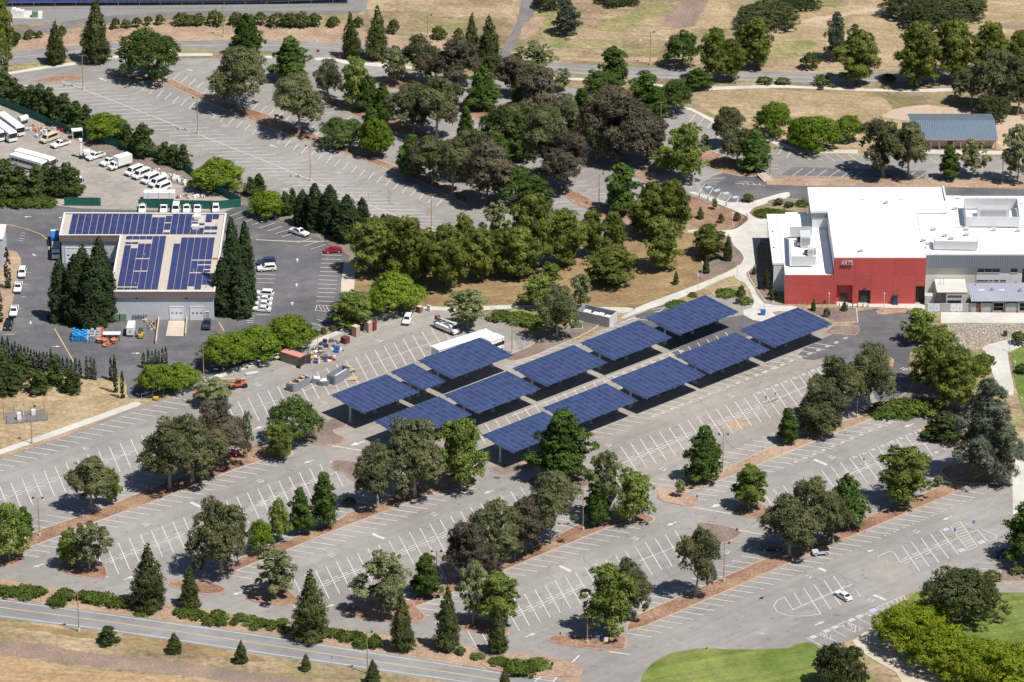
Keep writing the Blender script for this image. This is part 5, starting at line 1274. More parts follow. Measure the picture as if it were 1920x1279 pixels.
def cone_leaves(kind, W0, H0, rg):
    per = {'con': 14, 'red': 14, 'cyp': 8}[kind]
    n = {'con': 1350, 'red': 1350, 'cyp': 130}[kind]
    z0 = {'con': .08, 'red': .03, 'cyp': .0}[kind]
    f = 1 - np.sqrt(rg.uniform(0, 1, n)) if kind == 'con' else (1 - rg.uniform(0, 1, n) ** .62 if kind == 'red' else rg.uniform(0, 1, n))
    if kind == 'con': prof = np.clip((1 - f) ** .80 * (1 - .30 * np.exp(-f * 13)), .02, 1)
    elif kind == 'red': prof = np.clip(np.minimum(1, (1 - f) * 1.75) ** .6, .06, 1)
    else: prof = np.clip(np.minimum(1, (1 - f) * 2.6) ** .7 * (.75 + .25 * np.minimum(1, f * 5)), .05, 1)
    a = rg.uniform(0, 2 * math.pi, n)
    lays = {'con': 14, 'red': 15, 'cyp': 6}[kind]
    nb = {'con': 7, 'red': 6, 'cyp': 3}[kind]
    lay = np.floor(f * lays + .25 * np.sin(a * 3)).astype(int)
    twist = rg.uniform(0, 6.28, 64)[lay % 64]
    sec = np.floor(((a + twist) % 6.2832) / 6.2832 * nb).astype(int)
    cen = ((a + twist) % 6.2832) / 6.2832 * nb - sec - .5
    lo_, hi_ = {'con': (.58, 1.18), 'red': (.66, 1.14), 'cyp': (.9, 1.1)}[kind]
    reach = rg.uniform(lo_, hi_, 1024)[(lay * 31 + sec * 7) % 1024]
    br = reach * (1 - .6 * np.abs(cen) ** 1.5 * (0 if kind == 'cyp' else 1))
    u = np.sqrt(rg.uniform(.30, 1, n))
    r = W0 * .5 * prof * br * u
    z = H0 * (z0 + (1 - z0) * f) - r * {'con': .22, 'red': .28, 'cyp': 0}[kind]
    S = np.stack([r * np.cos(a), r * np.sin(a), np.maximum(z, .2)], 1)
    out = np.stack([np.cos(a), np.sin(a), np.full(n, .35)], 1)
    tone = rg.uniform(.15, .85, 512)[(lay * 13 + sec * 5) % 512] + rg.normal(size=n) * .2
    sr = {'con': .42, 'red': .42, 'cyp': .14}[kind] * rg.uniform(.6, 1.2, n) * np.clip(prof * 1.6, .35, 1)
    dd = sph(rg, n * per) + np.repeat(out, per, 0) * .5
    C = np.repeat(S, per, 0) + dd * (np.repeat(sr, per) * rg.uniform(.4, 1, n * per))[:, None]
    C[:, 2] = np.maximum(C[:, 2], .12)
    N = dd * .7 + np.repeat(out, per, 0) * .5 + rg.normal(size=(n * per, 3)) * .3 + np.array([0, 0, .25])
    return C, N, np.repeat(tone, per) + rg.normal(size=n * per) * .15
TREES = {}
for kind, (W0, H0_, ls_, dens, asp, droop, r0, top, bark, nv) in SPEC.items():
    TREES[kind] = []
    for v in range(nv):
        rg = np.random.default_rng(1000 + 17 * v + sum(map(ord, kind)))
        if dens:
            base = 'ced' if kind == 'dpine' else kind
            cl = crown_clumps(base, W0, H0_, rg)
            C, N, Tn = clumps_to_leaves(cl, rg, dens)
            C = fit(C, W0, H0_)
            C[:, 2] = np.maximum(C[:, 2], .08)
        else:
            cl = []
            C, N, Tn = cone_leaves(kind, W0, H0_, rg)
            C = fit(C, W0, H0_)
        crown = leaf_mesh(kind + '_crown', C, N, np.full(len(C), ls_), Tn, asp, LM[kind], rg, droop)
        trunk = trunk_mesh(kind + '_trunk', H0_, r0, top, cl, rg, M[bark], 9 if kind in ('euc', 'eucb', 'syc', 'sycg') else 5, .3 if kind in ('euc', 'eucb') else .35)
        TREES[kind].append((trunk, crown))
NAME = {'euc': 'eucalyptus_tree', 'eucb': 'eucalyptus_tree', 'pine': 'pine_tree', 'dpine': 'pine_tree', 'ced': 'pine_tree', 'lgt': 'broadleaf_tree', 'rnd': 'broadleaf_tree', 'yel': 'broadleaf_tree', 'oak': 'oak_tree', 'brd': 'broadleaf_tree', 'syc': 'sycamore_tree', 'sycg': 'sycamore_tree', 'con': 'conifer_tree', 'red': 'conifer_tree', 'cyp': 'cypress_tree', 'shr': 'shrub', 'jun': 'low_shrub'}
LOOK = {'euc': 'olive grey eucalyptus', 'eucb': 'brownish eucalyptus', 'pine': 'yellow green pine', 'dpine': 'dark green young pine', 'ced': 'blue grey pine', 'lgt': 'dark green leafy tree', 'rnd': 'bright green round tree', 'yel': 'yellow green bushy tree', 'oak': 'dark broad oak', 'brd': 'broad green leafy tree', 'syc': 'pale airy sycamore', 'sycg': 'light green sycamore', 'con': 'cone shaped conifer', 'red': 'dense dark redwood', 'cyp': 'slim cypress', 'shr': 'rounded shrub', 'jun': 'low spreading shrub'}
ORD = ['leftmost', 'second', 'third', 'fourth', 'fifth', 'sixth', 'seventh', 'eighth', 'ninth', 'tenth', 'eleventh', 'twelfth', 'thirteenth', 'fourteenth', 'fifteenth', 'sixteenth', 'seventeenth', 'eighteenth', 'nineteenth', 'twentieth', 'twenty-first', 'twenty-second', 'twenty-third', 'twenty-fourth', 'twenty-fifth', 'twenty-sixth', 'twenty-seventh', 'twenty-eighth', 'twenty-ninth', 'thirtieth']
rng = random.Random(5)
def plant(zone, lst):
    by = {}
    for t in lst: by.setdefault(t[0], []).append(t)
    for kind, ts in by.items():
        ts.sort(key=lambda t: t[1])
        for i, (k, u, v, w, h) in enumerate(ts):
            p = G(u, v)
            s = spx(v)
            W_, H_ = w / s, max(h / (s * .912) * (.96 if k not in ('con', 'red', 'cyp') else 1.0), .5)
            # rounded crowns show part of their depth: the outline is taller than the height alone
            if k in ('rnd', 'yel', 'oak', 'brd', 'shr', 'jun'): H_ = max(.45 * H_, (h / s - .16 * W_) / .912)
            sp = SPEC[k]
            if len(ts) == 1: lab = f'{LOOK[k]} {zone}'
            else: lab = f'{ORD[i]} {LOOK[k]}{" from left" if i else ""} {zone}'
            t = thing(NAME[k], lab, 'shrub' if k in ('shr', 'jun') else 'tree', (p.x, p.y, .02), rng.uniform(0, 6.28), f'{LOOK[k]} {zone}' if len(ts) > 1 else None)
            if k not in ('shr', 'jun'): t.rotation_euler = (rng.gauss(0, .018), rng.gauss(0, .018), t.rotation_euler.z)
            W_ *= {'euc': 1.06, 'eucb': 1.08, 'lgt': 1.04, 'sycg': 1.02, 'pine': 1.05, 'jun': 1.25, 'red': 1.2, 'dpine': 1.14}.get(k, 1) * rng.uniform(.96, 1.04)
            tr, cr = TREES[k][rng.randrange(len(TREES[k]))]
            sc = (W_ / sp[0], W_ / sp[0], H_ / sp[1])
            part('trunk' if k not in ('shr', 'jun') else 'stem', tr, t, scale=sc)
            part('crown' if k not in ('shr', 'jun') else 'foliage', cr, t, scale=sc)
PL = plant
PL('at the top left corner', [('pine', 2, 128, 45, 135), ('dpine', 20, 84, 28, 32), ('syc', 0, 150, 30, 60)])
PL('above the road at top left', [('shr', 33, 74, 14, 15), ('shr', 56, 73, 20, 20), ('shr', 74, 71, 15, 15), ('shr', 116, 66, 18, 20), ('con', 106, 119, 39, 75), ('con', 179, 116, 53, 115)])
PL('in the line along the top bank', [('shr', 217, 54, 20, 23), ('shr', 237, 52, 18, 18), ('shr', 257, 51, 20, 21), ('shr', 278, 47, 20, 19), ('shr', 300, 46, 19, 21), ('shr', 339, 46, 29, 26), ('shr', 357, 47, 24, 22), ('shr', 374, 47, 28, 26), ('shr', 404, 47, 32, 32), ('shr', 444, 46, 29, 27), ('shr', 466, 45, 24, 21), ('shr', 488, 46, 28, 27), ('shr', 520, 49, 36, 30), ('shr', 544, 49, 36, 30), ('shr', 568, 49, 36, 31), ('shr', 590, 48, 30, 27), ('shr', 625, 49, 26, 22), ('shr', 672, 51, 21, 22), ('shr', 739, 62, 25, 29), ('shr', 823, 71, 32, 25), ('shr', 860, 70, 19, 20)])
PL('beside the upper road at centre', [('con', 661, 109, 36, 80), ('con', 706, 111, 43, 94), ('con', 884, 122, 32, 92), ('con', 917, 131, 47, 96)])
PL('in the upper left car park', [('brd', 282, 148, 116, 104), ('lgt', 462, 106, 56, 79), ('euc', 449, 206, 104, 116), ('lgt', 545, 153, 74, 82), ('euc', 560, 251, 92, 110), ('euc', 616, 187, 48, 76)])
PL('in the upper central grove', [('sycg', 666, 203, 50, 96), ('lgt', 690, 208, 40, 68), ('syc', 742, 158, 50, 70), ('euc', 790, 152, 70, 84), ('eucb', 857, 163, 88, 94), ('euc', 775, 253, 82, 96), ('euc', 818, 259, 82, 118), ('euc', 850, 198, 36, 42), ('lgt', 717, 228, 42, 70), ('brd', 640, 275, 78, 64), ('rnd', 708, 294, 60, 80), ('lgt', 700, 290, 50, 88), ('lgt', 767, 332, 52, 80), ('lgt', 873, 273, 34, 74), ('lgt', 905, 206, 58, 80), ('euc', 812, 346, 78, 90), ('euc', 848, 366, 72, 106), ('eucb', 912, 384, 92, 122), ('brd', 942, 268, 82, 84), ('brd', 967, 384, 84, 80)])
PL('in the central car park grove', [('lgt', 930, 330, 70, 82), ('euc', 885, 332, 80, 88), ('lgt', 985, 216, 62, 72), ('eucb', 962, 182, 72, 80), ('euc', 985, 292, 84, 104), ('lgt', 1003, 386, 60, 58), ('lgt', 1090, 215, 46, 50), ('syc', 1000, 150, 82, 68), ('syc', 1052, 171, 34, 42), ('eucb', 1008, 236, 90, 106), ('euc', 1055, 246, 58, 72), ('euc', 1025, 342, 88, 142), ('eucb', 1058, 357, 90, 114), ('lgt', 1072, 250, 26, 32), ('lgt', 975, 300, 60, 90)])
PL('of the big brown clump right of centre', [('eucb', 1165, 307, 122, 140), ('eucb', 1215, 301, 88, 102), ('euc', 1118, 301, 72, 122), ('eucb', 1140, 270, 90, 105)])
PL('beside the upper road right of centre', [('lgt', 1152, 162, 60, 74), ('brd', 1130, 178, 76, 56), ('lgt', 1210, 205, 64, 72), ('brd', 1268, 214, 62, 70), ('lgt', 1232, 222, 44, 60)])
PL('on the dry hillside at the top', [('ced', 1064, 65, 57, 68), ('oak', 1030, 14, 62, 40), ('oak', 1157, 4, 80, 30), ('oak', 1438, 44, 108, 52), ('oak', 1500, 10, 80, 30), ('oak', 1752, 46, 120, 62), ('oak', 1800, 30, 110, 60), ('oak', 1700, 30, 90, 56), ('ced', 1569, 112, 48, 90), ('shr', 1518, 128, 38, 34), ('shr', 1603, 55, 14, 12)])
PL('along the upper road at right', [('brd', 1280, 126, 66, 74), ('pine', 1340, 153, 56, 100), ('pine', 1373, 152, 46, 78), ('pine', 1420, 128, 62, 94), ('pine', 1395, 125, 54, 76), ('lgt', 1308, 166, 50, 38), ('pine', 1607, 158, 80, 100), ('pine', 1720, 161, 86, 118), ('pine', 1788, 153, 74, 118), ('pine', 1858, 146, 72, 104), ('pine', 1910, 136, 62, 78)])
PL('on the verge below the upper road', [('shr', 1434, 156, 29, 16), ('shr', 1468, 157, 29, 15), ('shr', 1540, 158, 31, 22), ('shr', 1665, 152, 30, 18)])
PL('at the top right corner', [('euc', 1821, 198, 70, 68), ('oak', 1866, 222, 60, 52), ('euc', 1868, 207, 84, 112), ('euc', 1908, 216, 64, 110), ('oak', 1915, 185, 50, 46)])
PL('behind the accessible bays', [('syc', 1321, 277, 21, 25), ('sycg', 1287, 341, 82, 108), ('sycg', 1245, 322, 46, 46), ('euc', 1365, 275, 54, 76), ('euc', 1382, 312, 60, 76), ('lgt', 1415, 320, 56, 76), ('lgt', 1166, 398, 66, 92)])
PL('below the golden field', [('rnd', 1452, 254, 68, 70), ('rnd', 1527, 280, 88, 72), ('rnd', 1506, 276, 60, 62), ('rnd', 1590, 264, 54, 54)])
PL('in front of the long shed', [('euc', 1656, 331, 88, 108), ('euc', 1702, 333, 74, 106), ('lgt', 1782, 336, 42, 64), ('syc', 1824, 333, 56, 72), ('syc', 1907, 342, 60, 112)])
PL('in the hedge above the bus yard', [('dpine', 8, 188, 48, 54), ('dpine', 26, 190, 34, 44), ('dpine', 40, 198, 32, 38), ('dpine', 60, 206, 30, 46), ('dpine', 76, 212, 32, 54), ('dpine', 92, 217, 34, 52), ('dpine', 106, 224, 32, 46), ('dpine', 120, 233, 40, 58), ('dpine', 144, 244, 38, 54), ('dpine', 163, 242, 24, 46), ('rnd', 197, 262, 78, 60), ('dpine', 226, 268, 22, 34), ('dpine', 241, 278, 28, 44), ('dpine', 270, 292, 42, 60), ('dpine', 258, 286, 24, 40), ('dpine', 309, 304, 30, 38), ('dpine', 327, 309, 28, 38), ('dpine', 344, 315, 28, 44), ('rnd', 408, 354, 98, 66)])
PL('in the hedge beside the staff car park', [('dpine', 485, 360, 24, 34), ('dpine', 470, 366, 24, 34), ('rnd', 502, 406, 66, 56), ('dpine', 536, 404, 26, 44), ('dpine', 549, 399, 22, 46), ('red', 566, 421, 28, 64), ('red', 591, 428, 32, 80), ('red', 618, 434, 34, 84), ('red', 604, 428, 26, 62), ('red', 634, 440, 28, 62), ('red', 650, 449, 42, 80), ('red', 680, 428, 23, 56), ('red', 718, 432, 15, 30)])
PL('beside the parked buses', [('dpine', 10, 370, 62, 72), ('dpine', 38, 370, 42, 58), ('dpine', 66, 370, 46, 60), ('dpine', 88, 366, 34, 54), ('dpine', 106, 368, 38, 58), ('dpine', 124, 366, 40, 60), ('dpine', 140, 366, 32, 52)])
PL('hedge below the bus yard pines', [('jun', 8, 384, 34, 18), ('jun', 34, 385, 36, 19), ('jun', 60, 385, 36, 19), ('jun', 86, 384, 34, 18)])
PL('left of the maintenance building', [('red', 112, 600, 34, 112), ('red', 140, 605, 38, 126), ('red', 157, 588, 38, 124), ('red', 170, 611, 46, 118), ('red', 188, 600, 42, 150), ('red', 200, 598, 38, 122)])
PL('right of the maintenance building', [('red', 420, 588, 36, 102), ('red', 441, 584, 38, 168), ('red', 459, 577, 34, 156), ('red', 450, 592, 36, 92)])
PL('on the strip beside the left drive', [('cyp', 16, 541, 13, 76), ('cyp', 0, 604, 13, 62)])
PL('below the maintenance lot', [('rnd', 424, 690, 92, 74), ('rnd', 482, 672, 92, 72), ('rnd', 544, 655, 84, 72), ('rnd', 295, 738, 74, 62), ('rnd', 340, 730, 68, 56)])
cyp = []
for x, b, t in ((6, 245, 60), (25, 240, 40), (45, 240, 70), (66, 235, 40), (88, 245, 90), (110, 250, 80), (130, 255, 100), (153, 258, 100), (176, 260, 108), (203, 265, 115), (225, 268, 130), (245, 270, 138), (265, 272, 145), (285, 275, 145), (310, 280, 145), (336, 282, 150), (366, 285, 130), (420, 300, 180), (447, 305, 190), (474, 305, 190), (503, 290, 200), (533, 285, 190), (567, 330, 205), (615, 343, 180), (645, 343, 185), (672, 347, 195), (783, 347, 190), (809, 360, 170)):
    u, v = c('31', x, b); cyp.append(('cyp', u, v, 7.2, (b - t) / 3.762))
PL('in the row along the lower yard edge', cyp)
PL('at the driveway mouth', [('cyp', *c('31', 818, 437), 9, 66), ('cyp', *c('31', 866, 478), 8.5, 52)])
PL('behind the round hedge tree', [('cyp', *c('31', 1015, 262), 9, 28)] + [('cyp', *c('31', x, b), 6.5, (b - t) / 3.762) for x, b, t in ((1050, 240, 130), (1077, 240, 145), (1099, 238, 130), (1121, 236, 140), (1147, 235, 125), (1174, 235, 115))])
PL('on the dry slope at left', [('dpine', 6, 702, 44, 52), ('dpine', 21, 733, 42, 52), ('dpine', 40, 712, 38, 52), ('dpine', 73, 737, 34, 46), ('dpine', 102, 719, 36, 54), ('dpine', 135, 735, 34, 44), ('dpine', 2, 741, 26, 30)])
PL('in the pine grove at centre', [('pine', 700, 512, 82, 106), ('pine', 767, 530, 74, 124), ('pine', 735, 500, 60, 96), ('pine', 836, 543, 74, 120), ('pine', 873, 507, 48, 106), ('pine', 800, 512, 60, 84), ('pine', 905, 527, 60, 100), ('syc', 932, 470, 62, 94), ('pine', 960, 520, 62, 98), ('pine', 1000, 504, 88, 142), ('pine', 975, 522, 66, 100), ('pine', 1060, 498, 76, 106), ('pine', 1112, 482, 50, 90), ('pine', 1150, 471, 50, 74), ('pine', 1146, 531, 92, 70), ('pine', 935, 512, 50, 80)])
PL('beside the rust mulch slope', [('pine', 1222, 446, 68, 104), ('pine', 1263, 441, 60, 108), ('pine', 1242, 507, 70, 100), ('pine', 1330, 482, 66, 60), ('pine', 1200, 432, 40, 46)])
PL('planted young near the plaza', [('con', 1364, 488, 17, 46), ('con', 1323, 512, 15, 29), ('con', 1267, 533, 12, 25), ('con', 1313, 410, 13, 21), ('syc', 1340, 393, 12, 21), ('shr', 1352, 418, 13, 19), ('shr', 1382, 414, 14, 18), ('con', 1414, 515, 9, 17), ('shr', 1390, 556, 17, 23), ('jun', 1398, 568, 24, 14), ('jun', 1362, 552, 34, 12), ('jun', 1270, 572, 34, 10), ('jun', 1300, 555, 16, 8)])
PL('before the red wall', [('con', 1525, 583, 11, 23), ('shr', 1550, 595, 12, 20), ('con', 1583, 583, 12, 19)])
PL('north of the arts building', [('shr', 1460, 385, 20, 16), ('shr', 1480, 388, 22, 12), ('shr', 1505, 385, 26, 14), ('jun', 1440, 402, 40, 12), ('jun', 1465, 404, 36, 12), ('shr', 1402, 378, 24, 18), ('shr', 1437, 545, 14, 40), ('shr', 1448, 562, 18, 22)])
PL('around the storage lot', [('rnd', 738, 584, 100, 84), ('sycg', 661, 608, 82, 58), ('syc', 876, 618, 70, 74), ('shr', 592, 629, 17, 13), ('shr', 607, 625, 16, 13), ('shr', 625, 620, 15, 12), ('shr', 640, 617, 19, 15)])
PL('left of the generator enclosure', [('sycg', 1032, 534, 36, 42), ('sycg', 1010, 577, 66, 60), ('euc', 1045, 634, 70, 100), ('syc', 1090, 582, 38, 70), ('jun', 940, 596, 44, 18), ('jun', 972, 602, 44, 20), ('jun', 1000, 608, 40, 20)])
PL('by the pebble bed and drive', [('sycg', 1722, 642, 68, 64), ('pine', 1750, 733, 84, 122), ('pine', 1792, 770, 88, 122), ('dpine', 1771, 823, 60, 52), ('jun', 1660, 776, 50, 24), ('jun', 1690, 774, 56, 30), ('jun', 1722, 776, 56, 30), ('jun', 1745, 772, 40, 24), ('jun', 1832, 700, 44, 26), ('jun', 1845, 680, 34, 20), ('shr', 1910, 645, 34, 28), ('shr', 1915, 700, 28, 22)])
PL('at the right edge of the lot', [('ced', 1852, 902, 132, 196), ('lgt', 1942, 1054, 112, 126)])
PL('on the first mulch strip', [('syc', 401, 759, 64, 50), ('eucb', 417, 876, 90, 124), ('euc', 318, 916, 104, 134), ('euc', 360, 903, 112, 124), ('syc', 464, 860, 28, 92), ('euc', 170, 956, 86, 104), ('sycg', 210, 946, 36, 70), ('sycg', 18, 1052, 72, 110), ('lgt', 45, 1004, 38, 56)])
PL('between the first strip and the canopies', [('brd', 550, 826, 104, 92), ('sycg', 527, 860, 52, 64)])
PL('under the two pale trunks at left', [('sycg', 134, 1064, 48, 74), ('syc', 168, 1070, 70, 94)])
PL('on the second mulch strip', [('euc', 415, 1078, 110, 140), ('rnd', 490, 1038, 46, 70), ('sycg', 525, 1016, 42, 82), ('lgt', 565, 1001, 44, 88), ('lgt', 608, 990, 54, 108), ('shr', 655, 948, 28, 19), ('euc', 708, 953, 80, 124), ('euc', 778, 932, 108, 152), ('sycg', 866, 919, 102, 136)])
PL('beside the front canopy corner', [('lgt', 1050, 902, 112, 134)])
PL('on the third mulch strip', [('syc', 720, 1147, 106, 112), ('lgt', 799, 1118, 58, 82), ('eucb', 880, 1089, 82, 118), ('euc', 929, 1070, 84, 134), ('euc', 965, 1051, 44, 60), ('eucb', 984, 1041, 84, 112), ('euc', 1034, 1020, 92, 142), ('lgt', 1118, 985, 46, 84), ('syc', 1132, 976, 62, 136), ('sycg', 1188, 980, 70, 102)])
PL('on the islands along the exit lane', [('syc', 517, 1123, 86, 96), ('syc', 887, 1171, 54, 124), ('sycg', 930, 1176, 88, 106)])
PL('on the verge above the bottom road', [('con', 277, 1139, 63, 114), ('con', 356, 1138, 41, 74), ('con', 580, 1198, 66, 126), ('con', 756, 1219, 44, 112), ('con', 840, 1216, 48, 117), ('con', 933, 1223, 38, 80)])
PL('planted young below the bottom road', [('dpine', 204, 1206, 32, 34), ('con', 327, 1223, 28, 36), ('con', 451, 1242, 27, 41), ('con', 574, 1256, 21, 31), ('con', 699, 1281, 28, 45), ('con', 946, 1291, 22, 36)])
PL('on the strip before the right hand lot', [('sycg', 1142, 1188, 102, 134), ('euc', 1180, 1161, 70, 118), ('euc', 1305, 1118, 74, 137), ('euc', 1480, 1042, 100, 114), ('euc', 1522, 1030, 84, 140), ('euc', 1562, 1021, 62, 92), ('lgt', 1590, 991, 68, 106), ('sycg', 1692, 946, 98, 110), ('syc', 1759, 913, 17, 22)])
PL('on the straw mulch strip', [('lgt', 1317, 903, 64, 106), ('syc', 1275, 932, 19, 35), ('sycg', 1404, 956, 66, 86), ('lgt', 1476, 831, 44, 68), ('euc', 1545, 812, 84, 88), ('eucb', 1522, 808, 60, 70), ('euc', 1560, 792, 80, 124), ('euc', 1630, 772, 84, 132), ('euc', 1516, 818, 33, 32)])
PL('on the lawn at the lower right', [('oak', 1800, 1160, 146, 116), ('oak', 1574, 1292, 102, 100), ('yel', 1697, 1216, 124, 94), ('yel', 1760, 1250, 126, 92), ('yel', 1826, 1276, 130, 88), ('yel', 1890, 1300, 130, 108), ('yel', 1735, 1180, 90, 60), ('shr', 1861, 1086, 34, 20), ('shr', 1906, 1076, 27, 19)])
v41 = [(20, 650, 90, 60), (80, 665, 110, 70), (175, 655, 110, 75), (240, 660, 120, 65), (180, 692, 70, 40), (290, 655, 70, 45), (455, 690, 110, 80), (400, 728, 110, 62), (590, 695, 100, 65), (650, 705, 120, 75), (750, 715, 120, 70), (830, 735, 120, 65), (880, 748, 70, 50), (1010, 792, 100, 35), (1300, 800, 110, 50), (1350, 812, 110, 55), (1420, 830, 90, 55), (1540, 832, 100, 65), (1475, 872, 70, 55), (1560, 876, 65, 50), (1645, 872, 45, 32), (1690, 840, 80, 50), (1760, 855, 110, 50), (1850, 868, 70, 42), (1795, 906, 55, 36)]
v42 = [(30, 880, 80, 55), (100, 892, 90, 55), (180, 868, 80, 40), (195, 922, 60, 38), (510, 945, 90, 60), (580, 955, 90, 55), (640, 972, 110, 65), (710, 975, 100, 60), (745, 1022, 100, 65), (840, 1030, 85, 90), (1560, 1108, 80, 40), (1715, 1142, 110, 45), (1850, 1200, 130, 85)]
PL('on the verge of the bottom road', [('jun', *c('41', x, y), w / 3.5, h / 3.5) for x, y, w, h in v41] + [('shr', *c('42', 1450, 1085), 20, 18)])
PL('on the verge beyond the pointed conifers', [('jun', *c('42', x, y), w / 3.5, h / 3.5) for x, y, w, h in v42] + [('jun', *c('43', 60, 1205), 52, 24), ('jun', *c('43', 180, 1165), 40, 14)])
# bare lilac-grey shrub
p = G(841, 1090)
bt = thing('bare_tree', 'bare lilac grey twiggy tree beside the dark eucalyptus', 'tree', p)
rg = random.Random(3); mb = MB()
for i in range(46):
    a, e, L = rg.uniform(0, 6.28), rg.uniform(.35, 1.3), rg.uniform(2.2, 4.8)
    q = Vector((math.cos(a) * math.cos(e), math.sin(a) * math.cos(e), math.sin(e)))
    b0 = Vector((0, 0, .6)); b1 = b0 + q * L * .6; b2 = b0 + q * L + Vector((rg.uniform(-.5, .5), rg.uniform(-.5, .5), .2))
    mb.tube([b0, b1, b2], [.06, .045, .02], 4, cap=False)
    for k in range(3): mb.tube([b1, b1 + Vector((rg.uniform(-1, 1), rg.uniform(-1, 1), rg.uniform(.2, 1.2)))], [.035, .015], 3, cap=False)
mb.build('crown', 'bare', bt); MB().tube([(0, 0, 0), (0, 0, .9)], [.16, .12], 7).build('trunk', 'bark', bt)
# loose stones of the pebble bed: nobody could count them
poly = [G(*q).to_2d() for q in [(1764, 608), (1950, 609), (1950, 627), (1920, 630), (1860, 641), (1838, 654), (1790, 662), (1768, 655), (1758, 640)]]
def inside(x, y):
    r_ = False
    for i in range(len(poly)):
        a, b = poly[i - 1], poly[i]
        if (a.y > y) != (b.y > y) and x < (b.x - a.x) * (y - a.y) / (b.y - a.y) + a.x: r_ = not r_
    return r_
mb = MB(); rg = random.Random(9); k = 0
while k < 2600:
    x, y = rg.uniform(104, 134), rg.uniform(-8, 14)
    if not inside(x, y): continue
    s = rg.uniform(.14, .38); a = rg.uniform(0, 3)
    q = lambda r_, z: [(x + r_ * s * math.cos(a + t * 1.571) * 1.2, y + r_ * s * math.sin(a + t * 1.571), .1 + z * s) for t in range(4)]
    mb.hexa(q(.8, -.2), q(.55, rg.uniform(.35, .7))); k += 1
tag(mb.build('pebbles', 'stone'), 'loose pale river stones filling the pebble bed', 'pebbles', kind='stuff')

# ================================================================== VEHICLES
def cabin(mb, x0, x1, xt0, xt1, z0, z1, w0, w1):
    mb.hexa([(x0, -w0 / 2, z0), (x1, -w0 / 2, z0), (x1, w0 / 2, z0), (x0, w0 / 2, z0)], [(xt0, -w1 / 2, z1), (xt1, -w1 / 2, z1), (xt1, w1 / 2, z1), (xt0, w1 / 2, z1)])
def panes(cab):
    """windscreen, rear window and two side windows just proud of the cabin faces"""
    x0, x1, xt0, xt1, z0, z1, w0, w1 = cab
    out = []
    def P_(fx, fz, side=None, fr=None):
        xb, xt = x0 + (x1 - x0) * fx, xt0 + (xt1 - xt0) * fx
        return xb + (xt - xb) * fz, z0 + (z1 - z0) * fz, (w0 + (w1 - w0) * fz) / 2
    e = .02
    for nm, fx in (('windscreen', 1.0), ('rear_window', 0.0)):
        q = []
        for fz, s in ((.12, -1), (.12, 1), (.9, 1), (.9, -1)):
            x, z, w = P_(fx, fz)
            q.append((x + (e if fx else -e), s * w * .86, z + .01))
        out.append((nm, q))
    for s in (-1, 1):
        q = []
        for fx, fz in ((.08, .14), (.93, .14), (.90, .88), (.10, .88)):
            x, z, w = P_(fx, fz)
            q.append((x, s * (w + e), z))
        out.append(('side_window', q))
    return out
VK = {}
def vk(kind, L, Wd, prof, cab, wheels, r=.34, extra=()):
    VK[kind] = dict(L=L, W=Wd, prof=prof, cab=cab, wheels=wheels, r=r, extra=extra)
vk('sedan', 4.7, 1.8, [(-2.35, .32), (2.35, .32), (2.35, .62), (2.15, .78), (1.0, .93), (-1.5, .97), (-2.25, .95), (-2.35, .75)], (-1.75, 1.05, -1.05, .25, .93, 1.43, 1.66, 1.3), (1.42, -1.4))
vk('suv', 4.9, 1.95, [(-2.45, .38), (2.45, .38), (2.45, .8), (2.3, .95), (1.0, 1.08), (-2.4, 1.1), (-2.45, .8)], (-2.35, 1.15, -2.1, .4, 1.06, 1.78, 1.82, 1.5), (1.5, -1.45), .38)
vk('van', 5.6, 2.05, [(-2.8, .4), (2.8, .4), (2.8, .85), (2.65, 1.1), (1.9, 1.2), (-2.75, 1.2), (-2.8, .8)], (-2.75, 2.0, -2.65, 1.25, 1.18, 2.12, 1.98, 1.72), (1.9, -1.75), .37)
vk('pickup', 5.6, 1.98, [(-.35, .42), (2.8, .42), (2.8, .85), (2.65, 1.02), (1.15, 1.1), (-.35, 1.1)], (-.35, 1.25, -.2, .55, 1.08, 1.78, 1.84, 1.5), (1.75, -1.8), .38, 'bed')
vk('jeep', 3.9, 1.75, [(-1.9, .5), (1.95, .5), (1.95, .95), (1.8, 1.08), (.5, 1.12), (-1.9, 1.1)], (-1.85, .5, -1.75, .35, 1.1, 1.72, 1.6, 1.45), (1.25, -1.2), .42)
_vm = {}
def vmesh(key, fn):
    if key not in _vm: _vm[key] = fn()
    return _vm[key]
def wheel_mesh(r, w=.24):
    mb = MB(); mb.tube([(0, -w / 2, 0), (0, w / 2, 0)], r, 14); return mb.mesh('tyre', 'tyre')
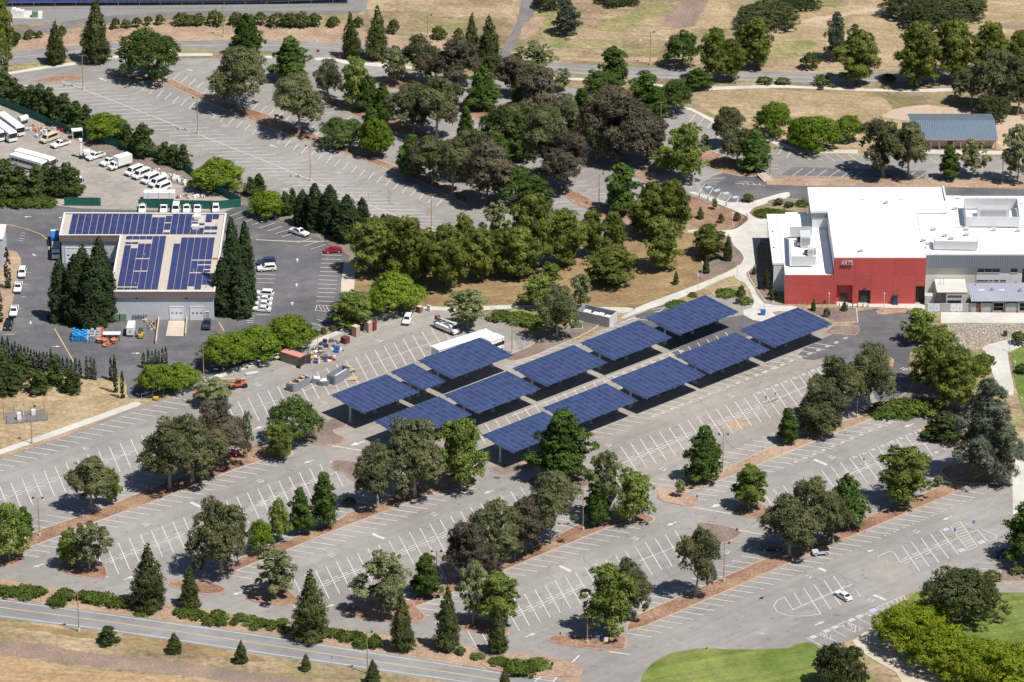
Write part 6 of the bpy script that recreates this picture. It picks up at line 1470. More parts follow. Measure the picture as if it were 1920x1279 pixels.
def vehicle(kind, label, cat, front, rear, paint='white_paint', group=None, roof=None, name=None, load=None):
    k = VK[kind]
    a, b = G(*front), G(*rear)
    h = math.atan2(a.y - b.y, a.x - b.x)
    m = (a + b) / 2
    t = thing(name or {'van': 'passenger_van', 'sedan': 'parked_car', 'suv': 'parked_suv', 'pickup': 'pickup_truck', 'jeep': 'jeep'}[kind], label, cat, (m.x, m.y, .04), h, group)
    def body():
        mb = MB(); mb.side(k['prof'], -k['W'] / 2, k['W'] / 2, top=.94)
        if k['extra'] == 'bed':
            for y0, y1 in ((-k['W'] / 2, -k['W'] / 2 + .12), (k['W'] / 2 - .12, k['W'] / 2)): mb.box(-2.75, -.36, y0, y1, .45, 1.12)
            mb.box(-2.8, -2.68, -k['W'] / 2, k['W'] / 2, .45, 1.12)
        return mb.mesh('body', paint)
    bo = part('body', vmesh((kind, paint, 'b'), body), t)
    bv = bo.modifiers.new('bevel', 'BEVEL'); bv.width = .09; bv.segments = 2; bv.limit_method = 'ANGLE'
    if k['extra'] == 'bed':
        part('bed_floor', vmesh('bedfloor', lambda: MB().box(-2.67, -.37, -.86, .86, .45, .6).mesh('bed_floor', 'dark_metal')), t)
    def cabf():
        mb = MB(); cabin(mb, *k['cab']); return mb.mesh('cabin', roof or paint)
    co = part('cabin', vmesh((kind, roof or paint, 'c'), cabf), t)
    bv = co.modifiers.new('bevel', 'BEVEL'); bv.width = .07; bv.segments = 2; bv.limit_method = 'ANGLE'
    for i, (nm, q) in enumerate(panes(k['cab'])):
        part(nm, vmesh((kind, 'w', i), lambda: MB().add(q, [(0, 1, 2, 3)]).mesh(nm, 'glass')), co)
    wm = vmesh(('wheel', k['r']), lambda: wheel_mesh(k['r']))
    rmh = vmesh(('rim', k['r']), lambda: MB().tube([(0, -.125, 0), (0, .125, 0)], k['r'] * .6, 10).mesh('rim', 'rim'))
    for x in k['wheels']:
        for s in (-1, 1):
            w_ = part('wheel', wm, t, (x, s * (k['W'] / 2 - .12), k['r']))
            part('rim', rmh, w_)
    xf = k['prof'][1][0]
    for s in (-1, 1):
        part('headlight', vmesh(('hl', kind), lambda: MB().box(-.03, .03, -.2, .2, -.09, .09).mesh('headlight', 'lamp')), t, (xf, s * k['W'] * .34, .68 if kind == 'sedan' else .8))
        part('tail_light', vmesh(('tl', kind), lambda: MB().box(-.03, .03, -.12, .12, -.12, .12).mesh('tail_light', 'tail_lamp')), t, (-k['L'] / 2 - .0, s * k['W'] * .4, .8))
    part('bumper', vmesh(('bp', kind), lambda: MB().box(-.06, .1, -k['W'] * .46, k['W'] * .46, .36, .55).mesh('bumper', 'dark_metal')), t, (xf, 0, 0))
    if load:
        MB().box(-2.5, -.5, -.7, .7, .62, 1.15).box(-2.2, -1.2, -.4, .5, 1.15, 1.4).build('load', load, t)
    return t
def vc(t, *q): return c(t, q[0], q[1]), c(t, q[2], q[3])
V = lambda kind, lab, cat, t, q, *a, **k: vehicle(kind, lab, cat, *vc(t, *q), *a, **k)
# maintenance lot
V('suv', 'white utility truck parked by the left kerb, farthest back', 'truck', '21', (150, 775, 165, 700), group='vehicles along the left drive')
V('pickup', 'white pickup by the left kerb below the white truck', 'pickup', '21', (122, 868, 135, 812), group='vehicles along the left drive')
V('pickup', 'lone white pickup farther down the left drive', 'pickup', '21', (92, 1038, 108, 978), group='vehicles along the left drive')
V('pickup', 'black pickup at the bottom of the left drive', 'pickup', '21', (55, 1132, 72, 1068), 'black_paint')
V('pickup', 'dark pickup parked by the loading ramp door', 'pickup', '21', (1464, 1070, 1456, 1128), 'navy_paint')
V('suv', 'dark blue SUV half hidden behind a white SUV', 'SUV', '22', (5, 665, 140, 655), 'navy_paint')
V('suv', 'white SUV in front of the dark blue SUV', 'SUV', '22', (8, 708, 145, 700))
for i, (y, lab) in enumerate(((888, 'white SUV, farthest of four parked abreast'), (925, 'white sedan second of four parked abreast'), (960, 'white sedan third of four parked abreast'), (996, 'white sedan nearest of four parked abreast'))):
    V('suv' if i == 0 else 'sedan', lab, 'car', '22', (-5 - 6 * i, y - 8, 122 - 6 * i, y), group='four white cars parked abreast')
V('pickup', 'white pickup below the dark hedge conifers', 'pickup', '22', (365, 470, 245, 432))
V('sedan', 'dark red coupe parked at the end bay', 'car', '22', (475, 580, 612, 572), 'red_paint')
V('suv', 'white van with roof rack in the storage lot', 'van', '22', (1045, 1118, 1092, 1020))
# row behind the maintenance building
for i, (x, lab) in enumerate(((1155, 'white pickup second from left behind the solar roof'), (1238, 'white van third from left behind the solar roof'), (1317, 'white flatbed fourth from left behind the solar roof'), (1393, 'white pickup fifth from left behind the solar roof'), (1523, 'white SUV rightmost behind the solar roof'), (1005, 'white utility truck leftmost behind the solar roof'))):
    V(('pickup', 'van', 'pickup', 'pickup', 'suv', 'pickup')[i], lab, 'vehicle', '21', (x - 2, 318, x + (12 if i == 1 else 2), 250), group='white vehicles along the green fence', load='cream_paint' if i in (2, 5) else None)
# yard vans
for i, (a_, lab) in enumerate((((880, 1252, 1012, 1200), 'leftmost white passenger van in the row of four'), ((932, 1276, 1062, 1222), 'second white passenger van in the row of four'))):
    V('van', lab, 'van', '11', a_, group='row of white vans')
for i, (a_, lab) in enumerate((((995, 105, 1128, 50), 'third white passenger van in the row of four'), ((1048, 130, 1182, 75), 'rightmost white passenger van in the row of four'))):
    V('van', lab, 'van', '21', a_, group='row of white vans')
V('van', 'white cargo van behind the white tarpaulin trailer', 'van', '21', (1080, 165, 1205, 115))
V('pickup', 'white pickup just left of the box truck', 'pickup', '11', (712, 1180, 830, 1135))
V('pickup', 'white utility pickup beside the white drill rig', 'pickup', '11', (605, 1140, 742, 1095))
V('pickup', 'white truck with rusty brown bed in the yard', 'truck', '11', (362, 1052, 495, 1010), load='rust')
V('van', 'cream coloured old van in the yard', 'van', '11', (282, 1020, 412, 970), 'cream_paint')
# main lot
V('sedan', 'red car glimpsed behind the eucalyptus trunk', 'car', '31', (1580, 888, 1660, 880), 'red_paint')
V('suv', 'dark SUV in the shade under the right eucalyptus', 'SUV', '44', (20, 345, 170, 345), 'navy_paint')
V('jeep', 'silver open jeep with black top at the strip', 'jeep', '44', (390, 385, 500, 375), 'silver_paint', roof='black_paint')
V('sedan', 'white sedan alone in the lower right bays', 'car', '44', (562, 660, 650, 712))
V('pickup', 'dark blue pickup at the right edge', 'pickup', '44', (1690, 395, 1830, 385), 'navy_paint')

def bus(label, front, rear, L=11.5, Wd=2.6, Hh=3.15, dark=True, group='white buses in the service yard'):
    a, b = G(*front), G(*rear)
    u = (a - b).normalized()
    m = a - u * L / 2
    t = thing('bus', label, 'bus', (m.x, m.y, .03), math.atan2(u.y, u.x), group)
    MB().side([(-L / 2, .45), (L / 2, .45), (L / 2, 1.3), (L / 2 - .12, Hh - .25), (L / 2 - .5, Hh), (-L / 2 + .3, Hh), (-L / 2, Hh - .3)], -Wd / 2, Wd / 2, top=.97).build('body', 'white_paint', t, bevel=.1)
    n = 7
    for s in (-1, 1):
        for i in range(n):
            x0 = -L / 2 + .9 + (L - 2.3) / n * i
            MB().box(x0, x0 + (L - 2.3) / n - .12, s * (Wd / 2 - .03) - .03, s * (Wd / 2 - .03) + .03, 1.55, 2.45).build('window', 'glass', t)
    MB().box(L / 2 - .10, L / 2 + .03, -Wd / 2 + .12, Wd / 2 - .12, 1.4, Hh - .45).build('windscreen', 'glass', t)
    MB().box(-L / 2 - .03, -L / 2 + .05, -Wd / 2 + .3, Wd / 2 - .3, 1.6, Hh - .6).build('rear_window', 'glass', t)
    for x in (L / 2 - 2.2, -L / 2 + 2.4):
        for s in (-1, 1):
            w_ = part('wheel', vmesh(('wheel', .5), lambda: wheel_mesh(.5, .3)), t, (x, s * (Wd / 2 - .13), .5))
            part('rim', vmesh(('rim', .5), lambda: MB().tube([(0, -.155, 0), (0, .155, 0)], .3, 10).mesh('rim', 'rim')), w_)
    for s in (-1, 1): MB().box(L / 2, L / 2 + .04, s * .95 - .2, s * .95 + .2, .75, 1.0).build('headlight', 'lamp', t)
    for s in (-1, 1): MB().box(L / 2 - .05, L / 2 + .3, s * (Wd / 2 + .18) - .05, s * (Wd / 2 + .18) + .05, 1.7, 2.3).build('mirror', 'black_paint', t)
    return t
def yv(x, y): return (x / 7.104, 190 + y / 7.104)           # reading on the enlarged service-yard tile
bus('white bus nearest the hedge in the parked trio', yv(280, 480), yv(-20, 260), 13)
bus('white bus in the middle of the parked trio', yv(180, 555), yv(-130, 330), 13)
bus('white bus at the left edge of the parked trio', yv(10, 552), yv(-290, 340), 13)
bus('long white bus lying along the young pines', yv(715, 910), yv(150, 755), 13)
bus('white bus second behind the young pines', yv(600, 950), yv(60, 800), 11.5)
bus('white bus whose front shows at the pine end', yv(1055, 1165), yv(600, 1000), 11.5)
def box_truck(label, front, rear):
    a, b = G(*front), G(*rear); u = (a - b).normalized(); m = (a + b) / 2
    t = thing('box_truck', label, 'truck', (m.x, m.y, .03), math.atan2(u.y, u.x))
    MB().box(-3.4, 1.3, -1.2, 1.2, .95, 3.4).build('cargo_box', 'white_paint', t, bevel=.04)
    MB().side([(1.4, .5), (3.5, .5), (3.5, 1.15), (2.7, 1.35), (2.2, 2.15), (1.4, 2.2)], -1.0, 1.0, top=.92).build('cab', 'white_paint', t, bevel=.06)
    MB().box(1.5, 3.3, -1.03, -1.0, .55, 1.1).build('stripe', 'red_paint', t)
    MB().add([(2.72, -.85, 1.4), (2.72, .85, 1.4), (2.26, .8, 2.08), (2.26, -.8, 2.08)], [(0, 1, 2, 3)]).build('windscreen', 'glass', t)
    for s in (-1, 1):
        MB().box(1.7, 2.25, s * .96 - .02, s * .96 + .02, 1.35, 1.95).build('side_window', 'glass', t)
        for x in (2.6, -2.2): part('wheel', vmesh(('wheel', .42), lambda: wheel_mesh(.42, .3)), t, (x, s * .92, .42))
box_truck('white box truck with red cab stripe', c('11', 755, 1210), c('11', 935, 1155))
# bucket truck in the storage lot
a, b = G(*c('22', 1440, 1172)), G(*c('22', 1260, 1095)); u = (a - b).normalized(); m = (a + b) / 2
t = thing('bucket_truck', 'white bucket truck with folded boom near the trailers', 'truck', (m.x, m.y, .04), math.atan2(u.y, u.x))
MB().box(-3.3, 1.5, -1.15, 1.15, .6, 1.7).build('service_body', 'white_paint', t, bevel=.05)
MB().side([(1.6, .5), (3.5, .5), (3.5, 1.25), (2.8, 1.45), (2.5, 2.3), (1.6, 2.35)], -1.05, 1.05, top=.92).build('cab', 'white_paint', t, bevel=.06)
MB().add([(2.83, -.9, 1.5), (2.83, .9, 1.5), (2.55, .85, 2.25), (2.55, -.85, 2.25)], [(0, 1, 2, 3)]).build('windscreen', 'glass', t)
MB().tube([(-.5, 0, 1.7), (-.5, 0, 2.6)], .4, 10).build('turret', 'silver_paint', t)
MB().tube([(-.5, .2, 2.5), (3.2, .2, 3.1)], .22, 6).build('boom', 'white_paint', t); MB().tube([(3.2, -.2, 3.1), (-3.0, -.2, 2.9)], .2, 6).build('boom', 'white_paint', t)
MB().box(-3.9, -2.9, -.7, .3, 2.2, 3.3).build('bucket', 'rust', t)
for s in (-1, 1):
    for x in (2.6, -1.8): part('wheel', vmesh(('wheel', .45), lambda: wheel_mesh(.45, .3)), t, (x, s * .95, .45))
# drill rig
p = G(*c('11', 600, 1112))
t = thing('drill_rig', 'white drill rig with tall mast in the yard', 'machine', p, R(10))
MB().box(-1.4, 2.4, -1, 1, .5, .95).build('chassis', 'dark_metal', t); MB().box(-1.3, -.7, -.4, .4, .95, 5.2).box(-1.45, -.6, -.55, .55, 4.9, 5.5).build('mast', 'white_paint', t); MB().box(-.4, 1.4, -.8, .8, .95, 2.2).box(1.5, 2.3, -.5, .5, .95, 1.7).build('engine_housing', 'white_paint', t, bevel=.1)
for x in (-1, 1.8):
    for s in (-1, 1): part('wheel', vmesh(('wheel', .45), lambda: wheel_mesh(.45, .3)), t, (x, s * .95, .45))
# telehandler
p = G(*c('31', 1680, 400))
t = thing('telehandler', 'orange telehandler with raised pale boom near the fence', 'machine', p, R(20))
MB().box(-2.2, 2.0, -.9, .9, .6, 1.3).build('chassis', 'orange_paint', t, bevel=.08); MB().box(-.6, .6, -.9, -.1, 1.3, 2.5).build('cab', 'orange_paint', t, bevel=.06); MB().box(-.5, .5, -.93, -.9, 1.5, 2.3).build('window', 'glass', t)
MB().tube([(2.0, .4, 1.8), (-4.2, .4, 2.6)], .24, 6).build('boom', 'tan_plastic', t)
for x in (-1.4, 1.5):
    for s in (-1, 1): part('wheel', vmesh(('wheel', .62), lambda: wheel_mesh(.62, .45)), t, (x, s * .95, .62))
# trucks left of the maintenance building
for lab, (x1, y1, x2, y2), m_ in (('white cab truck with blue tank against the building wall', (385, 465, 392, 545), 'blue_paint'), ('grey stake truck below the blue tank truck', (395, 640, 398, 560), 'steel_grey')):
    a, b = G(*c('21', x1, y1)), G(*c('21', x2, y2)); u = (a - b).normalized(); m = (a + b) / 2
    t = thing('tank_truck' if 'blue' in lab else 'stake_truck', lab, 'truck', (m.x, m.y, .04), math.atan2(u.y, u.x))
    MB().box(-3.2, 1.2, -1.1, 1.1, .9, 2.7).build('load_bed', m_, t, bevel=.1); MB().side([(1.4, .5), (3.3, .5), (3.3, 1.3), (3.0, 2.3), (1.4, 2.4)], -1.05, 1.05, top=.94).build('cab', 'white_paint', t, bevel=.06)
    MB().box(3.02, 3.2, -.9, .9, 1.4, 2.1).build('windscreen', 'glass', t)
    for s in (-1, 1):
        for x in (2.4, -1.9): part('wheel', vmesh(('wheel', .45), lambda: wheel_mesh(.45, .3)), t, (x, s * .95, .45))

# ================================================================== CONTAINERS, TRAILERS, YARD GOODS
def ent(name, label, cat, t, x, y, a=0, group=None): return thing(name, label, cat, G(*c(t, x, y)) + Vector((0, 0, .03)), R(a), group)
def trailer(label, z, near, far, w, name='office_trailer'):
    a, b = G(*near, z), G(*far, z)
    d_ = (b - a).to_2d(); L = d_.length; u = d_ / L
    t = thing(name, label, 'trailer', (a.x, a.y, .03), math.atan2(u.y, u.x))
    MB().box(0, L, -w, 0, .6, z - .1).build('wall', 'white_paint', t); MB().box(-.1, L + .1, -w - .1, .1, z - .09, z + .05).build('roof', 'white_roof', t)
    MB().box(-.04, 0, -w + .5, -w + 1.5, .9, 2.8).build('door', 'door_white', t)
    MB().box(L, L + .04, -w * .6, -w * .6 + .7, 1.2, 2.3).build('window', 'glass', t)
    MB().box(.3, L - .3, -w + .2, -.2, .05, .6).build('chassis', 'dark_metal', t)
    for i in range(4): MB().box(L * (.15 + .22 * i), L * (.15 + .22 * i) + .9, -w - .03, -w, 1.5, 2.4).build('window', 'glass', t)
    return t
trailer('long white office trailer behind the rear canopies', 3.6, c('22', 1236, 1238), c('22', 1620, 1117), 3.2)
trailer('short white office trailer with small end window', 3.4, c('22', 1602, 1180), c('22', 1692, 1147), 3.0)
t = ent('storage_container', 'tan shipping container with pink roof and open doors', 'container', '32', 262, 225, -36)
MB().box(-3.05, 3.05, -1.2, 1.2, .1, 2.5).build('wall', striped('container_ribs', (.34, .26, .19), (.28, .21, .155), .28, 0, .5, .7, world=False), t); MB().box(-3.07, 3.07, -1.22, 1.22, 2.505, 2.6).build('roof', 'pink_roof', t)
MB().box(3.051, 3.06, -1.05, 1.05, .2, 2.4).build('opening', 'door_dark', t)
for s in (-1, 1): MB().obox(3.5, s * 1.6, .15, 2.4, 1.2, .08, R(45 * s)).build('door', 'dark_metal', t)
def dumpster(label, t_, x, y, a, L, Wd, Hh, fill, junk='timber'):
    t = ent('dumpster', label, 'dumpster', t_, x, y, a, 'dumpsters in the storage lot')
    for i, (x0, x1, y0, y1) in enumerate(((-L / 2, L / 2, -Wd / 2, -Wd / 2 + .08), (-L / 2, L / 2, Wd / 2 - .08, Wd / 2), (-L / 2, -L / 2 + .08, -Wd / 2 + .08, Wd / 2 - .08), (L / 2 - .08, L / 2, -Wd / 2 + .08, Wd / 2 - .08))):
        o = MB().box(x0, x1, y0, y1, .1, Hh).build('side', 'dumpster', t)
        mb = MB()
        if i < 2:
            for k in range(int(L / .7)): mb.box(-L / 2 + .3 + .7 * k, -L / 2 + .42 + .7 * k, y0 - .07 if i == 0 else y1, y0 if i == 0 else y1 + .07, .1, Hh - .05)
        else:
            for k in range(int(Wd / .5)): mb.box(x0 - .07 if i == 2 else x1, x0 if i == 2 else x1 + .07, -Wd / 2 + .2 + .5 * k, -Wd / 2 + .32 + .5 * k, .1, Hh - .05)
        mb.build('rib', 'steel_grey', o)
    MB().box(-L / 2 + .08, L / 2 - .08, -Wd / 2 + .08, Wd / 2 - .08, .05, fill).build('floor', 'rust' if junk == 'rust' else 'dark_metal', t)
    rg = random.Random(len(label))
    for k in range(9):
        MB().obox(rg.uniform(-L / 2 + .8, L / 2 - .8), rg.uniform(-Wd / 2 + .6, Wd / 2 - .6), fill + .02 * k, fill + .12 + .05 * k, rg.uniform(.9, 1.8), rg.uniform(.4, .9), rg.uniform(0, 3)).build('debris', rg.choice([junk, 'cream_paint', 'white_paint']) if junk != 'timber' else rg.choice(['timber', 'tan_plastic', 'timber']), t)
    return t
dumpster('blue grey dumpster heaped with timber', '32', 297, 400, 52, 6.2, 2.3, 1.9, 1.6)
dumpster('open blue grey dumpster with a long white beam inside', '32', 583, 345, 57, 6.6, 2.4, 2.3, .5, 'rust')
t = ent('white_beam', 'long pale beam leaning out of the open dumpster', 'beam', '32', 596, 330, 57); MB().box(-2.8, 2.6, -.55, -.2, 1.2, 1.6).build('beam', 'white_paint', t)
dumpster('small grey skip between the two dumpsters, left one', '32', 428, 365, -12, 2.2, 1.7, 1.2, .8, 'white_paint')
dumpster('small grey skip between the two dumpsters, right one', '32', 480, 380, -12, 2.3, 1.8, 1.3, .9, 'white_paint')
t = ent('timber_pile', 'timber pallets stacked right of the open dumpster', 'pallets', '32', 665, 290, 50)
rg = random.Random(2)
for k in range(9): MB().obox(rg.uniform(-.8, .8), rg.uniform(-1.2, 1.2), .1 + .1 * k, .2 + .1 * k, 1.8, 1.1, rg.uniform(-.3, .3)).build('pallet', 'timber', t)
t = ent('timber_pile', 'flat timber boards on the ground below the pallets', 'boards', '32', 670, 345, 50)
for k in range(4): MB().obox(.3 * k, -.4 * k + .6, .03 + .06 * k, .08 + .06 * k, 2.2, .9, .2 * k).build('board', 'timber', t)
def cabinet(label, t_, x, y, m_, w=1.6, dp=1.4, h=2.6, a=-42, name='storage_cabinet'):
    t = ent(name, label, 'cabinet', t_, x, y, a); MB().box(-w / 2, w / 2, -dp / 2, dp / 2, .05, h).build('body', m_, t, bevel=.03); MB().box(-w / 2 - .05, w / 2 + .05, -dp / 2 - .05, dp / 2 + .05, h + .01, h + .1).build('lid', 'cream_paint' if m_ != 'maroon' else m_, t)
    MB().box(-w / 2 + .1, w / 2 - .1, -dp / 2 - .03, -dp / 2, .2, h - .2).build('door', m_, t)
cabinet('tan upright cabinet by the storage fence, nearer one', '22', 705, 1165, 'tan_plastic'); cabinet('tan upright cabinet by the storage fence, farther one', '22', 792, 1135, 'tan_plastic'); cabinet('maroon cabinet beside the farther tan cabinet', '22', 828, 1125, 'maroon', 1.3, 1.2, 2.3); cabinet('dark maroon open bin with timber', '22', 630, 1215, 'maroon', 1.7, 1.6, 1.5)
cabinet('orange brown box beside the dry lawn path', '22', 1153, 1000, 'rust', 1.3, 1.0, 1.6); cabinet('white box beside the chain fence end', '22', 1220, 990, 'white_paint', 1.1, .4, 1.4)
rg = random.Random(12)
def junk(label, t_, pts, seed, mats, n=12, spread=1.2, name='junk_pile'):
    rg = random.Random(seed)
    ctr = G(*c(t_, *pts[0]))
    t = thing(name, label, 'junk pile', ctr)
    for x, y in pts:
        p = G(*c(t_, x, y)) - ctr
        for k in range(n):
            s = rg.uniform(.25, .8)
            MB().obox(p.x + rg.uniform(-1, 1) * spread, p.y + rg.uniform(-1, 1) * spread, .02, rg.uniform(.2, 1.0), s, s * rg.uniform(.5, 2), rg.uniform(0, 3)).build(rg.choice(['crate', 'board', 'scrap', 'bin']), rg.choice(mats), t)
junk('mixed scrap and planters right of the pink roofed container', '32', [(385, 200), (430, 215), (415, 170)], 1, ['cream_paint', 'purple', 'white_paint', 'rust', 'timber', 'steel_grey'], 9)
junk('colourful scrap row behind the container scrap', '32', [(490, 205), (450, 160), (520, 215)], 2, ['white_paint', 'red_paint', 'timber', 'purple', 'dark_metal'], 7)
junk('blue tarpaulin bundle and white sheet on the asphalt', '32', [(550, 150), (565, 130)], 3, ['blue_paint', 'white_paint', 'dark_metal', 'blue_paint'], 8, .9)
junk('purple and grey bins along the storage fence', '32', [(480, 95), (555, 85), (515, 105)], 4, ['purple', 'steel_grey', 'rust', 'dark_metal'], 6)
junk('grey and blue bins between the tan cabinets', '22', [(755, 1105), (770, 1135)], 5, ['steel_grey', 'navy_paint', 'grey_plastic'], 9, .8)
junk('pallets and pipes stacked against the storage fence', '32', [(420, 140), (455, 130), (395, 155)], 14, ['steel_grey', 'timber', 'dark_metal', 'rust', 'white_paint'], 8)
junk('white sheet and loose boards on the storage asphalt', '32', [(595, 135), (515, 215), (480, 190)], 15, ['white_paint', 'timber', 'green_box', 'navy_paint'], 5, .8)
junk('orange and pink scrap heap beside the buses', '11', [(200, 915), (265, 930), (240, 900), (300, 920)], 6, ['terracotta', 'white_paint', 'orange_paint', 'tan_plastic', 'grey_plastic', 'yellow_paint'], 9)
junk('blue grey scrap heap left of the cream van', '11', [(265, 965), (300, 945), (320, 930)], 7, ['navy_paint', 'steel_grey', 'grey_plastic', 'white_paint'], 9)
junk('red and orange machinery heap under the hedge', '11', [(400, 905), (440, 915), (480, 925), (510, 930)], 8, ['orange_paint', 'red_paint', 'silver_paint', 'rust', 'dark_metal'], 8)
junk('white junk rows right of the parked vans', '11', [(1110, 1215), (1160, 1235), (1210, 1245), (1250, 1262), (1290, 1275), (1320, 1295)], 9, ['white_paint', 'cream_paint', 'white_paint', 'steel_grey'], 9, 1.0)
junk('pale goods behind the green fence', '21', [(1270, 190), (1320, 190), (1370, 190), (1430, 190), (1340, 95), (1385, 112)], 10, ['white_paint', 'cream_paint', 'terracotta', 'steel_grey'], 6, .9)
junk('timber and steel goods right of the forklift', '21', [(1060, 1090), (1085, 1080), (1075, 1120), (1010, 1065)], 11, ['timber', 'cream_paint', 'steel_grey', 'rust'], 6, .8)
t = ent('shelter', 'small white open shelter beside the scrap heap', 'shelter', '11', 545, 975, 15)
MB().box(-1.5, 1.5, -1.1, 1.1, 2.4, 2.55).build('roof', 'white_paint', t)
for x in (-1.35, 1.35):
    for y in (-.95, .95): MB().obox(x, y, 0, 2.4, .15, .15).build('post', 'white_paint', t)
MB().box(-1.3, 1.3, .9, 1.0, .2, 2.3).build('back_panel', 'dark_metal', t)
t = ent('trailer_box', 'white tarpaulin covered trailer behind the green fence', 'trailer', '21', 1125, 205, 0)
MB().box(-4.2, 4.2, -1.1, 1.1, .6, 2.5).build('body', 'white_paint', t, bevel=.15)
for x in (-2.8, 0, 2.8): MB().box(x - .06, x + .06, -1.16, 1.16, .5, 2.58).build('strap', 'light_board', t)
t = ent('boiler', 'small white tank trailer near the buses', 'tank', '11', 165, 870, 40)
MB().tube([(-1.3, 0, 1.4), (1.3, 0, 1.4)], .9, 12).build('tank', 'white_paint', t); MB().box(-1.2, 1.2, -.7, .7, .3, .6).build('frame', 'dark_metal', t)
# stacked tubs and pots before the maintenance building
def stack(label, x0, y0, nx, ny, dx, dy, m_, name, cat, grp, h=(2, 4), s=(.7, .7, .42)):
    rg = random.Random(x0)
    me = MB().hexa([(-s[0] * .42, -s[1] * .42, 0), (s[0] * .42, -s[1] * .42, 0), (s[0] * .42, s[1] * .42, 0), (-s[0] * .42, s[1] * .42, 0)], [(-s[0] / 2, -s[1] / 2, s[2]), (s[0] / 2, -s[1] / 2, s[2]), (s[0] / 2, s[1] / 2, s[2]), (-s[0] / 2, s[1] / 2, s[2])]).mesh(name, m_)
    p0 = G(*c('21', x0, y0))
    for i in range(nx):
        for j in range(ny):
            for k in range(rg.randint(*h)):
                o = D.objects.new(name, me); COL.objects.link(o)
                o.location = (p0.x + dx * i + rg.uniform(-.05, .05), p0.y + dy * j + rg.uniform(-.05, .05), .03 + (s[2] + .02) * k); o.rotation_euler.z = rg.uniform(-.08, .08)
                tag(o, f'{label}, {ORD[k] if k else "bottom"} layer, {ORD[i]} column, {ORD[j] if j else "front"} row', cat, grp)
stack('blue tub in blue stack', 515, 1205, 5, 6, .78, .82, 'blue_tub', 'plastic_tub', 'tub', 'stacked blue tubs')
stack('grey bin in grey stack', 620, 1210, 4, 6, .8, .85, 'grey_plastic', 'plastic_bin', 'bin', 'stacked grey bins')
def pots(label, spots, grp):
    mb = MB()
    n = 14
    rings = [(.95, 0), (1.15, .5), (1.2, .55), (1.05, .55), (.9, .15)]
    vs = [(r * math.cos(6.2832 * k / n), r * math.sin(6.2832 * k / n), z) for r, z in rings for k in range(n)]
    fs = [(i * n + k, i * n + (k + 1) % n, (i + 1) * n + (k + 1) % n, (i + 1) * n + k) for i in range(len(rings) - 1) for k in range(n)] + [tuple((len(rings) - 1) * n + k for k in range(n))]
    me = mb.add(vs, fs).mesh('round_planter', 'terracotta')
    for i, (x, y, k) in enumerate(spots):
        p = G(*c('21', x, y))
        for q in range(k):
            o = D.objects.new('round_planter', me); COL.objects.link(o); o.location = (p.x, p.y, .03 + .57 * q); o.scale = (.8, .8, 1)
            tag(o, f'{label}, {ORD[i] if i else "first"} pile, {"upper" if q else "lower"} one', 'planter', grp)
pots('terracotta planter in the column beside grey bins', [(705, 1212, 2), (705, 1188, 2), (705, 1165, 2), (705, 1142, 2)], 'column of terracotta planters')
pots('terracotta planter in the loose front cluster', [(750, 1240, 1), (765, 1225, 1), (740, 1218, 2), (808, 1218, 2)], 'loose terracotta planters')
t = ent('cage_rack', 'white topped wire rack between planters and white trailer', 'rack', '21', 790, 1195, 0)
MB().box(-2.2, 2.2, -.9, .9, 1.75, 1.9).build('top', 'white_paint', t)
for x in (-2.1, -.7, .7, 2.1):
    for y in (-.8, .8): MB().obox(x, y, 0, 1.75, .08, .08).build('post', 'steel_grey', t)
for k in range(6): MB().box(-2 + .7 * k, -1.5 + .7 * k, -.6, .5, .1, 1.2).build('goods', 'timber' if k % 2 else 'dark_metal', t)
t = ent('cargo_trailer', 'small white enclosed trailer before the wall meters', 'trailer', '21', 925, 1150, 88)
MB().box(-2.2, 2.2, -.95, .95, .5, 2.6).build('body', 'white_paint', t, bevel=.08); MB().box(-2.22, -2.2, -.3, .3, 1.2, 1.8).build('badge', 'yellow_paint', t); MB().tube([(-2.2, 0, .5), (-3.4, 0, .45)], .07).build('drawbar', 'dark_metal', t)
for s in (-1, 1): part('wheel', vmesh(('wheel', .34), lambda: wheel_mesh(.34)), t, (-.2, s * .98, .34))
t = ent('forklift', 'yellow forklift beside the small white trailer', 'forklift', '21', 995, 1175, 85)
MB().box(-1.2, .8, -.55, .55, .3, 1.1).build('body', 'yellow_paint', t, bevel=.06)
for x, y in ((-.8, -.45), (-.8, .45), (.5, -.45), (.5, .45)): MB().tube([(x, y, 1.1), (x * .8, y, 2.1)], .05).build('guard_post', 'dark_metal', t)
MB().box(-.8, .6, -.55, .55, 2.1, 2.18).build('guard_roof', 'dark_metal', t)
for y in (-.3, .3): MB().box(.85, .98, y - .06, y + .06, .1, 2.4).build('mast', 'dark_metal', t); MB().box(.98, 2.0, y - .06, y + .06, .08, .14).build('fork', 'dark_metal', t)
for x in (-.8, .5):
    for s in (-1, 1): part('wheel', vmesh(('wheel', .28), lambda: wheel_mesh(.28)), t, (x, s * .52, .28))

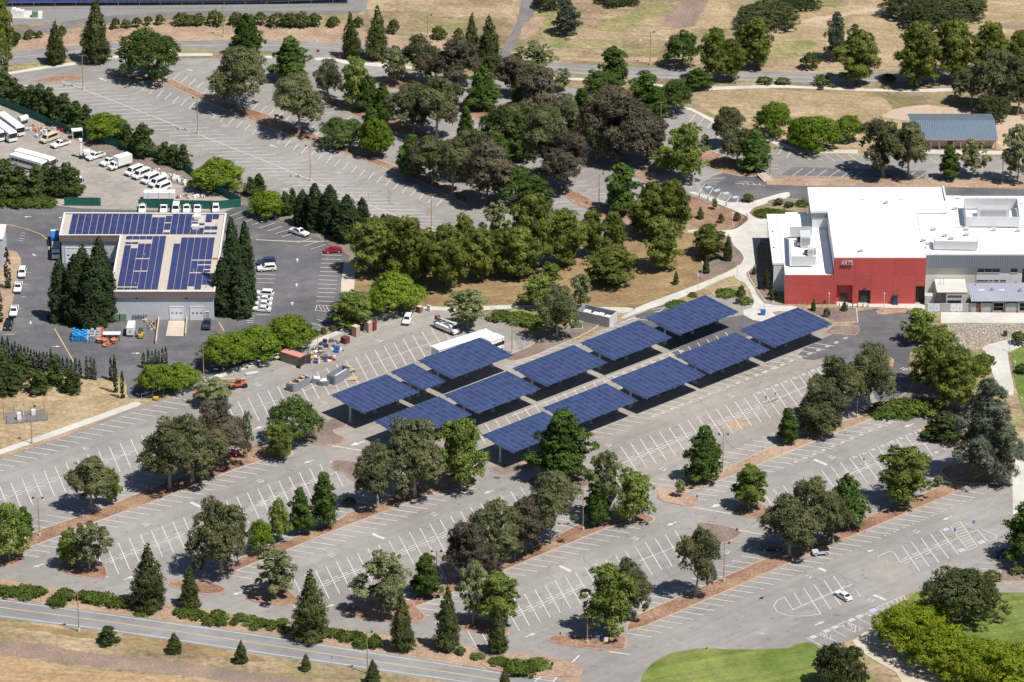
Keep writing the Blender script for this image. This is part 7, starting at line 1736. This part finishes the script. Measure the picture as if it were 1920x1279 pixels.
# enclosures and utility boxes
t = ent('generator_enclosure', 'grey louvred generator enclosure open at the top', 'enclosure', '23', 600, 1060, -28)
for x0, x1, y0, y1 in ((-4.6, 4.6, -2.3, -2.1), (-4.6, 4.6, 2.1, 2.3), (-4.6, -4.4, -2.1, 2.1), (4.4, 4.6, -2.1, 2.1)): MB().box(x0, x1, y0, y1, 0, 2.7).build('wall', 'light_board' if x0 > 4 else 'steel_grey', t)
for x, y, w_, h_ in ((-2.8, 0, 1.6, 2.2), (-.6, .3, 1.4, 1.9), (1.2, -.2, 1.2, 2.3), (2.8, .3, 1.4, 1.8)): MB().box(x - w_ / 2, x + w_ / 2, y - .8, y + .8, .1, h_).build('unit', 'white_paint', t, bevel=.06)
t = ent('transformer', 'green transformer box on a slab beside the enclosure', 'transformer', '23', 466, 1110, 0)
MB().box(-1.05, 1.05, -.8, .8, .2, 1.7).build('body', 'green_box', t, bevel=.04); MB().box(-1.2, 1.2, -.95, .95, .0, .2).build('slab', 'concrete', t)
for lab, x, y, w_, h_, m_ in (('white switchgear cabinets on the gravel slab', 130, 118, 3.6, 2.6, 'white_paint'), ('green transformer on the gravel slab', 248, 122, 1.7, 1.9, 'green_box')):
    t = ent('switchgear' if 'white' in lab else 'transformer', lab, 'utility box', '11', x, y)
    for k in range(3 if w_ > 2 else 1):
        MB().box(-w_ / 2 + w_ / 3 * k if w_ > 2 else -w_ / 2, (-w_ / 2 + w_ / 3 * (k + 1) - .06) if w_ > 2 else w_ / 2, -.8, .8, .15, h_ - .3 * k).build('cabinet', m_, t, bevel=.04)
t = ent('pump_enclosure', 'fenced pump station with white units on the slope', 'pump station', '31', 180, 610, 12)
MB().box(-5, 5, -3.2, 3.2, 0, .12).build('slab', 'graveldark', t)
for x in (-4.9, -2.4, 0, 2.4, 4.9):
    for y in (-3.1, 3.1): MB().tube([(x, y, .1), (x, y, 2.2)], .05, 5).build('post', 'dark_metal', t)
for y in (-3.1, 3.1):
    for z in (.6, 2.1): MB().tube([(-4.9, y, z), (4.9, y, z)], .022, 4).build('rail', 'steel_grey', t)
for x, y, h_ in ((-1.7, -1.2, 1.9), (2.0, .6, 1.5)): MB().box(x - .5, x + .5, y - .4, y + .4, .12, h_).build('unit', 'white_paint', t, bevel=.05)
MB().tube([(-.4, .8, .1), (-.4, .8, 2.4)], .12).build('pipe', 'white_paint', t)

# ================================================================== FENCES
def fence(label, px, h, m_='green_fence', post='dark_metal', name='screen_fence', step=2.4, solid=True):
    pts = [G(*q) for q in px]
    ctr = pts[len(pts) // 2]
    t = thing(name, label, 'fence', ctr)
    for i in range(len(pts) - 1):
        a, b = pts[i] - ctr, pts[i + 1] - ctr
        d_ = b - a; n = max(1, round(d_.length / step)); ang = math.atan2(d_.y, d_.x)
        for k in range(n):
            p = a.lerp(b, (k + .5) / n)
            if solid: MB().obox(0, 0, .05, h, d_.length / n - .04, .05).build('panel', m_, t, (p.x, p.y, 0), ang)
            else:
                mb = MB()
                for z in (.1, h * .5, h): mb.obox(0, 0, z - .02, z + .02, d_.length / n, .03)
                mb.build('rail', m_, t, (p.x, p.y, 0), ang)
            q = a.lerp(b, k / n); MB().tube([(0, 0, 0), (0, 0, h + .1)], .05, 5).build('post', post, t, (q.x, q.y, 0))
fence('green screen fence left of the yard gate', [c('21', 455, 247), c('21', 712, 250)], 2.4)
fence('green screen fence behind the row of white vehicles', [c('21', 978, 262), c('21', 1550, 272), c('21', 1700, 255)], 2.4)
fence('dark green fence below the bus yard hedge', [c('11', -60, 730), c('11', 20, 745), c('11', 330, 880), c('11', 620, 985)], 2.2)
fence('dark green fence between yard vans and hedge', [c('11', 620, 985), c('11', 1000, 1085), c('11', 1300, 1200), c('21', 1480, 130), c('21', 1700, 240)], 2.2)
fence('wire fence along the storage lot', [c('32', 0, 240), c('32', 345, 130), (690, 606), (746, 588)], 2.0, 'steel_grey', 'steel_grey', 'wire_fence', 4, False)
fence('wire gate beside the driveway', [c('31', 1000, 500), c('31', 1230, 440), c('31', 1330, 520)], 2.0, 'steel_grey', 'steel_grey', 'wire_fence', 3, False)
fence('wire fence below the long array', [c('11', -60, 65), c('11', 1880, 60), c('12', 700, 35)], 2.0, 'steel_grey', 'steel_grey', 'wire_fence', 6, False)
fence('dark railing at the rust mulch slope', [c('23', 1575, 412), c('23', 1662, 345), c('23', 1650, 318)], 1.2, 'dark_metal', 'dark_metal', 'railing', 1.2, False)
fence('wire fence at the lot corner below the sycamore', [c('22', 1660, 1010), c('22', 1820, 1100), c('32', 1880, 140), c('33', 160, 60)], 1.8, 'steel_grey', 'steel_grey', 'wire_fence', 4, False)

# ================================================================== LIGHT POLES, SIGNS
def lamp(label, u, v, h_px, heads=1, m_='pole_tan', base=True, ang=0):
    p = G(u, v); h = h_px / (spx(v) * .912)
    t = thing('light_pole', label, 'light pole', (p.x, p.y, .03), R(ang), 'car park light poles')
    MB().tube([(0, 0, 0), (0, 0, h)], [.13, .09], 7).build('pole', m_, t)
    if base: MB().tube([(0, 0, 0), (0, 0, .75)], .32, 10).build('footing', 'concrete', t)
    for s in ((1,) if heads == 1 else (-1, 1)):
        MB().tube([(0, 0, h - .1), (s * .9, 0, h)], .06, 5).build('arm', m_, t)
        MB().box(s * .8 - (.5 if s < 0 else 0), s * .8 + (.5 if s > 0 else 0) + .0, -.32, .32, h - .08, h + .16).build('lamp_head', 'dark_metal', t)
for q in (('tall lamp pole at the top left of the upper lot', 156, 168, 62, 2), ('lamp pole on the upper lot centre line left of middle', 371, 251, 66, 2), ('lamp pole above the road beside the top shrubs', 419, 69, 58, 1), ('lamp pole on the upper lot line above the red coupe', 582, 339, 64, 2), ('lamp pole in the dry field above the road', 802, 69, 39, 1), ('lamp pole with white base above the right road', 1219, 122, 60, 1), ('lamp pole beside the dark trees at upper right', 1239, 231, 38, 2), ('lamp pole at the steps behind the arts building', 1444, 332, 52, 1), ('lamp pole in the shade at the lower end of upper lot', 809, 430, 64, 2), ('lamp pole right of the white trailers', 960, 662, 58, 1), ('lamp pole at the rust mulch island', 1123, 389, 62, 1), ('lamp pole behind the right of the arts roof', 1879, 347, 48, 1), ('lamp pole on the sidewalk of the dry slope', 60, 832, 70, 1), ('lamp pole beside the round hedge below the yard', 382, 712, 65, 1), ('double lamp pole at the left of the first strip', 74, 1005, 72, 2), ('lamp pole behind the second strip eucalyptus', 446, 1057, 58, 1), ('lamp pole across the bottom road at left', 148, 1184, 78, 1), ('lamp pole across the bottom road at centre', 689, 1263, 80, 1), ('double lamp pole behind the bright green tree', 819, 1090, 57, 2), ('double lamp pole on the straw strip beside the dark tree', 1355, 886, 72, 2), ('double lamp pole left of the pair of green trees', 1093, 994, 74, 2), ('lamp pole between the canopy side eucalyptus', 1607, 783, 54, 2), ('double lamp pole on the strip right of lone eucalyptus', 1357, 1091, 74, 2), ('short wooden post between the two eucalyptus trunks', 738, 932, 29, 1), ('thin pole under the big bottom tree', 1101, 1206, 44, 1)):
    lamp(*q)
for q in (('slim white lamp post on the dry lawn path', 1316, 524, 31), ('slim white lamp post at the plaza planting', 1308, 555, 38), ('slim white lamp post at the path bend', 1382, 531, 30), ('slim lamp post beside the dark railing', 1373, 423, 22), ('slim lamp post near the blue bin', 1433, 584, 20), ('slim lamp post before the red wall at left', 1554, 573, 21), ('slim lamp post before the red wall at right', 1657, 586, 34), ('slim lamp post beside the pebble path', 1893, 660, 22), ('white lamp post on the planting at right', 1903, 690, 10), ('lamp post on the lower right planting', 1915, 760, 12)):
    p = G(q[1], q[2]); h = q[3] / (spx(q[2]) * .912)
    t = thing('lamp_post', q[0], 'lamp post', (p.x, p.y, .1), 0, 'slim white lamp posts')
    MB().tube([(0, 0, 0), (0, 0, h)], .07, 6).build('post', 'pole_white', t); MB().tube([(0, 0, h), (0, 0, h + .3)], [.2, .12], 8).build('lamp_head', 'white_paint', t)
def sign(label, t_, x, y, h, m_, w=.6, hh=.6, name='sign'):
    p = G(*c(t_, x, y)); t = thing(name, label, 'sign', (p.x, p.y, .03))
    MB().tube([(0, 0, 0), (0, 0, h)], .04, 5).build('post', 'steel_grey', t); MB().box(-w / 2, w / 2, -.07, -.04, h - hh, h).build('panel', m_, t)
sign('red stop sign at the upper entrance', '12', 437, 410, 2.6, 'red_paint', .8, .8); sign('second red sign near the upper sidewalk', '12', 592, 445, 2.4, 'red_paint', .6, .7)
sign('blue accessible sign on the front island', '43', 608, 1012, 2.2, 'blue_paint', .6, .8); sign('white notice board on the front island', '43', 665, 1018, 1.9, 'white_paint', .8, 1.0)
sign('dark sign post leaning on the front island', '43', 340, 990, 2.2, 'dark_metal', .35, .5); sign('dark sign at the road junction island', '43', 283, 1198, 2.1, 'dark_metal', .6, .8)
sign('blue accessible bay sign, left of the hatched bay', '44', 1390, 262, 2.4, 'blue_paint', .5, .7); sign('blue accessible bay sign, right of the hatched bay', '44', 1524, 205, 2.4, 'blue_paint', .5, .7)
sign('teal bay sign left in the rear right rows', '34', 60, 540, 3.0, 'dark_metal', .4, .6); sign('teal bay sign right in the rear right rows', '34', 126, 515, 3.0, 'green_box', .4, .6)
sign('green bay sign in the middle right rows', '34', 948, 872, 2.4, 'green_box', .4, .6); sign('dark bay sign left in the middle right rows', '34', 750, 960, 2.2, 'dark_metal', .35, .5)
sign('dark sign on the tear shaped island', '43', 1585, 245, 1.8, 'dark_metal', .5, .5); sign('dark sign at the straw strip end', '33', 1305, 1205, 1.6, 'dark_metal', .4, .5)
sign('white sign board at the lower right shrubs', '44', 1818, 470, 1.5, 'white_paint', .9, .8); sign('white post sign in the straw field above the road', '13', 905, 312, 1.6, 'white_paint', .5, 1.0)
sign('small road sign below the bottom road', '42', 535, 1170, 2.6, 'steel_grey', .4, .6); sign('post before the blue accessible bays', '44', 500, 1030, 3.0, 'steel_grey', .4, .6)
t = ent('recycling_bin', 'blue recycling bin at the plaza corner', 'bin', '23', 1770, 1020); MB().hexa([(-.5, -.4, 0), (.5, -.4, 0), (.5, .4, 0), (-.5, .4, 0)], [(-.65, -.55, 1.3), (.65, -.55, 1.3), (.65, .55, 1.3), (-.65, .55, 1.3)]).build('body', 'blue_paint', t); MB().box(-.7, .7, -.6, .6, 1.31, 1.42).build('lid', 'blue_paint', t)
t = ent('trash_bin', 'black trash bin beside the pebble bed', 'bin', '24', 1748, 1170); MB().box(-.45, .45, -.45, .45, 0, 1.3).box(-.5, .5, -.5, .5, 1.3, 1.4).build('body', 'dark_metal', t)
t = ent('trash_bin', 'black trash bin at the plaza planting', 'bin', '23', 1588, 940); MB().box(-.45, .45, -.45, .45, 0, 1.3).box(-.5, .5, -.5, .5, 1.3, 1.4).build('body', 'dark_metal', t)
t = ent('hydrant', 'yellow hydrant on the edge of the front lawn', 'hydrant', '43', 1380, 1045); MB().tube([(0, 0, 0), (0, 0, .7)], .18, 8).box(-.35, .35, -.1, .1, .4, .6).tube([(0, 0, .7), (0, 0, .9)], [.18, .06], 8).build('body', 'yellow_paint', t)
t = ent('traffic_barrier', 'orange barrier leaning by the storage fence', 'barrier', '31', 1385, 460, 60); MB().box(-1.2, 1.2, -.05, .05, .5, 1.0).box(-1, -.9, -.4, .4, 0, 1).box(.9, 1, -.4, .4, 0, 1).build('board', 'orange_paint', t)
t = ent('compressor', 'small yellow machine beside the driveway gate', 'machine', '31', 1100, 490); MB().box(-.6, .6, -.4, .4, .2, .9).build('body', 'yellow_paint', t, bevel=.08); MB().tube([(-.3, -.45, .2), (-.3, .45, .2)], .2, 8).build('wheel', 'tyre', t)
t = ent('pipe_bundle', 'pale blue pipe bundle on the storage asphalt', 'pipes', '31', 1780, 310, 25)
for k in range(4): MB().tube([(-1.6, .3 * k, .2), (1.6, .3 * k, .2)], .14, 8).build('pipe', 'silver_paint', t)
t = ent('bench', 'dark bench beside the curved upper footpath', 'bench', '14', 445, 635); MB().box(-.9, .9, -.25, .25, .4, .48).build('seat', 'dark_metal', t); MB().box(-.9, .9, .2, .27, .5, .9).build('backrest', 'dark_metal', t)
for x in (-.8, .8): MB().box(x - .05, x + .05, -.2, .25, 0, .4).build('leg', 'dark_metal', t)
# stairs behind the arts building
t = ent('outdoor_stairs', 'brown outdoor steps beside the orange bank', 'stairs', '14', 50, 1255, 30)
for k in range(7): MB().box(-1.6, 1.6, -2.4 + .55 * k, -1.85 + .55 * k, 0, .12 + .13 * k).build('step', 'tanpave', t)
for x in (-1.6, 1.6): MB().tube([(x, -2.4, 1.0), (x, 1.6, 1.9)], .04, 5).build('handrail', 'rust', t)
# vent pipes: person-like posts along the accessible kerb
for i, (x, y) in enumerate(((1320, 190), (1382, 212), (1510, 252))):
    p = G(*c('23', x, y)); t = thing('bollard', f'{("left", "middle", "right")[i]} dark bollard on the kerb of the accessible bays', 'bollard', (p.x, p.y, .1), 0, 'bollards at the accessible bays'); MB().tube([(0, 0, 0), (0, 0, 1.1)], .12, 8).build('post', 'dark_metal', t)

# building corner that just reaches into the left edge
a, b = G(-70, 503), G(7, 503)
hb = zat(447, a.y)
t = thing('shed', 'grey shed corner at the left edge beside the drive', 'shed', ((a.x + b.x) / 2, a.y, 0))
w2 = (b.x - a.x) / 2
MB().box(-w2, w2, 0, 9, 0, hb - .25).build('wall', 'wall_grey', t); MB().box(-w2 - .2, w2 + .2, -.2, 9.2, hb - .24, hb).build('roof', 'trim_white', t)
